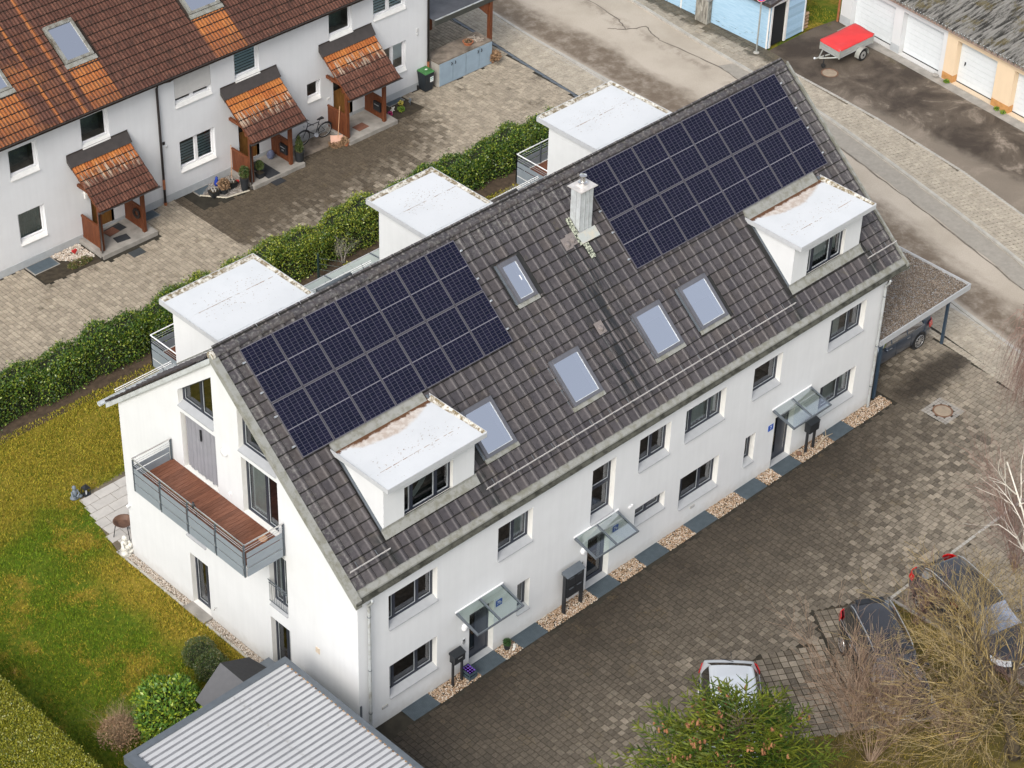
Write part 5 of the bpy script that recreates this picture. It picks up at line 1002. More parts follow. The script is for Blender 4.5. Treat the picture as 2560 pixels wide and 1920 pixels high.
def rear_balcony(x0,x1,lab):
    m=MB(); m.box(x0,x1,Wd,12.6,5.05,5.40); B2=m.build('balcony',WHITEW,H,label=lab); m=MB()
    for y in np.arange(Wd+.02,12.5,.145):
        q=MB(); q.box(x0+.02,x1-.02,y,y+.137,5.405,5.44); q.build('decking_board',DECK,B2)
    for (p,q_) in (((x0,Wd+.3),(x0,12.6)),((x0,12.6),(x1,12.6)),((x1,12.6),(x1,Wd+.3))):
        d=Vector((q_[0]-p[0],q_[1]-p[1])); L=d.length; d.normalize(); nn=Vector((-d.y,d.x)); n=max(1,round(L/1.3))
        for z0,z1 in ((5.06,5.35),(5.39,5.71),(5.75,5.93)):
            for i in range(n):
                A=Vector(p)+d*(L*i/n+.03);Bb=Vector(p)+d*(L*(i+1)/n-.03); m=MB(); m.hexa([(A.x,A.y,z0),(Bb.x,Bb.y,z0),(Bb.x+nn.x*.012,Bb.y+nn.y*.012,z0),(A.x+nn.x*.012,A.y+nn.y*.012,z0),(A.x,A.y,z1),(Bb.x,Bb.y,z1),(Bb.x+nn.x*.012,Bb.y+nn.y*.012,z1),(A.x+nn.x*.012,A.y+nn.y*.012,z1)]); m.build('railing_panel',BALGREY,B2)
        for i in range(n+1):
            A=Vector(p)+d*(L*i/n); m=MB(); m.box(A.x-.02,A.x+.02,A.y-.02,A.y+.02,5.05,6.2); m.build('railing_post',POSTG,B2)
        m=MB(); m.tube([(p[0],p[1],6.23),(q_[0],q_[1],6.23)],.02,8); m.build('handrail',WHITEPVC,B2); m=MB(); m.tube([(p[0],p[1],6.1),(q_[0],q_[1],6.1)],.008,5);m.tube([(p[0],p[1],6.02),(q_[0],q_[1],6.02)],.008,5); m.build('rail_wire',STEEL,B2)
rear_balcony(2.59,6.0,'rear balcony behind the dormer nearest the gable'); rear_balcony(18.4,21.9,'rear balcony behind the right rear dormer')
# glazed canopy between the two left rear dormers
t=thing('glazed_canopy',(10,11.6,5.3),'pale green glazed canopy with thin dark bars between two rear dormers','canopy')
for i,x in enumerate(np.arange(6.6,14.8,.98)):
    m=MB(); m.hexa([(x+.01,11.45,5.30),(x+.97,11.45,5.30),(x+.97,12.5,5.22),(x+.01,12.5,5.22),(x+.01,11.45,5.33),(x+.97,11.45,5.33),(x+.97,12.5,5.25),(x+.01,12.5,5.25)]); m.build('canopy_panel',GREENM,t)
m=MB(); 
for x in np.arange(7.5,14.8,1.96): m.hexa([(x,11.5,5.40),(x+.03,11.5,5.40),(x+.03,12.45,5.32),(x,12.45,5.32),(x,11.5,5.43),(x+.03,11.5,5.43),(x+.03,12.45,5.35),(x,12.45,5.35)])
m.box(6.6,14.8,11.9,11.92,5.31,5.335); m.build('canopy_bars',ANTHL,t); m=MB(); m.box(6.6,14.8,12.5,12.54,5.18,5.27); m.box(6.6,14.8,11.38,11.44,5.27,5.33); m.box(6.6,6.66,12.42,12.48,0,5.2); m.box(14.7,14.76,12.42,12.48,0,5.2); m.box(10.7,10.76,12.42,12.48,0,5.2); m.build('canopy_frame',FASCIA,t)
# ================================================================ neighbour terrace house
NY=26.15; NFR=FRONT(NY); NT=math.tan(math.radians(35)); NC,NS=math.cos(math.radians(35)),math.sin(math.radians(35))
nrz=lambda y:5.68+(y-25.6)*NT
N=thing('terrace_house',(15,NY,0),'white terrace house with red brown clay roof and orange streaks below its skylights','house')
NW=[(6.44,7.66,3.82,5.02,(),None,'n'),(9.55,10.78,3.88,5.12,(),None,'n'),(13.80,15.52,3.93,5.12,(.5,),'shutter','n'),(16.65,17.85,3.95,5.16,(),'slats','n'),(21.37,22.58,4.02,5.2,(),None,'n'),(23.69,25.41,4.04,5.15,(.5,),'slats','n'),
 (6.53,7.68,1.0,2.31,(),'green','n'),(13.86,15.54,1.08,2.40,(.5,),'slats','n'),(20.17,20.86,1.66,2.47,(),None,'n'),(24.12,25.44,1.19,2.53,(.48,),'blind','n')]
ND=[(9.67,10.62),(16.68,17.65),(21.52,22.5)]
holes=[rect(a,b,z0,z1) for a,b,z0,z1,*_ in NW]+[rect(a,b,.2,2.25) for a,b in ND]
m=MB(NFR); m.wall(rect(-6,26.7,-.1,5.75),holes,0,0,.16,0); 
m.fr=None; m.add([(26.7,NY,-.1),(26.7,NY+9,-.1),(26.7,NY+9,5.75),(26.7,NY+4.5,9.0),(26.7,NY,5.75)],[(0,1,2,3,4)]); m.build('wall',STUCCO_N,N)
m=MB(NFR); m.box(-6,26.71,-.012,.0,-.1,.30); m.build('plinth',PLINTH,N)
NROOM=simple('green_grey_room',(.15,.175,.165),.9,.4,1.5)
for a,b,z0,z1,bars,extra,_ in NW:
    w=window(N,NFR,a,b,z0,z1,.10,bars,(),None,fm=WHITEPVC,sill=SILLW,glass=NGLASS,roomm=NROOM,fw=.085,room=.5,silld=.06,swh=.14)
    if extra in('slats',):
        m=MB(NFR)
        cuts=[a+.09]+[a+(b-a)*q for q in bars]+[b-.09]
        for i in range(len(cuts)-1):
            p,q=cuts[i]+(.07 if i else 0),cuts[i+1]-(.07 if i<len(cuts)-2 else 0)
            for k in range(int((z1-z0-.2)/.125)): zz=z0+.12+k*.125; m.box(p,q,.172,.177,zz,zz+.085)
        m.build('striped_blind',simple('pale_blue_blind',(.62,.74,.78),.7,.05),w)
    if extra=='blind': m=MB(NFR); m.box((a+b)/2+.06,b-.09,.172,.177,z0+.55,z1-.09); m.build('blind',ROOMW,w)
    if extra=='green':
        c=MB(NFR); n=50; vs=[]
        for i in range(n+1):
            u=a+.08+(b-a-.16)*i/n; d=.22+.02*math.sin(i*1.3); vs+=[(u,d,z0+.08),(u,d,z1-.08)]
        c.add(vs,[(2*i,2*i+2,2*i+3,2*i+1) for i in range(n)]); c.build('curtain',CURTGREEN,w,smooth=True)
    if extra=='shutter':
        m=MB(NFR); k=0
        for k in range(15): zz=z1-.02-k*.055; m.hexa([(a+.02,.01,zz-.05),(b-.02,.01,zz-.05),(b-.02,.03,zz-.05),(a+.02,.03,zz-.05),(a+.02,.018,zz),(b-.02,.018,zz),(b-.02,.03,zz),(a+.02,.03,zz)])
        m.build('roller_shutter',SHUT,w,label='half lowered grey roller shutter')
for a,b in ND:
    m=MB(NFR); m.box(a,b,.14,.2,.2,2.25,0); d=m.build('oak_front_door',DOORW,N); m=MB(NFR); m.box(a+.12,b-.12,.13,.139,1.55,2.1); m.build('door_glass',GLASSD,d); m=MB(NFR); m.tube([(b-.12,.08,1.05),(b-.12,.08,1.35)],.015); m.build('door_handle',CHROME,d)
    m=MB(NFR); m.box(b,b+.02,.0,.16,.2,2.25); m.build('door_reveal',STUCCO_N,N)
# neighbour roof
m=MB(); ya,yb=25.62,31.5; m.add([(-6,ya,nrz(ya)-.07),(27,ya,nrz(ya)-.07),(27,yb,nrz(yb)-.07),(-6,yb,nrz(yb)-.07),(-6,ya,nrz(ya)-.2),(27,ya,nrz(ya)-.2),(27,yb,nrz(yb)-.2),(-6,yb,nrz(yb)-.2)],[(0,1,2,3),(4,7,6,5),(0,4,5,1),(1,5,6,2),(2,6,7,3),(3,7,4,0)]); m.add([(-6,yb,nrz(yb)-.07),(27,yb,nrz(yb)-.07),(27,yb+5.5,nrz(ya)),(-6,yb+5.5,nrz(ya))],[(0,1,2,3)]); NR_=m.build('roof',simple('dark_under',(.03,.02,.015),.9),N)
NPROF=[(.01,0),(.06,.006),(.16,.004),(.24,.030),(.33,.034),(.42,.028),(.50,.003),(.62,.003),(.72,.028),(.82,.034),(.91,.030),(.99,.004)]
NSK=[(9.88,11.10,27.17,28.49),(15.5,16.92,27.18,28.5),(6.25,7.52,27.12,28.4)]
Rn=Matrix.Rotation(math.radians(35),4,'X'); NG=.338; NWt=.29; ntm=tile_mesh(NWt,NG,NTILE,NPROF,th=.03,lift=.03); places=[]
for r in range(17):
    y=25.62+r*NG*NC; z=nrz(y)-.045
    for c in range(120):
        x=2.3-20*NWt+c*NWt
        if x>26.8: break
        if any(a-.1<x+NWt/2<b+.12 and c0-.2<y+NG*NC/2<c1+.0 for a,b,c0,c1 in NSK): continue
        places.append(Matrix.Translation((x,y,z))@Rn@Matrix.Rotation(random.uniform(-.012,.012),4,'Z')@Matrix.Rotation(random.uniform(-.012,.006),4,'X'))
Np=worg(N)
def shifted(ms): return [Matrix.Translation(-Np)@q for q in ms]
def roof_tiles2(parent,places,base,mat,nind,name):
    P=np.array([list(M.translation) for M in places]); iv,d=inview(P,20); o=np.argsort(np.where(iv,d,1e9)); b=worg(parent)
    me=base.mesh(name,mat); copies(me,name,parent,[Matrix.Translation(-b)@places[i] for i in o[:nind]])
    iv2,_=inview(P,500); rest=[places[i] for i in o[nind:] if iv2[i]]
    if not rest: return
    V0=np.array(base.v); tris=[(f[0],f[k],f[k+1]) for f in base.f for k in range(1,len(f)-1)]; mi=[q for f,q in zip(base.f,base.mi) for k in range(1,len(f)-1)]
    A=np.array([np.array(M) for M in rest]); V=np.einsum('nij,kj->nki',A[:,:3,:3],V0)+A[:,None,:3,3]; F=np.array(tris)[None]+len(V0)*np.arange(len(rest))[:,None,None]; o=npmesh(name,V.reshape(-1,3),F.reshape(-1,3),mat,parent,mi=np.tile(mi,len(rest))); o['kind']='stuff'
roof_tiles2(NR_,places,ntm,[NTILE,N_SHADE_DIRT],300,'roof_tile')
gutter(-6,27,25.60,5.66,.070,BROWNM,NR_); m=MB(); m.box(-6,27,25.63,25.67,5.50,5.64); m.box(-6,27,25.67,26.15,5.58,5.62); m.build('eave_board',BROWNM,NR_)
for i,(a,b,c0,c1) in enumerate(NSK):
    def P(x,y,h): return (x,y-h*NS,nrz(y)+h*NC)
    def bx(m,x0,x1,y0,y1,h0,h1): m.hexa([P(x0,y0,h0),P(x1,y0,h0),P(x1,y1,h0),P(x0,y1,h0),P(x0,y0,h1),P(x1,y0,h1),P(x1,y1,h1),P(x0,y1,h1)])
    m=MB(); f=.12; bx(m,a,a+f,c0,c1,-.1,.10);bx(m,b-f,b,c0,c1,-.1,.10);bx(m,a+f,b-f,c0,c0+.09,-.1,.09);bx(m,a+f,b-f,c1-.12,c1,-.1,.12); k=m.build('skylight',m_zinc('skylight_zinc%d'%i,(.27,.27,.24),(.14,.12,.09),.5),N)
    m=MB(); bx(m,a-.07,b+.07,c0-.15,c0-.002,-.02,.035); m.build('flashing',LEAD,k)
    m=MB(); m.add([P(a+f,c0+.09,.07),P(b-f,c0+.09,.07),P(b-f,c1-.12,.07),P(a+f,c1-.12,.07)],[(0,1,2,3)]); m.build('pane',SKYG,k)
    A=[P(a+f,c0+.09,-.02),P(b-f,c0+.09,-.02),P(b-f,c1-.12,-.02),P(a+f,c1-.12,-.02)]; lo=[(p[0],p[1]+.2,p[2]-.7) for p in A]; m=MB(); m.add(A+lo,[(0,1,5,4),(2,3,7,6),(3,0,4,7),(1,2,6,5)]); m.build('shaft',ROOMW,k); m=MB(); m.add(lo,[(0,1,2,3)]); m.build('shaft_floor',simple('blue_grey_room%d'%i,(.30,.40,.55),.8),k)
# pipes of the terrace house
def npipe(x,ztop=5.5,elbow=False):
    m=MB(); pth=[(x,NY-.09,ztop-.4),(x,NY-.09,0)] ; m.tube(([(x+.55,NY-.5,ztop+.05),(x+.45,NY-.35,ztop-.12),(x+.1,NY-.12,ztop-.2)] if elbow else [(x,NY-.5,ztop),(x,NY-.3,ztop-.2)])+pth,.05,10); o=m.build('downpipe',PIPEB,N,smooth=True)
    m=MB(); m.tube([(x,NY-.09,1.15),(x,NY-.09,.72)],.054,10); m.tube([(x,NY-.09,.12),(x,NY-.09,0)],.065,10); m.build('copper_collar',COPPER,o)
npipe(12.95,5.5,True); npipe(26.60,5.5)
m=MB(); m.box(12.86,13.04,NY-.14,NY-.14,0,0.01) if 0 else None
m=MB(NFR); m.box(13.08,13.18,-.03,0,2.58,2.70); m.build('wall_box',PIPEB,N); m=MB(NFR); m.box(13.2,13.27,-.04,0,2.42,2.5); m.box(26.0,26.12,-.03,0,2.68,2.84); m.box(26.03,26.10,-.03,0,2.52,2.62); m.build('wall_fittings',simple('pale_fitting',(.55,.55,.54),.5),N)
m=MB(NFR); m.box(21.18,21.32,-.02,0,1.38,1.46); m.build('name_plate',SILLW,N)
m=MB(NFR); m.tube([(21.2,0,2.5),(21.2,-.16,2.55),(21.32,-.2,2.42)],.015,6); m.lathe((0,0,0),[(0,0)],3) if 0 else None; lp=m.build('wall_lantern',BLACK,N); m=MB(); m.lathe((21.34,NY-.2,2.22),[(.04,0),(.07,.02),(.08,.12),(.02,.2)],10); m.build('lantern_shade',COPPER,lp)
m=MB(NFR); m.tube([(9.42,0,2.05),(9.42,-.12,2.02)],.05,8); m.box(9.36,9.46,-.16,-.06,1.85,2.05); m.build('wall_lantern',WHITEW,N)
# ---------------- porches
def porch(x0,x1,zf,tilem,lab,step,pipe_left,deco):
    t=thing('porch',((x0+x1)/2,24.9,0),lab,'porch','tiled door porches of the terrace house')
    ye=24.37; ze=2.35; yw=26.02; zw=zf-.05-.10; pt=math.atan2(zw-ze,yw-ye); C,Sn=math.cos(pt),math.sin(pt); Ls=math.hypot(yw-ye,zw-ze)
    pz=lambda y:ze+(y-ye)*math.tan(pt)
    m=MB(); m.hexa([(x0,ye+.03,pz(ye)-.13),(x1,ye+.03,pz(ye)-.13),(x1,yw,zw-.13),(x0,yw,zw-.13),(x0,ye+.03,pz(ye)-.055),(x1,ye+.03,pz(ye)-.055),(x1,yw,zw-.055),(x0,yw,zw-.055)]); m.build('roof_boards',BROWNW,t)
    b=worg(t); R=Matrix.Rotation(pt,4,'X'); places=[]; nr=6; g=Ls/nr*.985; nc=round((x1-x0)/.265); wt=(x1-x0)/nc; base=tile_mesh(wt,g,tilem,NPROF,th=.03,lift=.024)
    for r in range(nr):
        for c in range(nc): places.append(Matrix.Translation((x0+c*wt,ye+r*g*C,ze+r*g*Sn-.04))@R@Matrix.Rotation(random.uniform(-.015,.015),4,'Z'))
    me=base.mesh('roof_tile',[tilem,N_SHADE_DIRT]); copies(me,'roof_tile',t,[Matrix.Translation(-b)@q for q in places])
    m=MB(); y=yw-.17; m.add([(x0-.05,y,pz(y)+.05),(x1+.05,y,pz(y)+.05),(x1+.05,NY-.02,zf+.13),(x0-.05,NY-.02,zf+.13),(x0-.05,NY-.03,zf+.20),(x1+.05,NY-.03,zf+.20),(x0-.05,y,pz(y)-.08),(x0-.05,NY-.02,zf-.12)],[(0,1,2,3),(3,2,5,4),(0,3,7,6)]); m.build('top_flashing',BROWNM,t)
    gutter(x0-.06,x1+.10,ye-.01,ze-.10,.055,BROWNM,t,6)
    xa,xb=x0+.33,x1-.38
    for x in (xa,xb): m=MB(); m.box(x-.065,x+.065,24.86,24.99,.17,2.30); m.build('post',BROWNW,t)
    m=MB(); m.box(x0+.12,x1-.05,24.86,24.98,2.30,2.42); m.build('beam',BROWNW,t)
    for x in (xa,xb): m=MB(); m.hexa([(x-.05,24.98,2.42),(x+.05,24.98,2.42),(x+.05,NY-.02,2.42),(x-.05,NY-.02,2.42),(x-.05,24.98,2.54),(x+.05,24.98,2.54),(x+.05,NY-.02,2.54),(x-.05,NY-.02,2.54)]); m.build('side_beam',BROWNW,t)
    for x in (xa,xb):
        m=MB(); m.box(x-.04,x+.04,25.0,26.1,1.13,1.20); m.box(x-.03,x+.03,25.0,26.1,.22,.28); m.build('screen_rail',BROWNW,t)
        for i in range(10): q=25.0+i*.11; m=MB(); m.box(x-.018,x+.018,q+.004,q+.106,.28,1.13); m.build('screen_board',BROWNW,t)
    sx0,sx1=x0+.15 if step is None else step[0],x1-.0 if step is None else step[1]
    m=MB(); m.box(sx0,sx1,24.62,NY-.015,-.05,.17); m.build('step_slab',CONC,t,bevel=.01)
    if pipe_left: m=MB(); m.tube([(x0+.2,ye-.02,ze-.12),(x0+.2,ye+.12,ze-.28),(xa-.1,24.80,ze-.40),(xa-.1,24.80,.12),(xa-.25,24.66,.05)],.035,8); m.build('rain_pipe',BROWNM,t,smooth=True)
    else: m=MB(); m.tube([(x1-.1,ye-.02,ze-.12),(x1+.05,ye+.25,ze-.25),(x1-.2,25.4,ze-.15)],.035,8); m.build('rain_pipe',BROWNM,t,smooth=True)
    return t
p1=porch(8.86,11.50,3.70,PTILE1,'porch left of the copper collared downpipe with pale streaks on its tiles',(9.0,11.5),True,0)
p2=porch(15.95,18.62,3.77,PTILE2,'middle porch with plain bright orange upper tiles',(16.15,18.72),True,1)
p3=porch(20.85,23.52,3.82,PTILE1,'porch nearest the green lidded bin',(21.05,23.62),False,2)
def boxthing(name,lab,cat,x0,x1,y0,y1,z0,z1,mat,rot=0,grp=None):
    m=MB(); cx,cy=(x0+x1)/2,(y0+y1)/2; m.box(x0,x1,y0,y1,z0,z1); o=m.build(name,mat,org=(cx,cy,z0)); o.rotation_euler.z=rot; return tag(o,lab,cat,grp)
boxthing('doormat','dark doormat with orange runner at the door of the left porch','doormat',10.0,10.75,25.55,26.0,.172,.19,MATB,.1); boxthing('doormat','orange brown slatted mat lying on the dark mat','doormat',9.9,10.4,25.5,25.9,.192,.205,MATBR,.12)
boxthing('doormat','small dark mat on the left porch slab','doormat',9.92,10.48,24.92,25.30,.172,.185,MATB,-.15); boxthing('floor_plate','slate plate lying on the pavers before the left porch','floor plate',9.9,10.46,23.98,24.36,.004,.02,SLATE)
boxthing('doormat','long black runner on the middle porch slab','doormat',16.9,17.5,24.68,26.0,.172,.185,MATB); boxthing('doormat','black mat on the pavers before the middle porch','doormat',16.95,17.47,24.28,24.66,.004,.018,MATB,.05)
boxthing('doormat','red brown mat on the right porch slab','doormat',21.85,22.40,25.0,25.42,.172,.185,MATBR,.05)
for x0,x1,y0,y1,lb in ((6.58,7.62,25.50,26.08,'slate grey shaft cover between the plinth and the soil bed on the left'),(14.33,15.05,25.70,26.10,'slate grey shaft cover left of the gravel bed with three pots'),(11.6,12.35,25.65,26.1,'slate grey shaft cover right of the left porch'),(24.25,25.05,25.85,26.1,'slate grey shaft cover behind the right flower bed')):
    t=thing('shaft_cover',((x0+x1)/2,(y0+y1)/2,0),lb,'shaft cover','shaft covers along the terrace house'); m=MB(); m.box(x0-.04,x1+.04,y0-.04,y1+.04,-.02,.012); m.build('cover_frame',CONC,t); m=MB(); m.box(x0,x1,y0,y1,.0,.020); m.build('cover_plate',GRATE,t)
    m=MB(); [m.box(x,x+.012,y0+.02,y1-.02,.02,.026) for x in np.arange(x0+.03,x1-.03,.045)]; m.build('cover_bars',GRATE,t)
sheet('flower_bed',[(6.53,24.72),(8.9,24.6),(8.95,26.1),(6.58,26.1)],.006,SOILD); gravel('gravel_bed',7.6,8.9,25.0,26.1,.012,900,GRAVL,(.03,.06),h='coarse pale pebbles beside the left porch',poly=[(7.7,25.7),(8.2,25.0),(8.95,24.85),(8.95,26.1),(7.65,26.1)])
sheet('flower_bed',[(14.35,25.68),(15.0,24.9),(15.9,24.75),(16.14,25.0),(16.14,26.1),(15.1,26.1)],.006,CONCD); gravel('gravel_bed',14.35,16.14,24.8,26.1,.010,2600,GRAVG,(.016,.03),h='grey chippings with three black pots by the middle porch',poly=[(14.4,25.66),(15.0,24.93),(15.9,24.8),(16.12,25.0),(16.12,26.1),(15.1,26.1)])
for i in range(44):
    t=i/43; pts=[(14.33,25.66),(14.98,24.88),(15.93,24.70)]; a,b=(pts[0],pts[1]) if t<.5 else (pts[1],pts[2]); q=(t*2)%1 if t<1 else 1; m=MB(); m.ball((a[0]+(b[0]-a[0])*q,a[1]+(b[1]-a[1])*q,.03),random.uniform(.035,.055),7,4,(1,.8,.6),.15); o=m.build('border_pebble',simple('pebble_white',(.55,.50,.40),.7) if i==0 else bpy.data.materials['pebble_white'],org=(a[0],a[1],0)); tag(o,'pale pebble in the curved edge of the grey gravel bed','pebble','pebbles edging the gravel bed')
sheet('flower_bed',[(23.62,24.9),(24.4,24.75),(25.3,24.85),(25.2,25.4),(25.1,25.9),(24.2,25.95),(23.64,26.0)],.006,SOILD); sheet('flower_bed',[(18.75,25.2),(21.0,25.1),(21.0,26.1),(18.75,26.1)],.006,CONCD)
# pots and small things ---------------------------------------------------
def leafball(name,c,r,n,mat,size=.03,sc=(1,1,1),core=CORE,parent=None,lab=None,cat='shrub',hollow=.72,cone=False,grp=None,stem=None,up=0):
    t=parent or thing(name,(c[0],c[1],max(0,c[2]-r*sc[2])),lab,cat,grp)
    d=rng.normal(0,1,(n,3)); d/=np.linalg.norm(d,axis=1)[:,None]; lump=1+.10*np.sin(d[:,0]*5+c[0])*np.cos(d[:,1]*4+c[1])+.06*np.sin(d[:,2]*9); rr=r*(hollow+(1-hollow)*rng.uniform(0,1,n)**.5)*lump
    P=d*rr[:,None]
    if cone: h=(P[:,2]/r+1)/2; P[:,:2]*=(1.15-h)[:,None]
    P=P*np.array(sc)+np.array(c); P=P[P[:,2]>.01]; n=len(P)
    a=rng.normal(0,1,(n,3)); a+=((P-np.array(c))/r)*.9; a[:,2]+=up; a/=np.linalg.norm(a,axis=1)[:,None]; b=np.cross(a,rng.normal(0,1,(n,3))); b/=np.linalg.norm(b,axis=1)[:,None]
    s=size*rng.uniform(.6,1.3,n)[:,None]; V=np.stack([P-a*s*.1,P+a*s*.5+b*s*.32,P+a*s*1.2,P+a*s*.5-b*s*.32],1)
    npmesh('foliage',V.reshape(-1,3),np.arange(4*n).reshape(-1,4),mat,t)['kind']='stuff'
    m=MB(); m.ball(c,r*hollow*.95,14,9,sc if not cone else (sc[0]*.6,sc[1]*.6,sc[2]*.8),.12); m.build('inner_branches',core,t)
    if stem: m=MB(); m.tube([(c[0],c[1],stem),(c[0],c[1],c[2])],.012,6); m.build('stem',TRUNK,t)
    return t
def pot(x,y,z,r,h,mat,lab,sq=False,name='plant_pot',cat='plant pot',grp=None):
    t=thing(name,(x,y,z),lab,cat,grp); m=MB()
    if sq:
        k=.78; m.hexa([(x-r*k,y-r*k,z),(x+r*k,y-r*k,z),(x+r*k,y+r*k,z),(x-r*k,y+r*k,z),(x-r,y-r,z+h),(x+r,y-r,z+h),(x+r,y+r,z+h),(x-r,y+r,z+h)])
        m.box(x-r-.01,x+r+.01,y-r-.01,y+r+.01,z+h-.03,z+h-.0)
    else: m.lathe((x,y,z),[(r*.75,0),(r,h*.92),(r*1.08,h*.93),(r*1.08,h),(r*.9,h)],18)
    m.build('pot',mat,t); m=MB(); m.lathe((x,y,z+h),[(r*.86,-.001),(r*.8,.008)],14) if not sq else m.box(x-r*.88,x+r*.88,y-r*.88,y+r*.88,z+h,z+h+.008); m.build('potting_soil',SOILD,t); return t
for x,y,lb in ((14.70,25.30,'black pot with clipped stubs at the left of the three gravel bed pots'),(15.62,25.35,'black pot with clipped stubs at the right of the three gravel bed pots')):
    t=pot(x,y,.02,.17,.24,POTB,lb,True); [ (lambda m:(m.tube([(x+a,y+b,.25),(x+a*1.2,y+b*1.2,.36)],.03,6),m.build('cut_stub',CONCL,t)))(MB()) for a,b in ((-.07,-.05),(.06,.04),(.02,-.08),(-.03,.08))]
t=pot(15.12,25.22,.02,.18,.20,POTB,'black pot with a dry brown shrub, middle of the three gravel bed pots'); leafball('x',(15.12,25.22,.42),.22,900,DRYB,.05,core=COREB,parent=t)
t=pot(15.86,24.86,.0,.17,.58,POTB,'tall black planter with a small conifer at the left post of the middle porch'); leafball('x',(15.86,24.86,.82),.19,1300,LEAF_X,.045,(1,1,1.25),parent=t)
t=pot(16.72,24.98,.17,.14,.22,POTB,'small square planter with a ball tree on the middle porch slab',True); leafball('x',(16.72,24.98,.72),.17,900,LEAF_X,.04,(1,1,1),parent=t,stem=.38)
t=pot(18.66,24.90,.0,.19,.60,POTB,'tall black planter with a pointed conifer right of the middle porch'); leafball('x',(18.66,24.90,.92),.30,2000,LEAF_X,.05,(.62,.62,1.15),parent=t,cone=True)
m=MB(); m.ball((17.9,25.75,.36),.20,12,8,(.85,.7,1),.06); o=m.build('sack',simple('blue_white_sack',(.14,.16,.25),.6,.6,5),org=(17.9,25.75,.17)); tag(o,'bulging blue and grey sack on the middle porch floor by the wall','sack')
t=thing('letter_box',(18.2,25.0,.6),'dark letter box on the right screen of the middle porch','letter box'); m=MB(); m.box(18.12,18.20,25.05,25.45,.55,.95); m.build('box',BLACK,t); m=MB(); m.box(18.10,18.119,25.12,25.38,.82,.85); m.box(18.10,18.119,25.2,25.3,.68,.74); m.build('slot',STEEL,t)
t=thing('letter_box',(23.1,25.0,.6),'dark letter box on the right screen of the porch nearest the bin','letter box'); m=MB(); m.box(23.02,23.10,25.05,25.45,.55,.95); m.build('box',BLACK,t); m=MB(); m.box(23.0,23.019,25.12,25.38,.82,.85); m.build('slot',STEEL,t)
t=thing('hanging_basket',(11.0,25.2,.9),'black wreath hung on the right screen of the left porch','wreath'); m=MB(); pts=[(11.05-.02,25.25+.17*math.cos(a),.85+.17*math.sin(a)) for a in np.linspace(0,6.3,16)]; m.tube(pts,.05,6); m.build('wreath',simple('dark_wreath',(.03,.022,.018),.9,.5,20),t)
# broom, snow shovel
t=thing('broom',(16.0,25.6,0),'broom with light wooden handle and red head leaning at the middle porch','broom'); m=MB(); m.tube([(15.78,25.55,.14),(16.15,25.98,1.42)],.014,6); m.build('handle',WOODL,t); m=MB(); m.hexa([(15.60,25.62,.06),(15.98,25.36,.06),(16.02,25.42,.06),(15.64,25.68,.06),(15.60,25.62,.15),(15.98,25.36,.15),(16.02,25.42,.15),(15.64,25.68,.15)]); m.build('brush_head',REDP,t)
t=thing('snow_shovel',(20.85,25.2,0),'snow shovel with pale pink blade leaning against the screen of the right porch','snow shovel'); m=MB(); m.tube([(20.72,24.98,.28),(21.12,25.30,1.50)],.015,6); m.build('handle',WOODL,t); m=MB(); vs=[]
for i in range(7):
    q=i/6; bow=.06*math.sin(math.pi*q); vs+=[(20.42+.42*q,25.05-.28*q-bow,.04),(20.52+.42*q,25.22-.28*q-bow*.6,.42)]
m.add(vs,[(2*i,2*i+2,2*i+3,2*i+1) for i in range(6)]); o=m.build('blade',PINK,t); sm=o.modifiers.new('s','SOLIDIFY'); sm.thickness=.012
# statues and ornaments
t=thing('garden_ornament',(15.25,25.8,0),'blue glazed bird ornament on the gravel by the middle porch','ornament'); m=MB(); m.lathe((15.25,25.82,.0),[(.07,0),(.11,.10),(.10,.22),(.05,.32),(.06,.38),(.02,.43)],12); m.build('body',BLUEG,t,smooth=True); m=MB(); m.ball((15.33,25.70,.08),.08,8,5,(1,.8,.8),.1); m.build('base',RUST,t)
t=thing('garden_ornament',(24.0,25.35,0),'white star shaped ornament at the right flower bed','ornament'); m=MB(); pts=[]
for i in range(10): a=math.pi*i/5; r=.16 if i%2 else .06; pts.append((23.95+r*math.cos(a)*.8,.22+r*math.sin(a)))
m.prism(pts,1,25.30,25.34); m.tube([(23.95,25.32,0),(23.95,25.32,.12)],.012,5); m.build('star',STATW,t)
t=thing('garden_ornament',(24.95,25.35,0),'slim grey blue heron figure in the right flower bed','ornament'); m=MB(); m.tube([(24.95,25.35,0),(24.95,25.35,.12),(24.90,25.36,.2),(24.98,25.33,.30),(24.93,25.35,.36),(24.86,25.36,.34)],[.012,.012,.05,.03,.02,.008],8); m.build('heron',STATG,t,smooth=True)
t=thing('garden_ornament',(8.35,25.55,0),'red heart shaped ornament standing among the pale pebbles','ornament'); m=MB(); pts=[(8.35+.11*1.0*(16*math.sin(a)**3)/16,.22+.11*(13*math.cos(a)-5*math.cos(2*a)-2*math.cos(3*a)-math.cos(4*a))/16) for a in np.linspace(0,2*math.pi,22)[:-1]]; m.prism(pts,1,25.5,25.56); m.build('heart',REDP,t)
leafball('primrose',(24.35,25.25,.10),.13,300,LEAF_B,.06,(1,1,.6),lab='green leafed plant beside the white star ornament',cat='plant'); leafball('flower_clump',(23.8,25.3,.1),.08,160,m_leaf('magenta_petals',(.4,.02,.12),(.5,.04,.2),(.1,.15,.02)),.05,(1,1,.7),lab='small magenta flower clump at the right porch edge',cat='flower')
leafball('flower_clump',(24.65,25.6,.12),.09,120,m_leaf('yellow_petals',(.65,.5,.05),(.7,.6,.15),(.1,.15,.02)),.06,(1,1,.8),lab='small yellow flower clump in the right flower bed',cat='flower')
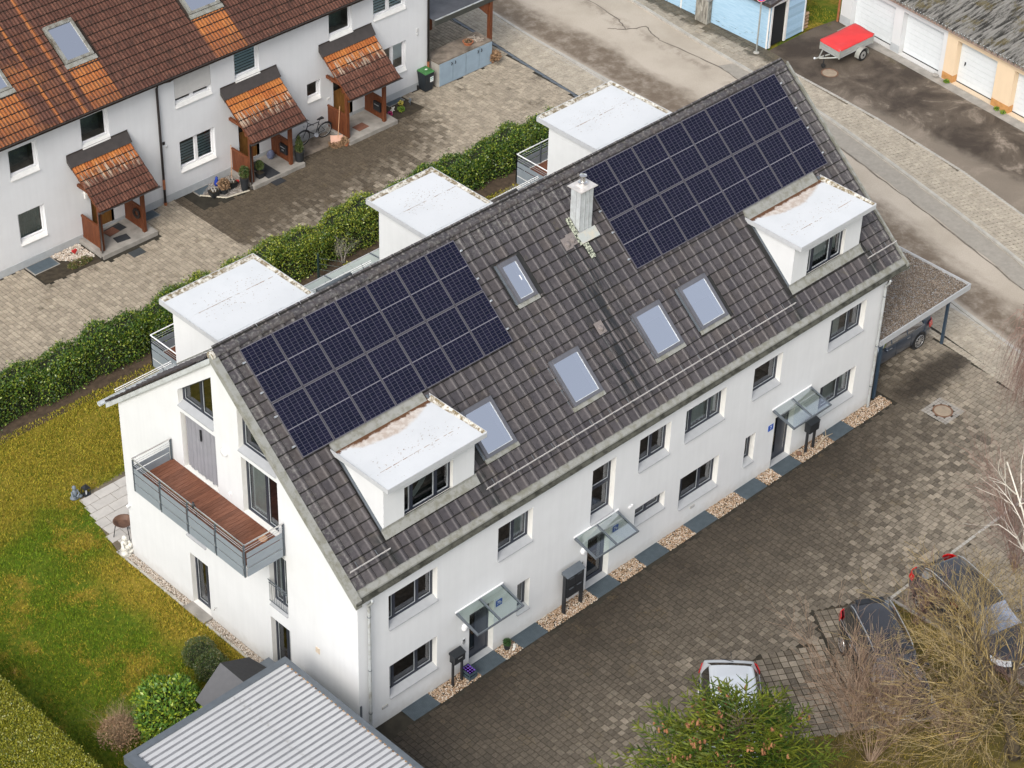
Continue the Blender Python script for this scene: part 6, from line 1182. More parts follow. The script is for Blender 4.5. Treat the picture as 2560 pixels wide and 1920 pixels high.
t=pot(20.95,24.75,.0,.11,.15,TERRA,'terracotta pot with dry growth by the snow shovel'); leafball('x',(20.9,24.8,.2),.14,500,DRYB,.06,core=COREB,parent=t)
leafball('dry_plant',(20.65,25.0,.08),.22,900,DRYB,.08,(1.2,1,.45),core=COREB,lab='low dry brown foliage in front of the snow shovel',cat='plant')
leafball('ground_plant',(8.2,25.0,.05),.35,900,m_leaf('moss_green',(.07,.09,.02),(.12,.13,.03),(.2,.12,.06)),.05,(1.5,.6,.3),core=COREB,lab='low creeping plants in the left soil bed',cat='plant')
# bicycle
def bicycle(p,h,lab):
    t=thing('bicycle',p,lab,'bicycle'); X=Vector(p); d=Vector((math.cos(h),math.sin(h),0)); n=Vector((-d.y,d.x,0)); tilt=.10
    Q=lambda a,z,o=0:tuple(X+d*a+n*(o+z*tilt)+Vector((0,0,z)))
    for a,nm in ((0,'rear_wheel'),(1.08,'front_wheel')):
        m=MB(); m.tube([Q(a+.33*math.cos(q),.35+.33*math.sin(q)) for q in np.linspace(0,2*math.pi,25)],.022,6,False); w=m.build(nm,RUBBER,t); m=MB(); m.tube([Q(a+.30*math.cos(q),.35+.30*math.sin(q)) for q in np.linspace(0,2*math.pi,25)],.010,5,False)
        for q in np.linspace(0,2*math.pi,17)[:-1]: m.tube([Q(a,.35),Q(a+.30*math.cos(q),.35+.30*math.sin(q))],.0025,3,False)
        m.build('rim',STEEL,w); m=MB(); m.tube([Q(a+.37*math.cos(q),.35+.37*math.sin(q)) for q in np.linspace(.3,2.7,10)],.022,4,False); m.build('mudguard',BLACK,w)
    m=MB(); bb,st,ht,hb=(.45,.30),(.30,.86),(.88,.84),(.93,.66)
    for A,B2,r in ((bb,st,.018),(bb,hb,.022),(st,ht,.018),(ht,hb,.022),((0,.35),bb,.012),((0,.35),(.33,.78),.011),(hb,(1.08,.35),.016),(ht,(.85,1.0),.016)): m.tube([Q(*A),Q(*B2)],r,6)
    m.build('frame',simple('black_bike_frame',(.015,.017,.022),.3),t)
    m=MB(); m.tube([Q(.28,.90),Q(.26,.98)],.014,6); m.hexa([Q(.12,.97,-.08),Q(.40,.97,-.025),Q(.40,.97,.025),Q(.12,.97,.08),Q(.12,1.03,-.07),Q(.40,1.01,-.02),Q(.40,1.01,.02),Q(.12,1.03,.07)]); m.build('saddle',BLACK,t)
    m=MB(); m.tube([Q(.78,1.02,-.30),Q(.88,1.03,-.12),Q(.88,1.03,.12),Q(.78,1.02,.30)],.014,6); m.build('handlebar',BLACK,t)
    m=MB(); m.tube([Q(.45,.30,-.08),Q(.45,.30,.08)],.02,6); m.tube([Q(.45,.30,-.08),Q(.52,.15,-.08)],.01,4); m.tube([Q(.45,.30,.08),Q(.38,.45,.08)],.01,4); m.tube([Q(.45,.30,.05),Q(.45,.305,.055)],.10,14); m.build('crank',STEEL,t)
    m=MB(); m.tube([Q(-.1,.72),Q(.28,.74)],.008,5);m.tube([Q(-.05,.72),Q(0,.36)],.006,4); m.tube([Q(.2,.3),Q(.28,.02,-.18)],.01,4); m.tube([Q(.98,.85,-.05),Q(1.02,.86,-.05)],.05,8); m.build('carrier',STEEL,t)
bicycle((20.72,25.82,0),math.radians(176),'black city bicycle leaning on the terrace house wall between two porches')
# bin, cabinet
t=thing('wheelie_bin',(26.30,25.88,0),'black wheelie bin with green lid beside the grey cabinet','bin'); x,y=26.30,25.90
m=MB(); m.hexa([(x-.20,y-.22,.04),(x+.20,y-.22,.04),(x+.20,y+.18,.04),(x-.20,y+.18,.04),(x-.25,y-.27,.86),(x+.25,y-.27,.86),(x+.25,y+.25,.86),(x-.25,y+.25,.86)]); m.box(x-.27,x+.27,y-.29,y+.27,.84,.88); m.build('bin_body',BINB,t,bevel=.015); m=MB(); m.hexa([(x-.26,y-.30,.882),(x+.26,y-.30,.882),(x+.26,y+.27,.882),(x-.26,y+.27,.882),(x-.22,y-.25,.94),(x+.22,y-.25,.94),(x+.22,y+.23,.95),(x-.22,y+.23,.95)]); m.build('lid',GREENB,t,bevel=.01)
m=MB(); m.tube([(x-.27,y+.30,.9),(x+.27,y+.30,.9)],.018,6); m.build('grip',BINB,t); 
for s in (-1,1): m=MB(); m.tube([(x+s*.22,y+.20,.10),(x+s*.27,y+.20,.10)],.10,14); m.build('wheel',RUBBER,t)
m=MB(); m.box(x+.02,x+.20,y-.275,y-.266,.45,.68); m.build('sticker',PAPER,t); m=MB(); m.box(x+.04,x+.18,y-.279,y-.2755,.60,.64); m.box(x+.05,x+.17,y-.279,y-.2755,.53,.545); m.build('sticker_print',simple('teal_print',(.15,.4,.35),.5),t); m=MB(); m.ball((x+.02,y-.02,.953),.07,10,3,(1,.8,.08)); m.build('lid_sticker',PAPER,t)
t=thing('bin_cabinet',(28.3,25.66,0),'long grey concrete cabinet with four blue grey doors','cabinet'); m=MB(); m.box(26.82,29.84,25.66,26.62,-.02,1.08); m.build('cabinet_body',CONCL,t); m=MB(); m.box(26.80,28.32,25.64,26.64,1.08,1.13); m.box(28.33,29.86,25.64,26.64,1.08,1.13); m.build('top_slab',CONCD,t)
for i in range(4):
    a=26.86+i*.745+(.02 if i>1 else 0); m=MB(); m.box(a+.008,a+.735,25.625,25.659,.03,1.05); d=m.build('cabinet_door',BLUEC,t); hx=a+.64 if i%2==0 else a+.10; m=MB(); m.tube([(hx,25.60,.82),(hx+(.03 if i%2==0 else .02),25.585,.90),(hx,25.60,.96)],.016,6); m.build('handle',BLACK,d)
t=pot(28.85,26.05,1.13,.22,.14,TERRA,'shallow terracotta bowl on top of the grey cabinet',name='terracotta_bowl',cat='bowl'); leafball('x',(28.85,26.05,1.27),.13,200,DRYB,.05,(1.2,1.2,.4),core=COREB,parent=t)
m=MB()
for k in range(9): a=random.uniform(0,3); m.tube([(29.1+random.uniform(0,.55),26.0+random.uniform(-.2,.4),1.15+random.uniform(0,.06)) for _ in range(4)],.014,5)
o=m.build('driftwood',simple('pale_driftwood',(.42,.36,.30),.8,.3,20),org=(29.3,26.1,1.13)); tag(o,'bundle of pale driftwood on the right end of the grey cabinet','driftwood')
t=pot(29.98,25.75,0,.15,.25,TERRA,'terracotta pot with trailing plant at the right end of the cabinet'); leafball('x',(30.02,25.65,.32),.24,900,DRYB,.10,(1,1,.7),core=COREB,parent=t)
# neighbour carport
t=thing('carport',(29,28,0),'timber carport with dark flat roof beside the terrace house','carport'); m=MB(); m.box(26.75,30.75,25.82,33,3.04,3.06); m.build('carport_roof',simple('wet_bitumen_roof',(.055,.055,.06),.25,.35,1.2),t); m=MB(); m.box(26.72,30.78,25.76,25.82,2.86,3.10); m.box(30.72,30.78,25.82,33,2.86,3.10); m.build('roof_edge',simple('dark_olive_edge',(.045,.048,.042),.5,.1),t); m=MB(); m.box(26.72,30.78,25.755,25.83,3.10,3.115); m.build('edge_trim',ZINC,t)
for x,y in ((29.92,25.78),(29.92,29.5)): m=MB(); m.box(x-.08,x+.08,y,y+.16,0,2.86); m.build('post',BROWNW,t)
m=MB(); m.hexa([(29.84,25.84,2.2),(29.98,25.84,2.2),(29.98,25.95,2.2),(29.84,25.95,2.2),(29.2,25.84,2.85),(29.98,25.84,2.85),(29.98,25.95,2.85),(29.2,25.95,2.85)]); m.build('brace',BROWNW,t)
# ================================================================ hedges
def hedge(name,x0,x1,y0,y1,h,mat,nper,lab,size=.085,cat='hedge',core=CORE,grp=None,ang=0,org=None,mound=.16):
    t=thing(name,((x0+x1)/2,(y0+y1)/2,0),lab,cat,grp); Ar=(x1-x0)*(2*h+(y1-y0)); n=int(Ar*nper); X=rng.uniform(x0,x1,n); side=rng.uniform(0,1,n); w=(y1-y0)/2; cy=(y0+y1)/2
    th=rng.uniform(-.15,math.pi+.15,n); ex=.42
    hh=h*(1+mound*np.sin(X*1.6+y0)*.6+mound*.5*np.sin(X*4.1)); ww=w*(1+.16*np.sin(X*2.3+1)+.10*np.sin(X*5.3))
    Y=cy+ww*np.sign(np.cos(th))*np.abs(np.cos(th))**ex; Z=hh*np.clip(np.sin(th),0,1)**ex*1.0; Z=np.where(np.sin(th)<.02,rng.uniform(0,.4,n),Z); Z=np.where(rng.uniform(0,1,n)<.28,rng.uniform(.02,1,n)*hh,Z)
    j=rng.normal(0,.055,(n,3)); P=np.stack([X,Y,Z],1)+j; shoots=rng.uniform(0,1,n)<.03; P[shoots,2]+=rng.uniform(0,.14,shoots.sum()); P[:,2]=np.abs(P[:,2])
    iv,_=inview(P,300); P=P[iv]; n=len(P)
    a=rng.normal(0,1,(n,3)); a[:,2]+=.7; a/=np.linalg.norm(a,axis=1)[:,None]; b=np.cross(a,rng.normal(0,1,(n,3))); b/=np.linalg.norm(b,axis=1)[:,None]; s=size*rng.uniform(.6,1.25,n)[:,None]
    V=np.stack([P,P+a*s*.5+b*s*.27,P+a*s,P+a*s*.5-b*s*.27],1); npmesh('foliage',V.reshape(-1,3),np.arange(4*n).reshape(-1,4),mat,t)['kind']='stuff'
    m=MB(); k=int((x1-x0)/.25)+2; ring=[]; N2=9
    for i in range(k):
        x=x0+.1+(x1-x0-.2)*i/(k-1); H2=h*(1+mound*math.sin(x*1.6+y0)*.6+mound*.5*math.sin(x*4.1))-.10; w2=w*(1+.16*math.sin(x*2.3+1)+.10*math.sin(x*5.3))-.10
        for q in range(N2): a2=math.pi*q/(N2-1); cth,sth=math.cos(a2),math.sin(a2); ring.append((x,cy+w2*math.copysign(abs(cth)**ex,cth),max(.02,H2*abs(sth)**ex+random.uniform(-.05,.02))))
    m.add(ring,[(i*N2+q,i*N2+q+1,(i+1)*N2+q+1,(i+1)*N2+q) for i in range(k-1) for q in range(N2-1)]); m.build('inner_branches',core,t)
    m=MB(); [m.tube([(random.uniform(x0,x1),cy-w*.8+random.uniform(-.05,.05),0),(random.uniform(-.2,.2)+x_,cy-w*.9,h*random.uniform(.4,.8))],.010,4,False) for x_ in np.arange(x0,x1,.6)] if 0 else None
    return t
hedge('laurel_hedge',-6,8.9,18.82,19.75,1.5,LEAF_H,820,'long laurel hedge left of the nearest rear dormer beside the lawn',grp='laurel hedges along the rear driveway')
hedge('laurel_hedge',8.95,17.8,18.75,19.75,1.55,m_leaf('yellow_green_laurel_leaf',(.035,.085,.012),(.11,.17,.02),(.27,.30,.04),thr=.55),820,'brighter yellow green laurel hedge between the two left rear dormers',grp='laurel hedges along the rear driveway')
hedge('laurel_hedge',17.85,27.5,18.85,19.8,1.45,LEAF_H,820,'laurel hedge between the middle and right rear dormers',grp='laurel hedges along the rear driveway')
def twigbush(name,c,r,h,n,mat,lab,cat='shrub',th=.006,segs=4,spread=1.0,base=.08,up=1.0,fork=2,sides=3,grp=None,trunkmat=None):
    """multi stemmed leafless bush"""
    t=thing(name,c,lab,cat,grp); V=[];F=[]
    def seg(p,q,r0,r1):
        d=q-p; L=d.length
        if L<1e-4: return
        d/=L; a=d.cross(Vector((.3,.5,.81))).normalized(); b=d.cross(a); k=len(V)
        for P_,rr in ((p,r0),(q,r1)):
            for s in range(sides): an=2*math.pi*s/sides; V.append(tuple(P_+(a*math.cos(an)+b*math.sin(an))*rr))
        for s in range(sides): F.append((k+s,k+(s+1)%sides,k+sides+(s+1)%sides,k+sides+s))
    def grow(p,d,L,rad,depth):
        for i in range(segs):
            d=(d+Vector((random.gauss(0,.16),random.gauss(0,.16),random.gauss(.03,.10)))).normalized(); q=p+d*L/segs; seg(p,q,rad,rad*.82); p=q; rad*=.82
            if depth>0 and i>0:
                for _ in range(fork):
                    dd=(d+Vector((random.gauss(0,.55),random.gauss(0,.55),random.gauss(.1,.35)))).normalized(); grow(p,dd,L*random.uniform(.35,.65),rad*.7,depth-1)
    for i in range(n):
        a=random.uniform(0,6.28); rr=random.uniform(0,base); d=Vector((math.cos(a)*spread*random.uniform(.1,1)*r/h,math.sin(a)*spread*random.uniform(.1,1)*r/h,up)).normalized(); grow(Vector(c)+Vector((math.cos(a)*rr,math.sin(a)*rr,0)),d,h*random.uniform(.55,.95),th*random.uniform(.8,1.4),2)
    npmesh('twigs',V,F,mat,t)['kind']='stuff'; return t
twigbush('dry_shrub',(15.4,18.55,0),.5,1.0,14,simple('pale_bare_twig',(.36,.33,.28),.8,.2),'small round leafless grey shrub in front of the hedge by the middle rear dormer')
m=MB(); m.box(14.02,14.08,18.3,18.36,0,1.0)
for z in (.2,.45,.7,.95): m.tube([(14.05,18.33,z),(15.0,16.9,z)],.008,4)
for q in np.arange(.05,1,.07): m.tube([(14.05+.95*q,18.33-1.43*q,.05),(14.05+.95*q,18.33-1.43*q,1.0)],.004,3)
t=thing('mesh_fence',(14.4,17.8,0),'short dark green wire mesh fence at the hedge near the middle dormer','fence'); m.build('mesh_panel',simple('green_fence',(.03,.055,.05),.5),t); m=MB(); m.box(13.99,14.05,18.27,18.33,0,1.15); m.build('post',simple('green_post',(.02,.04,.04),.5),t)
leafball('yellow_shrub',(15.2,17.9,.2),.3,700,m_leaf('yellow_flowers',(.35,.30,.03),(.2,.22,.03),(.1,.12,.02)),.05,(1,1,.7),lab='low yellowish shrub beside the wire fence',cat='shrub')
# garden on the left
leafball('box_shrub',(-1.46,5.50,.42),.52,6200,LEAF_X,.034,(1,1,.85),lab='upper of two clipped round box shrubs in the lawn',grp='clipped box shrubs'); leafball('box_shrub',(-1.56,4.80,.42),.52,6200,LEAF_X,.034,(1,1,.85),lab='lower of two clipped round box shrubs, behind the dark hut',grp='clipped box shrubs')
leafball('laurel_ball',(-3.72,3.98,.78),1.06,9500,LEAF_B,.095,(1,1,.84),lab='large bright green round laurel beside the metal roof',up=.5)
t=twigbush('hydrangea',(-5.25,4.35,0),.62,1.15,60,simple('tan_stem',(.34,.24,.15),.85,.2),'dry brown hydrangea with faded flower heads left of the round laurel',th=.007,spread=.8)
n=1500; a=rng.uniform(0,6.28,n); rr=.62*np.sqrt(rng.uniform(0,1,n)); P=np.stack([-5.25+rr*np.cos(a),4.35+rr*np.sin(a),1.02-.5*(rr/.62)**2+rng.normal(0,.09,n)],1); dv=rng.normal(0,1,(n,3)); dv/=np.linalg.norm(dv,axis=1)[:,None]; b=np.cross(dv,rng.normal(0,1,(n,3))); b/=np.linalg.norm(b,axis=1)[:,None]; V=np.stack([P-dv*.025,P+b*.025,P+dv*.025,P-b*.025],1); npmesh('flower_heads',V.reshape(-1,3),np.arange(4*n).reshape(-1,4),DRYB,t)['kind']='stuff'
hedge('thuja_hedge',-3.2,3.2,0,1,1.8,LEAF_T,1,'x') if 0 else None
def thuja():
    t=thing('thuja_hedge',(-8.2,5,0),'trimmed yellow green thuja hedge in the bottom left corner','hedge'); n=150000; x1=-6.98; x0=-9.6; h=1.8
    X=np.where(rng.uniform(0,1,n)<.86,rng.uniform(x0,x1,n),x1+rng.normal(0,.03,n)); Y=rng.uniform(0,9.5,n); Z=np.where(X>x1-.06,rng.uniform(0,h,n),h+rng.normal(0,.03,n)+.05*np.sin(X*3)*np.sin(Y*2.2)); P=np.stack([X,Y,Z],1); iv,_=inview(P,30); P=P[iv]; n=len(P)
    a=rng.normal(0,1,(n,3)); a[:,2]+=.5; a/=np.linalg.norm(a,axis=1)[:,None]; b=np.cross(a,rng.normal(0,1,(n,3))); b/=np.linalg.norm(b,axis=1)[:,None]; s=.05*rng.uniform(.6,1.3,n)[:,None]; V=np.stack([P,P+a*s*.6+b*s*.3,P+a*s*1.2,P+a*s*.6-b*s*.3],1); npmesh('foliage',V.reshape(-1,3),np.arange(4*n).reshape(-1,4),LEAF_T,t)['kind']='stuff'
    m=MB(); m.box(x0+.05,x1-.05,0,9.5,0,h-.05); m.build('inner_branches',CORE,t)
thuja()
# dark garden hut
t=thing('garden_hut',(-2.3,2.6,0),'small dark grey hut with bitumen felt roof between shrubs and metal roof','hut'); 
e=1.45; ridge=2.0; yr0,yr1=3.3,1.6; 
m=MB(); m.box(-3.1,-.75,1.75,3.1,0,1.5); m.build('wall',ANTHL,t)
m=MB(); m.add([(-2.22-.0,3.45,ridge),(-2.22,1.0,ridge),(-3.35,1.0,e),(-3.35,3.2,e)],[(0,3,2,1)]); m.build('left_roof_slope',DKROOFG,t)
m=MB(); m.add([(-2.22,3.45,ridge),(-2.22,1.0,ridge),(-.75,1.0,e),(-1.20,3.45,ridge-.45)],[(0,1,2,3)]); m.add([(-2.22,3.45,ridge),(-1.20,3.45,ridge-.45),(-1.2,3.45,.9),(-3.3,3.3,1.2),(-3.35,3.2,e)],[(0,1,2,3,4)]); m.build('right_roof_slope',DKROOF,t)
# metal roofed garage bottom left
t=thing('garage_building',(-4,0,0),'flat garage with white trapezoid sheet roof at the bottom of the picture','garage'); z=2.62
m=MB(); m.box(-6.60,-1.20,-9,1.70,0,z-.12); m.build('wall',STUCCO,t)
m=MB(); per=.207; n=int(10.6/per); P_=[];
for i in range(n):
    y=1.63-i*per; P_+=[(y,z+.035-.0),(y-.125,z+.035),(y-.140,z-.012),(y-.190,z-.012)]
vs=[];k=len(P_)
for x,dz in ((-6.45,0),(-1.30,.0)): vs+=[(x,p,zz+dz) for p,zz in P_]
m.add(vs,[(i,i+1,k+i+1,k+i) for i in range(k-1)]); m.mi=[1 if i%4 in (1,2,3) else 0 for i in range(k-1)]; m.build('sheet_roof',[SHEDM,SHEDG_SHADE],t)
m=MB(); m.box(-6.62,-1.18,1.63,1.83,z-.22,z+.09); m.build('edge_trim',ANTHL,t); m=MB(); m.box(-6.75,-6.45,-9,1.83,z-.22,z+.091); m.build('edge_trim',ANTHL,t); m=MB(); m.box(-1.30,-1.14,-9,1.82,z-.22,z+.085); m.build('edge_trim',ANTHL,t)
m=MB(); 
for i in range(60): y=1.5-i*.17; m.ball((-1.31,y,z+.05),.035,5,3,(1,1.3,.5),.3)
m.build('leaf_litter',DRYB,t)['kind']='stuff'
# terrace things
t=thing('fire_bowl',(.40,11.72,0),'round brown fire bowl on thin legs on the terrace behind the gable corner','fire bowl'); m=MB(); m.lathe((.30,11.62,.62),[(.02,-.16),(.18,-.12),(.30,0),(.33,.03),(.30,.03),(.17,-.07),(.02,-.09)],22); m.build('bowl',simple('brown_bowl',(.13,.07,.045),.6,.2),t,smooth=False)
for a in (2.6,4.6,.5): m=MB(); m.tube([(.30+.24*math.cos(a),11.62+.24*math.sin(a),.58),(.30+.34*math.cos(a),11.62+.34*math.sin(a),0.02)],.014,6); m.build('leg',BLACK,t)
t=thing('stone_figure',(-.13,10.93,0),'pale cast stone kneeling figure at the rear corner of the gable','statue'); m=MB(); c=(-.16,10.90); m.lathe((c[0],c[1],0),[(.17,0),(.17,.06),(.12,.09)],16); m.ball((c[0],c[1],.24),.17,12,8,(1,.9,1),.05); m.ball((c[0]-.02,c[1]+.04,.44),.12,10,7,(1,.8,1.1),.05); m.ball((c[0],c[1]+.03,.64),.095,10,7,(1,1,1.1),.02); m.ball((c[0]+.10,c[1]-.10,.38),.10,10,6,(.9,.8,1),.05); m.tube([(c[0]-.12,c[1],.5),(c[0]-.16,c[1]-.1,.36),(c[0]-.05,c[1]-.16,.3)],[.05,.045,.04],8); m.tube([(c[0]+.10,c[1],.5),(c[0]+.14,c[1]-.08,.40),(c[0]+.08,c[1]-.13,.36)],[.05,.045,.04],8); m.ball((c[0]-.1,c[1]-.08,.14),.11,8,6,(1.2,1,.7),.05); m.ball((c[0]+.1,c[1]-.08,.14),.11,8,6,(1.2,1,.7),.05); m.build('figure',STATW,t,smooth=True)
t=thing('buddha_figure',(.30,14.2,0),'small grey blue seated figure at the outer corner of the terrace','statue'); m=MB(); c=(.22,14.16); m.ball((c[0],c[1],.08),.15,10,6,(1.2,.9,.55)); m.ball((c[0],c[1],.26),.11,10,7,(.9,.75,1.3)); m.ball((c[0],c[1],.47),.075,10,7,(.95,1,1.15)); m.tube([(c[0]-.09,c[1],.34),(c[0]-.14,c[1]-.06,.2),(c[0]-.02,c[1]-.12,.14)],.035,6); m.tube([(c[0]+.09,c[1],.34),(c[0]+.14,c[1]-.06,.2),(c[0]+.02,c[1]-.12,.14)],.035,6); m.ball((c[0]+.14,c[1]-.08,.10),.08,8,5,(1.2,1,.6)); m.build('figure',STATG,t,smooth=True)
t=thing('lantern',(.58,14.05,0),'black metal lantern beside the seated figure on the terrace','lantern'); x,y=.60,14.08; m=MB(); m.box(x-.11,x+.11,y-.11,y+.11,.022,.05); m.box(x-.11,x+.11,y-.11,y+.11,.30,.33)
for a,b in ((-1,-1),(1,-1),(1,1),(-1,1)): m.box(x+a*.10-.01,x+a*.10+.01,y+b*.10-.01,y+b*.10+.01,.05,.30)
m.hexa([(x-.10,y-.10,.33),(x+.10,y-.10,.33),(x+.10,y+.10,.33),(x-.10,y+.10,.33),(x-.03,y-.03,.42),(x+.03,y-.03,.42),(x+.03,y+.03,.42),(x-.03,y+.03,.42)]); m.tube([(x-.03,y,.42),(x,y,.49),(x+.03,y,.42)],.008,5); m.build('housing',BLACK,t); m=MB(); m.lathe((x,y,.05),[(.035,0),(.035,.12)],10); m.build('candle',CURT,t)
# mailboxes, crate, pots on the front strip
t=thing('mailbox_stand',(3.6,-.25,0),'single dark mailbox on two posts beside the left front door','mailbox'); m=MB(); m.box(3.36,3.78,-.38,-.16,.92,1.20); m.hexa([(3.34,-.40,1.20),(3.80,-.40,1.20),(3.80,-.14,1.20),(3.34,-.14,1.20),(3.34,-.40,1.21),(3.80,-.40,1.21),(3.80,-.14,1.29),(3.34,-.14,1.29)]); m.build('mailbox',BLACK,t)
for x in (3.39,3.75): m=MB(); m.box(x-.03,x+.03,-.30,-.24,0,.92 if 0 else 1.0); m.build('post',BLACK,t)
m=MB(); m.box(3.5,3.66,-.386,-.381,1.08,1.11); m.build('slot',STEEL,t)
t=thing('mailbox_stand',(8.4,-.27,0),'tall two tier dark mailbox block on posts beside the middle front door','mailbox')
for j in range(2):
    for i in range(2): m=MB(); m.box(8.03+i*.34,8.36+i*.34,-.40,-.20,.66+j*.42,1.06+j*.42); m.build('mailbox',BLACK,t)
m=MB(); m.hexa([(7.98,-.43,1.50),(8.76,-.43,1.50),(8.76,-.16,1.50),(7.98,-.16,1.50),(7.98,-.43,1.51),(8.76,-.43,1.51),(8.76,-.16,1.62),(7.98,-.16,1.62)]); m.build('mailbox_roof',ANTHL,t)
for x in (8.0,8.74): m=MB(); m.box(x-.03,x+.03,-.36,-.24,0,1.52); m.build('post',BLACK,t)
m=MB(); 
for j in range(2):
    for i in range(2): m.box(8.10+i*.34,8.29+i*.34,-.406,-.401,.97+j*.42,1.0+j*.42)
m.build('slots',ANTHL,t)
t=thing('mailbox_stand',(19.75,-.25,0),'single dark mailbox on two posts beside the right front door','mailbox'); m=MB(); m.box(19.50,19.98,-.40,-.16,.86,1.22); m.hexa([(19.48,-.42,1.22),(20.0,-.42,1.22),(20.0,-.14,1.22),(19.48,-.14,1.22),(19.48,-.42,1.23),(20.0,-.42,1.23),(20.0,-.14,1.32),(19.48,-.14,1.32)]); m.build('mailbox',BLACK,t)
for x in (19.55,19.93): m=MB(); m.box(x-.035,x+.035,-.31,-.24,0,.9); m.build('post',BLACK,t)
t=thing('crate',(3.98,-.32,0),'dark plastic bottle crate with purple caps under the left mailbox','crate'); x,y=4.02,-.30; m=MB(); m.box(x-.15,x+.15,y-.20,y+.20,.02,.035)
for a,b,c,d in ((x-.15,x-.135,y-.20,y+.20),(x+.135,x+.15,y-.20,y+.20),(x-.135,x+.135,y-.20,y-.185),(x-.135,x+.135,y+.185,y+.20)): m.box(a,b,c,d,.035,.14); m.box(a,b,c,d,.19,.29)
for a in (-.143,.143):
    for b in (-.19,.19): m.box(x+a-.012,x+a+.012,y+b-.012,y+b+.012,.03,.29)
m.build('crate_body',CRATE,t)
for i in range(3):
    for j in range(4): m=MB(); m.lathe((x-.09+i*.09,y-.135+j*.09,.04),[(.036,0),(.036,.17),(.014,.22),(.016,.225),(.016,.245)],8); b=m.build('bottle',GLASSD,t); m=MB(); m.lathe((x-.09+i*.09,y-.135+j*.09,.286),[(.026,0),(.026,.02)],8); m.build('bottle_cap',PURP,b)
t=pot(5.65,-.24,.01,.11,.18,POTB,'small black pot with a dark green ball plant on the gravel'); leafball('x',(5.65,-.24,.28),.115,900,m_leaf('dark_ball_leaf',(.012,.05,.01),(.03,.09,.015),(.05,.12,.02)),.025,parent=t,hollow=.85)
m=MB(); m.tube([(19.95,-.42,.05),(20.25,-.36,.12),(20.55,-.32,.16),(20.9,-.34,.12)],[.03,.028,.02,.012],6); m.tube([(20.55,-.32,.16),(20.75,-.12,.26)],.012,5); o=m.build('branch',simple('pale_branch',(.42,.34,.24),.8,.2),org=(20.3,-.35,0),smooth=True); tag(o,'curved pale dead branch lying on the gravel by the right mailbox','branch')
m=MB(); m.ball((19.28,-.22,.07),.10,9,6,(1,1,.7),.06); o=m.build('stone',RUST,org=(19.28,-.22,0)); tag(o,'rust red stone on the gravel by the right front door','stone')
for x,y in ((5.85,-.36),(5.9,-.3),(5.75,-.42)): m=MB(); m.ball((x,y,.05),.06,8,5,(1,.8,.6),.1); o=m.build('stone',STATW,org=(x,y,0)); tag(o,'pale stone lying in front of the small black pot','stone','pale stones by the small pot')
# ================================================================ carport on the right
t=thing('carport',(25.8,1.5,0),'flat carport with gravel roof and slim dark posts right of the white house','carport'); z=2.6
m=MB(); m.box(23.33,28.36,-.05,5.2,z-.16,z-.05); m.build('roof_deck',SILL,t); m=MB(); m.box(23.33,28.40,-.09,-.05,z-.20,z+.04); m.box(28.36,28.40,-.05,5.2,z-.20,z+.04); m.build('roof_edge',simple('pale_edge_sheet',(.42,.43,.44),.4,.06),t)
gp=gravel('roof_gravel',23.4,28.34,-.03,4.6,z-.05,36000,GRAVD,(.018,.036),kind='x'); gp.parent=t; gp.location=Vector((0,0,0))-worg(t); gp['kind']='stuff'
for k_ in ('label','category'):
    if k_ in gp: del gp[k_]
for x,y in ((27.93,.40),(23.60,.05),(27.93,4.6)): m=MB(); m.box(x-.045,x+.045,y-.045,y+.045,0,z-.16); m.build('post',DKBLUE,t)
# ================================================================ blue shed, sign, block, garages
t=thing('blue_shed',(39.6,18.7,0),'light blue boarded shed with peeling paint and an open doorway','shed')
BS=((39.59,18.66,0),(0,-1,0),(-1,0,0)); 
for k in range(16):
    m=MB(BS); z0=.0+k*.14
    for a,b in ((-14,-5.02),(-4.96,-.0)): 
        m=MB(BS); m.hexa([(a,-.0,z0),(b,-.0,z0),(b,.03,z0),(a,.03,z0),(a,.012,z0+.139),(b,.012,z0+.139),(b,.03,z0+.139),(a,.03,z0+.139)]); m.build('wall_board',BLUEP,t)
m=MB(BS); m.box(-5.02,-4.95,-.02,.02,0,2.3); m.box(-.06,.02,-.02,.0,.0,2.25); m.build('corner_board',WHITEW,t)
FS=FRONT(18.66)
for k in range(16):
    z0=k*.14
    for a,b in (([(39.62,39.72)] if z0<2.0 else [(39.62,42.0)])+([(40.80,42.0)] if z0<2.0 else [])): m=MB(FS); m.box(a,b,.0,.02,z0+.003,z0+.139); m.build('wall_board',BLUEW,t)
m=MB(FS); m.box(39.70,39.80,-.03,.05,0,2.08); m.box(40.70,40.82,-.03,.05,0,2.08); m.box(39.80,40.70,-.03,.05,1.98,2.08); m.build('door_frame',WHITEW,t)
m=MB(FS); m.box(41.97,42.03,-.03,.02,0,2.2); m.build('corner_board',WHITEW,t)
m=MB(FS); m.box(39.8,40.7,.06,2.5,.01,1.98); m.build('dark_interior',simple('black_interior',(.012,.013,.014),1),t)
m=MB(); m.hexa([(39.25,18.4,2.18),(42.4,18.4,2.75),(42.4,32,2.75),(39.25,32,2.18),(39.25,18.4,2.27),(42.4,18.4,2.84),(42.4,32,2.84),(39.25,32,2.27)]); m.build('roof',BROWNM,t)
places=[]
for i in range(6):
    for j in range(14):
        x=39.28+i*.33; m=MB(); yy=18.42+j*.25; zz=2.28+(x-39.25)*.181; m.hexa([(x,yy+.005,zz+.02),(x+.36,yy+.005,zz+.085-.03),(x+.36,yy+.243,zz+.085-.03),(x,yy+.243,zz+.02),(x,yy+.005,zz+.045),(x+.36,yy+.005,zz+.085),(x+.36,yy+.243,zz+.085),(x,yy+.243,zz+.045)]); m.build('roof_tile',TILE,t)
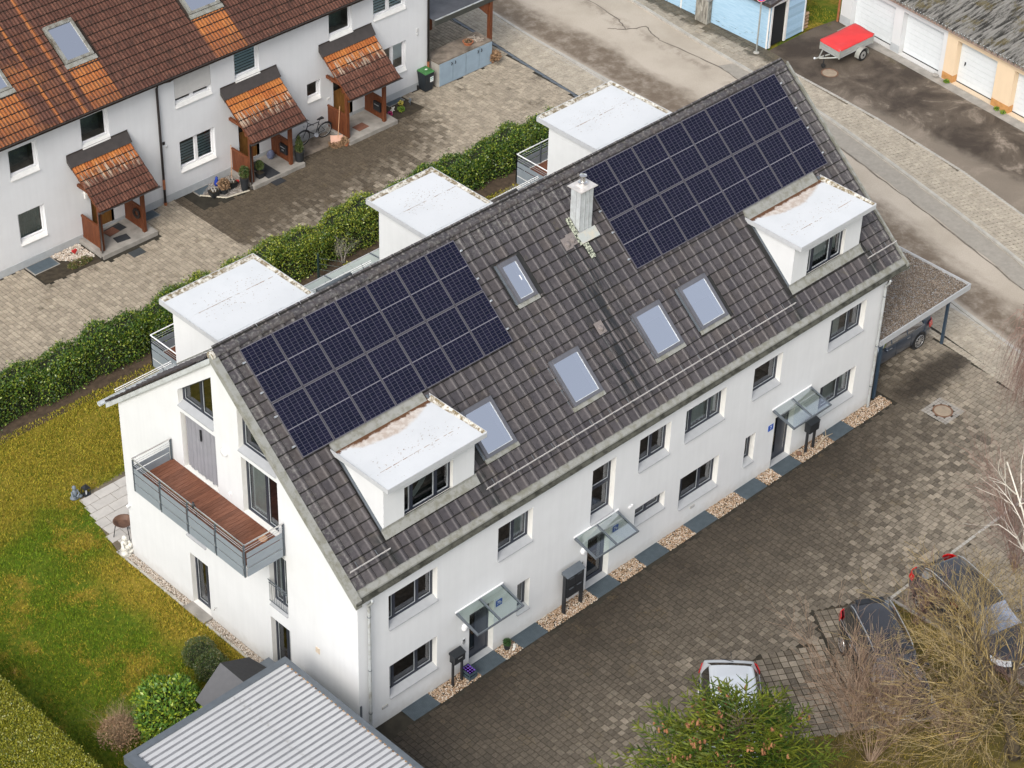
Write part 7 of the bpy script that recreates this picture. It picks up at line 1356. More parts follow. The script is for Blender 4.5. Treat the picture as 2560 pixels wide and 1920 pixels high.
t=thing('wheelie_bin',(40.4,19.3,0),'dark green bin standing inside the doorway of the blue shed','bin'); m=MB(); m.hexa([(40.15,18.95,0),(40.6,18.95,0),(40.6,19.4,0),(40.15,19.4,0),(40.12,18.92,.98),(40.65,18.92,.98),(40.65,19.45,.98),(40.12,19.45,.98)]); m.build('bin_body',simple('dark_green_bin',(.02,.06,.04),.5),t); m=MB(); m.box(40.1,40.67,18.9,19.47,.985,1.03); m.build('lid',simple('dark_green_lid',(.025,.08,.05),.5),t)
t=thing('wood_pile',(42.2,18.9,0),'stacked firewood at the corner of the blue shed','firewood')
for k in range(5):
    for j in range(4): m=MB(); m.tube([(42.06,18.75+j*.16,.08+k*.16),(42.4,18.75+j*.16,.08+k*.16)],.075,7); m.build('log',simple('log_wood',(.30,.20,.12),.9,.3) if not k and not j else bpy.data.materials['log_wood'],t)
t=thing('concrete_box',(39.4,22.2,0),'weathered grey concrete utility box against the blue shed','utility box'); m=MB(); m.box(39.28,39.57,21.85,22.55,-.02,1.10); k=NB('streaked_concrete'); n=k.noise(5,5,.7,v=k.vec((1,2.5,.35))); m.build('box',k.fin(k.mix(k.mr(n,.38,.62),(.36,.34,.29),(.13,.12,.10)),.9),t,bevel=.02); m=MB(); m.box(39.26,39.59,21.83,22.57,1.10,1.16); m.build('top_slab',CONC,t); m=MB(); m.box(39.27,39.279,22.15,22.2,.55,.75); m.build('lock_plate',CONCL,t)
t=thing('traffic_sign',(39.07,18.78,0),'round no parking sign on a grey pole in front of the blue shed','sign'); m=MB(); m.tube([(39.07,18.78,-.03),(39.07,18.78,2.9)],.036,12); m.build('pole',simple('sign_pole_grey',(.28,.29,.27),.5,.15),t); m=MB(); m.lathe((39.07,18.78,-.03),[(.13,0),(.13,.02),(.05,.03)],10); m.build('pole_foot',CONCL,t)
fs=Vector((-.42,-.90,.0)).normalized(); rt_=Vector((-fs.y,fs.x,0))*1.0; rt_=Vector((0,0,1)).cross(fs).normalized(); cs=Vector((39.07,18.78,2.70))+fs*.05
def SP(a,b,h=0): p=cs+rt_*a+Vector((0,0,1))*b+fs*h; return tuple(p)
def disc(r,h0,mat,nm,n=36,ri=0):
    m=MB()
    if ri: m.add([SP(r*math.cos(q),r*math.sin(q),h0) for q in np.linspace(0,2*math.pi,n+1)]+[SP(ri*math.cos(q),ri*math.sin(q),h0) for q in np.linspace(0,2*math.pi,n+1)],[(i,i+1,n+2+i,n+1+i) for i in range(n)])
    else: m.add([SP(r*math.cos(q),r*math.sin(q),h0) for q in np.linspace(0,2*math.pi,n+1)[:-1]]+[SP(r*math.cos(q),r*math.sin(q),h0-.012) for q in np.linspace(0,2*math.pi,n+1)[:-1]],[tuple(range(n)),tuple(range(n,2*n))[::-1]]+[(i,n+i,n+(i+1)%n,(i+1)%n) for i in range(n)])
    return m.build(nm,mat,t)
disc(.27,0,WHITEB,'sign_plate'); disc(.255,.003,REDB,'red_ring',ri=.205); disc(.204,.0032,BLUES,'blue_field',ri=.0001)
m=MB(); q=math.radians(-45); ca,sa=math.cos(q),math.sin(q)
def bar(a0,a1,w,ang,h,off=(0,0)):
    c,s=math.cos(ang),math.sin(ang); return [SP(off[0]+a*c-b*s,off[1]+a*s+b*c,h) for a,b in ((a0,-w),(a1,-w),(a1,w),(a0,w))]
m.add(bar(-.205,.205,.024,-math.pi/4,.006),[(0,1,2,3)]); m.build('red_bar',REDB,t)
m=MB(); m.add(bar(-.07,.03,.010,-.25,.008,(-.03,-.135)),[(0,1,2,3)]); m.add([SP(-.02,-.115,.008),SP(.045,-.155,.008),SP(-.03,-.175,.008)],[(0,1,2)]); m.build('white_arrow',WHITEB,t)
# garages
GO=(43.57,14.60,0); GU=(-.097,-.9953,0); GN=(-.9953,.097,0); GFr=(GO,GU,GN)
t=thing('garage_row',(43.3,11,0),'row of garages, white then cream, with white doors and corrugated roof','garage')
doors=[(-2.95,-.48),(0,2.30),(3.10,5.28),(6.22,8.45),(9.3,11.6)]
m=MB(GFr); m.wall(rect(-3.55,2.52,-.05,2.42),[rect(a,b,.0,2.02) for a,b in doors[:2]],0,0,.30,0); m.build('wall',STUCCO,t,label='white section of the garage front'); m=MB(GFr); m.wall(rect(2.52,14,-.05,2.42),[rect(a,b,.0,2.02) for a,b in doors[2:]],0,0,.30,0); m.build('wall',YELLOW,t,label='cream section of the garage front')
m=MB(GFr); m.add([(-3.55,0,-.05),(-3.55,6,-.05),(-3.55,6,2.9),(-3.55,0,2.42)],[(0,1,2,3)]); m.build('side_wall',STUCCO,t)
m=MB(GFr); 
for a,b in ((-.48,0),(-3.55,-2.95)): m.box(a-.006,b+.006,-.008,.0,0,.36); 
m.build('grey_plinth',PLINTH,t)
for a,b in ((2.52,3.10),(5.28,6.22),(8.45,9.3)): m=MB(GFr); m.box(a-.0,b+.006,-.010,.28,0,.33); m.build('ochre_plinth',OCHRE,t)
for i,(a,b) in enumerate(doors):
    t2=None; k=8
    m=MB(GFr); m.box(a,b,.30,.34,.0,2.02); D=m.build('garage_door',GDOOR,t)
    for j in range(k):
        z0=.04+j*.246; m=MB(GFr); m.box(a+.03,b-.03,.285,.299,z0+.006,z0+.24); m.build('door_panel',GDOOR,D)
    m=MB(GFr); m.box(a,b,.27,.30,-.02,.025); m.build('rubber_seal',RUBBER,D)
    if i==2: m=MB(GFr); m.box(a+.32,a+.37,.25,.284,.92,1.06); m.tube([(a+.345,.24,1.03),(a+.345,.22,.90)],.014,6); m.build('door_handle',BLACK,D)
def corr():
    m=MB(GFr); n=900; u0,u1=-3.9,14; z=lambda u,d:2.50+.10*(d+.28)*1.0+.05*math.sin(u*2*math.pi/.177)
    for (d0,d1,dz) in ((-.30,2.1,.0),(2.0,4.4,.02),(4.3,7,.04)):
        vs=[(u0+(u1-u0)*i/n,d0,z(u0+(u1-u0)*i/n,d0)+dz) for i in range(n+1)]+[(u0+(u1-u0)*i/n,d1,z(u0+(u1-u0)*i/n,d1)+dz-.01) for i in range(n+1)]+[(u0+(u1-u0)*i/n,d0,z(u0+(u1-u0)*i/n,d0)+dz-.012) for i in range(n+1)]
        m.add(vs,[(i,i+1,n+2+i,n+1+i) for i in range(n)]+[(2*n+2+i,2*n+3+i,i+1,i) for i in range(n)])
    m.build('corrugated_roof',CORR,t); m=MB(GFr); m.box(-3.9,14,-.26,-.20,2.36,2.47); m.build('eave_board',simple('pinkish_eave',(.30,.22,.18),.8,.2),t); m=MB(GFr)
    for i in range(100): u=-3.85+i*.177; m.ball(( u,-.27,2.56),.022,5,3); 
    m.build('roof_bolts',ZINCL,t)['kind']='stuff'
corr()
m=MB(GFr); m.tube([(-3.62,-.06,2.4),(-3.62,-.06,0)],.05,8); m.build('downpipe',COPPER,t)
m=MB(); m.ball((43.25,12.35,.03),.14,8,5,(1,1.3,.35),.2); o=m.build('stone',CONC,org=(43.25,12.35,0)); tag(o,'flat grey stone lying at the joint of the white and cream garages','stone')
for u,wl in ((2.9,'white and cream joint pillar'),(5.7,'middle cream pillar, left tuft'),(6.05,'middle cream pillar, right tuft')): leafball('weed_tuft',(43.57-.097*u-.12,14.6-.9953*u,.04),.09,160,LEAF_B,.06,(1,1,.5),lab='small green weed tuft at the foot of the '+wl,cat='weed',grp='weeds at the garage pillars')
# trailer
t=thing('car_trailer',(41.7,16.0,0),'small galvanised car trailer with a red tarpaulin cover','trailer'); z0,z1=.50,.90
C4=[(40.56,15.49),(42.74,15.43),(42.86,16.55),(40.68,16.62)]
def pan(a,b,nm,z0,z1,mat,off=0):
    a,b=Vector(a),Vector(b); d=(b-a).normalized(); n=Vector((d.y,-d.x)); m=MB(); A=a+n*off;B2=b+n*off; q=n*.03; m.hexa([(A.x,A.y,z0),(B2.x,B2.y,z0),(B2.x-q.x,B2.y-q.y,z0),(A.x-q.x,A.y-q.y,z0),(A.x,A.y,z1),(B2.x,B2.y,z1),(B2.x-q.x,B2.y-q.y,z1),(A.x-q.x,A.y-q.y,z1)]); return m.build(nm,mat,t)
for i in range(4):
    a,b=C4[i],C4[(i+1)%4]; pan(a,b,'side_panel',z0,z1,GALV); pan(a,b,'side_rib',z0+.12,z0+.16,SILL,.012); pan(a,b,'side_rib',z0+.25,z0+.28,SILL,.012); pan(a,b,'side_rib',z0,z0+.03,SILL,.012)
m=MB(); m.add([(p[0],p[1],z0+.01) for p in C4],[(0,1,2,3)]); m.build('floor_panel',GALV,t)
for p in C4: m=MB(); m.box(p[0]-.03,p[0]+.03,p[1]-.03,p[1]+.03,z0-.02,z1+.01); m.build('corner_post',GALV,t)
m=MB(); n=18; k=10; vs=[];A_,B_2,C_2,D_2=[Vector((*p,0)) for p in C4]; ex=.035; cen=(A_+C_2)/2
for j in range(k+1):
    for i in range(n+1):
        s,q=i/n,j/k; P=A_*(1-s)*(1-q)+B_2*s*(1-q)+C_2*s*q+D_2*(1-s)*q; P=cen+(P-cen)*1.035; e=min(s,1-s,q*.6,(1-q)*.6); z=z1+.03+.06*min(1,e*8)-.05*math.exp(-((s-.28)**2+(q-.3)**2)*14)+.012*math.sin(s*9+q*7); vs.append((P.x,P.y,z))
f=[(j*(n+1)+i,j*(n+1)+i+1,(j+1)*(n+1)+i+1,(j+1)*(n+1)+i) for j in range(k) for i in range(n)]
ring=[i for i in range(n+1)]+[j*(n+1)+n for j in range(1,k+1)]+[k*(n+1)+i for i in range(n-1,-1,-1)]+[j*(n+1) for j in range(k-1,0,-1)]
base=len(vs); vs+=[(vs[i][0],vs[i][1],z1-.07+random.uniform(-.01,.01)) for i in ring]; L=len(ring); f+=[(ring[i],base+i,base+(i+1)%L,ring[(i+1)%L]) for i in range(L)]
m.add(vs,f); m.build('tarpaulin',REDT,t,smooth=True)
m=MB(); m.tube([(40.62,15.62,.48),(40.05,16.14,.44)],.03,6); m.tube([(40.68,16.48,.48),(40.05,16.18,.44)],.03,6); m.tube([(40.6,16.05,.46),(39.86,16.22,.46)],.035,6); m.build('drawbar',GALV,t); m=MB(); m.ball((39.84,16.23,.48),.06,8,5); m.build('coupling',STEEL,t); m=MB(); m.tube([(40.22,16.02,.62),(40.22,16.02,.14)],.024,6); m.build('jockey_stand',BLACK,t); m=MB(); m.tube([(40.20,15.98,.08),(40.24,16.06,.08)],.09,12); m.build('jockey_wheel',RUBBER,t)
for s,y in ((-1,15.33),(1,16.68)):
    x=41.93; m=MB(); m.tube([(x,y-.08,.27),(x,y+.08,.27)],.27,24); w=m.build('wheel',RUBBER,t); m=MB(); m.lathe((0,0,0),[(.01,0)],3) if 0 else None; m.tube([(x,y+s*.075,.27),(x,y+s*.095,.27)],.17,20); m.build('rim',simple('steel_rim',(.5,.5,.48),.35,.1,8,.5) if s<0 else bpy.data.materials['steel_rim'],w); m=MB(); m.tube([(x,y+s*.096,.27),(x,y+s*.11,.27)],.05,10); m.build('hub',BLACK,w)
    m=MB(); n=10; pts=[(x+.34*math.cos(a),.27+.34*math.sin(a)) for a in np.linspace(-.1,math.pi+.1,n)]; m.add([(p,y-.11,q) for p,q in pts]+[(p,y+.11,q) for p,q in pts],[(i,i+1,n+i+1,n+i) for i in range(n-1)]); o=m.build('mudguard',GALV,t); sm=o.modifiers.new('s','SOLIDIFY'); sm.thickness=.015
# ================================================================ cars
def car(pos,head,Lc,Wc,Hc,mat,lab,style='mpv',rails=False,wag=0):
    """pos: centre on the ground, head: unit heading"""
    t=thing('parked_car',(pos[0],pos[1],0),lab,'car'); t.rotation_euler.z=math.atan2(head[1],head[0])
    hw=Wc/2; it=lambda s,X,Y: float(np.interp(s,X,Y))
    if style=='mpv': TX=[0,.015,.05,.10,.2,.45,.62,.70,.80,.86,.93,.985,1]; TZ=[.62,.72,.88,.965,.985,1.0,.975,.86,.64,.615,.57,.47,.36]; gl=(.08,.78); ws=(.645,.80); rw=(.012,.075)
    elif style=='wagon': TX=[0,.015,.05,.13,.25,.5,.60,.68,.77,.86,.93,.985,1]; TZ=[.58,.66,.72,.955,.985,1.0,.97,.84,.665,.635,.59,.49,.38]; gl=(.12,.76); ws=(.615,.77); rw=(.05,.125)
    else: TX=[0,.02,.07,.16,.3,.5,.60,.68,.77,.86,.93,.985,1]; TZ=[.55,.66,.72,.90,.98,1.0,.96,.83,.66,.63,.58,.47,.36]; gl=(.14,.76); ws=(.61,.77); rw=(.07,.155)
    N=72; ss=[(1-math.cos(math.pi*i/N))/2*.35+.65*i/N for i in range(N+1)]; J=11; V=[]; 
    for s in ss:
        x=(s-.5)*Lc; w=hw*it(s,[0,.03,.10,.3,.7,.88,.96,1],[.80,.90,.965,1,1,.97,.90,.76]); zt=Hc*it(s,TX,TZ); zb=.22 if .03<s<.97 else .30; zbelt=Hc*it(s,[0,.1,.3,.7,.85,1],[.56,.60,.60,.585,.55,.34]); zbelt=min(zbelt,zt-.02)
        g=max(0,min(1,(zt-zbelt-.05)/.35)); g=g*g*(3-2*g); wt=w*(.93-.19*g)
        for (y,z) in ((w*.90,zb),(w*.985,zb+.10),(w,.5*(zb+zbelt)),(w*.99,zbelt-.06),(w*.965,zbelt),(w*(.95-.05*g),zbelt+(zt-zbelt)*.35),(wt+.01,zt-.06*g-.02),(wt-.05,zt-.02),(wt*.62,zt),(wt*.3,zt+.008),(0,zt+.012)): V.append((x,y,z))
    half=len(V); V2=V+[(x,-y,z) for x,y,z in V]; parts={'body':[], 'side_window':[], 'windscreen':[], 'rear_window':[]}
    for i in range(N):
        s=(ss[i]+ss[i+1])/2
        for j in range(J-1):
            q=(i*J+j,(i+1)*J+j,(i+1)*J+j+1,i*J+j+1); r=tuple(half+k for k in q[::-1]); key='body'
            if j in (4,5) and gl[0]<s<gl[1]-.03 and not any(abs(s-p)<.008 for p in (.36,.56)): key='side_window'
            if j>=7 and ws[0]<s<ws[1]: key='windscreen'
            if j>=7 and rw[0]<s<rw[1]: key='rear_window'
            if key=='side_window': parts[key].append(q); parts.setdefault('side_window_r',[]).append(r)
            else: parts[key]+=[q,r]
    e0=[j for j in range(J)]; parts['body'].append(tuple(e0+[half+j for j in reversed(range(J-1))])); e1=[N*J+j for j in range(J)]; parts['body'].append(tuple([half+k for k in e1[:-1]][::1]+e1[::-1]))
    def mk_(nm,F,m_,sm=True):
        used=sorted({k for f in F for k in f}); mp={k:i for i,k in enumerate(used)}; me=bpy.data.meshes.new(nm); me.from_pydata([V2[k] for k in used],[],[tuple(mp[k] for k in f) for f in F]); me.materials.append(m_)
        if sm: me.polygons.foreach_set('use_smooth',[len(f)<5 for f in F])
        o=bpy.data.objects.new(nm,me); COL.objects.link(o); o.parent=t; return o
    for k,F in parts.items():
        if F: mk_(k.replace('_r','') if k.endswith('_r') else k,F,mat if k=='body' else (WSCR if k=='windscreen' else CARG))
    def add(nm,m_,mt,par=None,sm=False):
        me=m_.mesh(nm,mt,smooth=sm); o=bpy.data.objects.new(nm,me); COL.objects.link(o); o.parent=par or t; return o
    m=MB(); m.box(-Lc*.40,Lc*.22,-hw*.74,hw*.74,.4,Hc*.60); add('cabin_interior',m,BLACK)
    for a in (-.5+.19,.5-.185):
        for sd in (-1,1):
            x=a*Lc; m=MB(); m.tube([(x,sd*(hw-.22),.32),(x,sd*(hw-.005),.32)],.37,26); add('wheel_arch',m,BLACK); m=MB(); m.tube([(x,sd*(hw-.22),.32),(x,sd*(hw+.012),.32)],.32,26); w=add('wheel',m,RUBBER); m=MB()
            m.tube([(x+.235*math.cos(q),sd*(hw+.016),.32+.235*math.sin(q)) for q in np.linspace(0,2*math.pi,25)],.012,5,False)
            for q in np.linspace(0,2*math.pi,11)[:-1]: c,s_=math.cos(q),math.sin(q); m.hexa([(x+.03*c-.02*s_,sd*(hw+.014),.32+.03*s_+.02*c),(x+.03*c+.02*s_,sd*(hw+.014),.32+.03*s_-.02*c),(x+.23*c+.014*s_,sd*(hw+.014),.32+.23*s_-.014*c),(x+.23*c-.014*s_,sd*(hw+.014),.32+.23*s_+.014*c),(x+.03*c-.02*s_,sd*(hw+.022),.32+.03*s_+.02*c),(x+.03*c+.02*s_,sd*(hw+.022),.32+.03*s_-.02*c),(x+.23*c+.014*s_,sd*(hw+.022),.32+.23*s_-.014*c),(x+.23*c-.014*s_,sd*(hw+.022),.32+.23*s_+.014*c)])
            m.tube([(x,sd*(hw+.01),.32),(x,sd*(hw+.025),.32)],.05,10); add('rim',m,ALU,w)
    for sd in (-1,1):
        m=MB(); x=-Lc/2; z=Hc*(.58 if style!='hatch' else .50); m.hexa([(x+.015,sd*hw*.70,z-.10),(x+.28,sd*(hw*.985),z-.02),(x+.10,sd*hw*.70,z-.1),(x+.32,sd*hw*.80,z-.1),(x-.005+.05,sd*hw*.66,z+.10),(x+.36,sd*(hw*.955),z+.10),(x+.14,sd*hw*.66,z+.1),(x+.36,sd*hw*.80,z+.1)]); 
        m=MB(); pts=[(x-.012+.02,hw*.60),(x+.02,hw*.80),(x+.10,hw*.925),(x+.34,hw*1.004)]; m.add([(a,sd*b,z-.13+.02*i) for i,(a,b) in enumerate(pts)]+[(a+.05,sd*b*.975,z+.14) for a,b in pts],[(i,i+1,5+i,4+i) for i in range(3)]); o=add('tail_lamp',m,TAIL); sm=o.modifiers.new('s','SOLIDIFY'); sm.thickness=.03
        m=MB(); x=Lc/2; z=Hc*.42; pts=[(x-.02,hw*.50),(x-.08,hw*.72),(x-.22,hw*.90),(x-.48,hw*.985)]; m.add([(a+.01,sd*b,z-.05+.03*i) for i,(a,b) in enumerate(pts)]+[(a-.10,sd*b*.93,z+.10+.015*i) for i,(a,b) in enumerate(pts)],[(i,i+1,5+i,4+i) for i in range(3)]); o=add('headlamp',m,HEADL); sm=o.modifiers.new('s','SOLIDIFY'); sm.thickness=.05
        m=MB(); m.ball((Lc*.17,sd*(hw+.10),Hc*.64),.11,10,6,(.55,1,.65)); m.tube([(Lc*.17,sd*(hw-.06),Hc*.60),(Lc*.17,sd*(hw+.05),Hc*.62)],.03,6); add('mirror',m,mat,sm=True)
        m=MB(); [m.box(a,a+.16,sd*hw*1.0-.01,sd*hw*1.0+.01,Hc*.50,Hc*.50+.025) for a in (-.75,.25)]; add('door_handle',m,STEEL)
        m=MB(); add('sill_trim',m,BLACK) if m.v else None
        for a in (-.85,-.02,.95): m=MB(); m.box(a,a+.006,sd*hw*.99-.012,sd*hw*.99+.012,.34,Hc*.56); add('door_gap',m,BLACK)
        m=MB(); m.tube([(a*Lc,sd*(hw*.965+.006),Hc*it(a+.5,[0,.1,.3,.7,.85,1],[.56,.60,.60,.585,.55,.34])+.005) for a in np.linspace(gl[0]-.5,gl[1]-.53,10)],.009,5); add('window_trim',m,CHROME)
        if rails: m=MB(); m.tube([(a*Lc,sd*hw*.70,Hc*it(a+.5,TX,TZ)+(.045 if -.36<a<.08 else .0)) for a in np.linspace(-.38,.09,10)],.016,6); add('roof_rail',m,STEEL)
    m=MB(); m.box(-Lc/2-.015,-Lc/2+.01,-.26,.26,.62,.73); add('number_plate',m,PAPER)
    m=MB(); m.tube([(Lc/2-.03,-hw*.45,.50),(Lc/2+.01,0,.49),(Lc/2-.03,hw*.45,.50)],.018,6); m.tube([(Lc/2-.05,-hw*.7,.36),(Lc/2+.0,0,.34),(Lc/2-.05,hw*.7,.36)],.02,6); add('grille_trim',m,CHROME)
    m=MB(); m.tube([(-Lc*.5+.12*Lc,-.0,Hc*.985),(-Lc*.5+.06*Lc,0,Hc*1.01)],.01,5); m.box(-Lc*.5+.3,-Lc*.5+.5,-hw*.5,hw*.5,Hc*.955,Hc*.985) if style=='mpv' else None; add('antenna',m,BLACK)
    m=MB(); m.tube([(-Lc/2+(.10 if style=='mpv' else .25),-.28,Hc*.80),(-Lc/2+(.04 if style=='mpv' else .2),.12,Hc*.70)],.012,5); add('rear_wiper',m,BLACK)
    return t
def un(x,y): q=math.hypot(x,y); return (x/q,y/q)
car((13.03,-8.72),un(-.53,-.85),4.15,1.74,1.62,P_BLACK,'black van like car with chrome roof rails behind bare branches','mpv',True)
car((16.72,-9.25),un(-.25,-.97),4.6,1.80,1.46,P_DARK,'dark grey estate car with chrome rails half hidden by the bare tree','wagon',True)
car((7.98,-7.14),un(-.71,-.71),4.2,1.78,1.48,P_WHITE,'silver white car mostly hidden by the spruce crown','hatch')
car((25.75,1.72),un(-1,.02),4.35,1.80,1.55,P_GREY,'slate grey car parked under the gravel roofed carport','hatch')
# ================================================================ bare trees, spruce
class Grow:
    def __init__(s,sides=3): s.V=[];s.F=[];s.sides=sides;s.M=[]
    def seg(s,p,q,r0,r1,mi=0,sides=None):
        n=sides or s.sides; d=q-p
        if d.length<1e-4: return
        d=d.normalized(); a=d.cross(Vector((.31,.52,.79))).normalized(); b=d.cross(a); k=len(s.V)
        for P_,rr in ((p,r0),(q,r1)):
            for i in range(n): an=2*math.pi*i/n; s.V.append(tuple(P_+(a*math.cos(an)+b*math.sin(an))*rr))
        for i in range(n): s.F.append((k+i,k+(i+1)%n,k+n+(i+1)%n,k+n+i)); s.M.append(mi)
def branch(G,p,d,L,rad,depth,mats,seg=5,wob=.14,up=.05,fork=(2,3),ang=.6,shrink=(.45,.7),droop=0,minr=.0035):
    mi=mats[depth]
    for i in range(seg):
        d=(d+Vector((random.gauss(0,wob),random.gauss(0,wob),random.gauss(up,wob*.6)-droop))).normalized(); q=p+d*(L/seg); r2=max(minr,rad*.84); G.seg(p,q,rad,r2,mi,5 if rad>.02 else 3); p=q; rad=r2
        if depth>0 and i>0:
            for _ in range(random.randint(*fork)):
                o=Vector((random.gauss(0,1),random.gauss(0,1),random.gauss(0,1))); o=(o-d*o.dot(d)).normalized(); dd=(d*math.cos(ang)+o*math.sin(ang)*random.uniform(.7,1.2)).normalized(); branch(G,p,dd,L*random.uniform(*shrink),rad*.62,depth-1,mats,max(3,seg-1),wob,up,fork,ang,shrink,droop,minr)
def tree(name,lab,stems,mats,label_mats,**k):
    t=thing(name,stems[0][0],lab,'tree' if 'tree' in name or 'birch' in name else 'shrub'); G=Grow()
    for p,d,L,r,dep in stems: branch(G,Vector(p),Vector(d).normalized(),L,r,dep,k.get('order'),**{a:b for a,b in k.items() if a!='order'})
    o=npmesh('crown',G.V,G.F,mats,t,mi=G.M); o['kind']='stuff'; return t
# big lichen covered tree, lower right
random.seed(11)
T1=(13.3,-13.3,0); fork_=Vector((12.9,-12.9,1.9))
t=thing('bare_tree',T1,'large leafless tree with yellow lichen on its branches over the parked cars','tree')
m=MB(); m.tube([T1,(13.15,-13.15,1.0),tuple(fork_)],[.22,.17,.15],10); m.build('trunk',TRUNK,t,smooth=True); G=Grow()
for k_ in range(24):
    a=math.radians(70+k_*15+random.uniform(-10,10)); el=random.uniform(.18,.85)
    tgt=Vector((math.cos(a),math.sin(a),el)); p=fork_+Vector((0,0,random.uniform(-.2,.5))); branch(G,p,(tgt+Vector((-.25,.15,0))).normalized(),random.uniform(2.2,3.1),.05,3,[0,0,0,1],seg=6,wob=.13,up=.03,fork=(1,2),ang=.62,shrink=(.44,.70),minr=.0034)
npmesh('crown',G.V,G.F,[LICHEN,TRUNK],t,mi=G.M)['kind']='stuff'
# birch with white upper branches, right edge
random.seed(5)
t=thing('birch_tree',(18.2,-10.9,0),'slim birch with white branches and reddish twigs at the right edge','tree'); G=Grow(); pts=[Vector((18.2,-10.9,0)),Vector((18.1,-10.3,2.2)),Vector((17.9,-9.5,4.2)),Vector((17.65,-8.8,5.8))]
m=MB(); m.tube([tuple(p) for p in pts],[.08,.05,.030,.018],8); m.build('trunk',BIRCH,t,smooth=True)
for k_ in range(13):
    q=pts[1]+(pts[3]-pts[1])*random.uniform(.0,1); a=random.uniform(0,6.28); branch(G,q,Vector((math.cos(a),math.sin(a),.8)),random.uniform(1.1,1.9),.024,2,[0,1,1],seg=5,wob=.13,up=.05,fork=(1,2),ang=.55,shrink=(.45,.7))
npmesh('crown',G.V,G.F,[TWIGR,BIRCH],t,mi=G.M)['kind']='stuff'
# drooping reddish twigs at the right margin
random.seed(9)
t=thing('weeping_birch',(26.6,-9.3,0),'curtain of hanging reddish brown twigs at the right margin above the pavers','tree'); G=Grow(); m=MB(); m.tube([(26.6,-9.3,0),(26.4,-8.8,4),(26.0,-8.2,7)],[.14,.10,.05],8); m.build('trunk',BIRCH,t)
for k_ in range(40):
    a=random.uniform(.3,3.6); rr=random.uniform(.6,2.6); q0=Vector((25.6,-7.9,random.uniform(4.6,6.6))); a=math.radians(138)+random.gauss(0,.32); rr=random.uniform(1.6,3.9); q1=q0+Vector((math.cos(a)*rr,math.sin(a)*rr,random.uniform(.0,.5))); G.seg(q0,q1,.014,.007,0)
    for j in range(58):
        s=random.uniform(.35,1); p=q0+(q1-q0)*s; d=Vector((random.gauss(0,.35),random.gauss(0,.35),-.3)); r=.006
        for i in range(11):
            d=(d+Vector((random.gauss(0,.10),random.gauss(0,.10),-.28))).normalized(); q=p+d*random.uniform(.18,.30); G.seg(p,q,r,r*.93,0); 
            if random.random()<.35: G.seg(q,q+Vector((random.gauss(0,.09),random.gauss(0,.09),-.12)),r*.7,r*.5,0)
            p=q; r*=.93
            if p.z<1.2: break
npmesh('crown',G.V,G.F,[TWIGR,BIRCH],t,mi=G.M)['kind']='stuff'
random.seed(21)
def bush(name,c,h,n,lab,mat,ang=.5,depth=2,L=(.5,.9),spread=.5,rad=.013):
    t=thing(name,c,lab,'shrub'); G=Grow()
    for i in range(n):
        a=random.uniform(0,6.28); s=random.uniform(0,spread); branch(G,Vector(c)+Vector((math.cos(a)*.2*s,math.sin(a)*.2*s,0)),Vector((math.cos(a)*s,math.sin(a)*s,1)),h*random.uniform(*L),rad,depth,[0]*4,seg=5,wob=.13,up=.04,fork=(1,3),ang=ang,shrink=(.4,.65))
    npmesh('twigs',G.V,G.F,mat,t)['kind']='stuff'; return t
bush('bare_shrub',(11.0,-9.3,0),2.9,26,'tall leafless brown shrub between the silver white car and the black van like car',TWIGB,spread=.75)
bush('bare_shrub',(10.1,-10.6,0),2.8,30,'leafless brown shrub right of the spruce at the bottom edge',TWIGB,spread=.75)
bush('bare_shrub',(12.3,-11.9,0),1.9,18,'low leafless shrub in front of the black car beyond the kerb',TWIGB,spread=.8)
bush('bare_shrub',(15.6,-7.9,0),1.7,12,'thin leafless shrub standing between the two dark cars',TWIGR,spread=.6)
bush('bare_shrub',(15.0,-12.6,0),2.6,16,'reddish leafless shrub under the lichen covered tree',TWIGR,spread=.7)
bush('bare_shrub',(19.9,-8.6,0),3.2,22,'reddish leafless shrub above the pavers left of the birch',TWIGR,spread=.7)
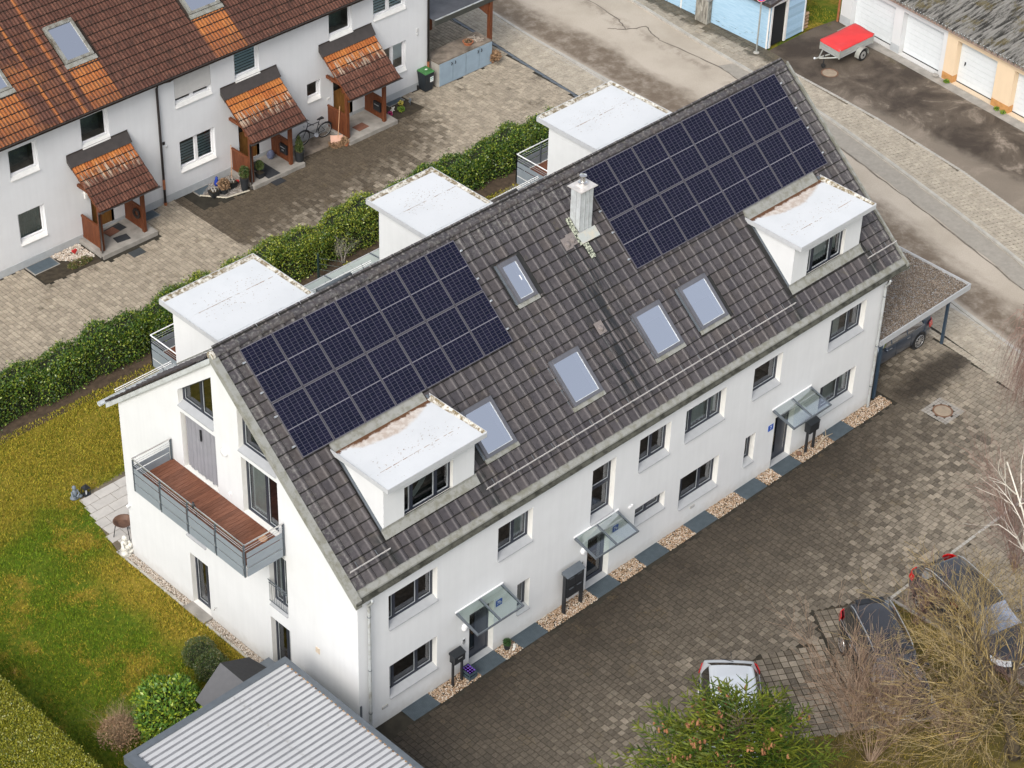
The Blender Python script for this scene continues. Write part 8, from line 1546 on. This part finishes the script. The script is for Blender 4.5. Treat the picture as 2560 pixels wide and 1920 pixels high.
# spruce -----------------------------------------------------------------
random.seed(3); SA_=Vector((4.35,-10.05,5.5))
t=thing('spruce_tree',(SA_.x,SA_.y,0),'cone bearing spruce top with yellow green needles at the bottom of the picture','tree')
m=MB(); m.tube([(SA_.x,SA_.y,0),(SA_.x,SA_.y,4),(SA_.x,SA_.y,5.0)],[.2,.12,.05],8); m.build('trunk',TRUNK,t)
TW=[];CN=[];G=Grow()
def twig(p,d,L):
    TW.append((p,d.normalized(),L))
def sbranch(base,az,L,rise):
    p=base.copy(); d=Vector((math.cos(az),math.sin(az),rise)); n=max(4,int(L/.22)); r=.022
    for i in range(n):
        f=i/n; d=(d+Vector((random.gauss(0,.05),random.gauss(0,.05),(-.055 if f<.55 else .07)))).normalized(); q=p+d*(L/n); G.seg(p,q,r,r*.9,0); r*=.9
        if f>.12:
            for s in (-1,1,0):
                if s==0 and random.random()<.5: continue
                sd=Vector((-d.y,d.x,0)).normalized()*s; l=(.18+.42*(1-f))*random.uniform(.8,1.35)*min(1,L/1.0); dd=(d*.62+sd*.75+Vector((0,0,random.uniform(-.12,.22)))).normalized(); pp=q.copy(); k=max(1,int(l/.16))
                for j in range(k):
                    qq=pp+dd*(l/k); twig(pp,dd,l/k*1.15)
                    if j and random.random()<.7:
                        s2=random.choice((-1,1)); d2=(dd*.6+Vector((-dd.y,dd.x,0))*s2*.7+Vector((0,0,random.uniform(-.1,.2)))).normalized(); twig(qq,d2,random.uniform(.10,.2))
                    pp=qq; dd=(dd+Vector((0,0,random.gauss(.03,.06)))).normalized()
        twig(p,d,(L/n)*1.1); p=q
        if f>.4 and random.random()<.34: 
            for _ in range(random.randint(2,5)): CN.append(p+Vector((random.gauss(0,.06),random.gauss(0,.06),-.03)))
    twig(p,d,.22)
z=5.3; k_=0
while z>1.8:
    dep=SA_.z-z; L=.62+1.12*dep**.85; L=min(L,3.5)
    for i in range(9 if dep>.5 else 6): sbranch(Vector((SA_.x,SA_.y,z+random.uniform(-.08,.08))),k_*.9+i*2*math.pi/(9 if dep>.5 else 6)+random.uniform(-.25,.25),L*random.uniform(.78,1.18),.50-.14*min(2.6,dep))
    z-=.17+.02*dep; k_+=1
for dx,dy,h in ((0,0,.55),(.45,.25,.5),(.75,-.45,.45),(-.35,.5,.42),(-.65,-.1,.35),(.2,.7,.4)):
    b=SA_+Vector((dx,dy,-.3-abs(dx)*.45)); G.seg(b-Vector((0,0,.8)),b+Vector((0,0,h)),.018,.010,0); 
    for j in range(6): twig(b+Vector((0,0,-.5+j*.17)),Vector((random.gauss(0,.12),random.gauss(0,.12),1)),.2)
    for j in range(7): a=j*.9; twig(b+Vector((0,0,-.25)),Vector((math.cos(a),math.sin(a),.45)),.26)
npmesh('branches',G.V,G.F,TRUNK,t)['kind']='stuff'
# needles: short blades all round every twig
print('tw',len(TW))
P=np.array([tuple(a) for a,b,c in TW]); Dv=np.array([tuple(b) for a,b,c in TW]); Lg=np.array([c for a,b,c in TW]); K=32; n=len(P)
f=rng.uniform(0,1,(n,K,1)); o=P[:,None]+Dv[:,None]*Lg[:,None,None]*f; rnd=rng.normal(0,1,(n,K,3)); rnd-=Dv[:,None]*(rnd*Dv[:,None]).sum(2,keepdims=True); rnd/=np.linalg.norm(rnd,axis=2,keepdims=True); rnd[:,:,2]+=.25
tip=o+(rnd*.75+Dv[:,None]*.65)*rng.uniform(.032,.052,(n,K,1)); wv=np.cross(rnd,Dv[:,None])*.0062
V=np.stack([o-wv,o+wv,tip],2).reshape(-1,3)
# one island per twig-ish clump: join via shared random by building one spindle per twig
npmesh('needles',V,np.arange(len(V)).reshape(-1,3),NEEDLE,t)['kind']='stuff'
a=np.cross(Dv,np.array([.3,.5,.8])); a/=np.linalg.norm(a,axis=1)[:,None]; b=np.cross(Dv,a); VV=[];q=len(P)
A0=P; 
ring=[(P+Dv*Lg[:,None]*s+ (a*math.cos(k)+b*math.sin(k))*r) for s,r in ((.0,.014),(.5,.022)) for k in (0,2.09,4.19)]+[P+Dv*(Lg[:,None]+.015)]
V=np.stack(ring,1).reshape(-1,3); F=np.array([(0,1,4),(0,4,3),(1,2,5),(1,5,4),(2,0,3),(2,3,5),(3,4,6),(4,5,6),(5,3,6)]); FF=(F[None]+7*np.arange(q)[:,None,None]).reshape(-1,3); npmesh('shoots',V,FF,NEEDLE,t)['kind']='stuff'
cm=MB(); cm.lathe((0,0,-.17),[(.010,0),(.030,.025),(.036,.08),(.028,.14),(.008,.17)],7); cme=cm.mesh('cone',CONE)
CN.sort(key=lambda c:-c.z)
for i,c in enumerate(CN[:190]): o=bpy.data.objects.new('cone',cme); COL.objects.link(o); o.parent=t; o.location=c-worg(t); o.rotation_euler=(random.gauss(0,.25),random.gauss(0,.25),random.uniform(0,6))
print('twigs',len(TW),'cones',len(CN))
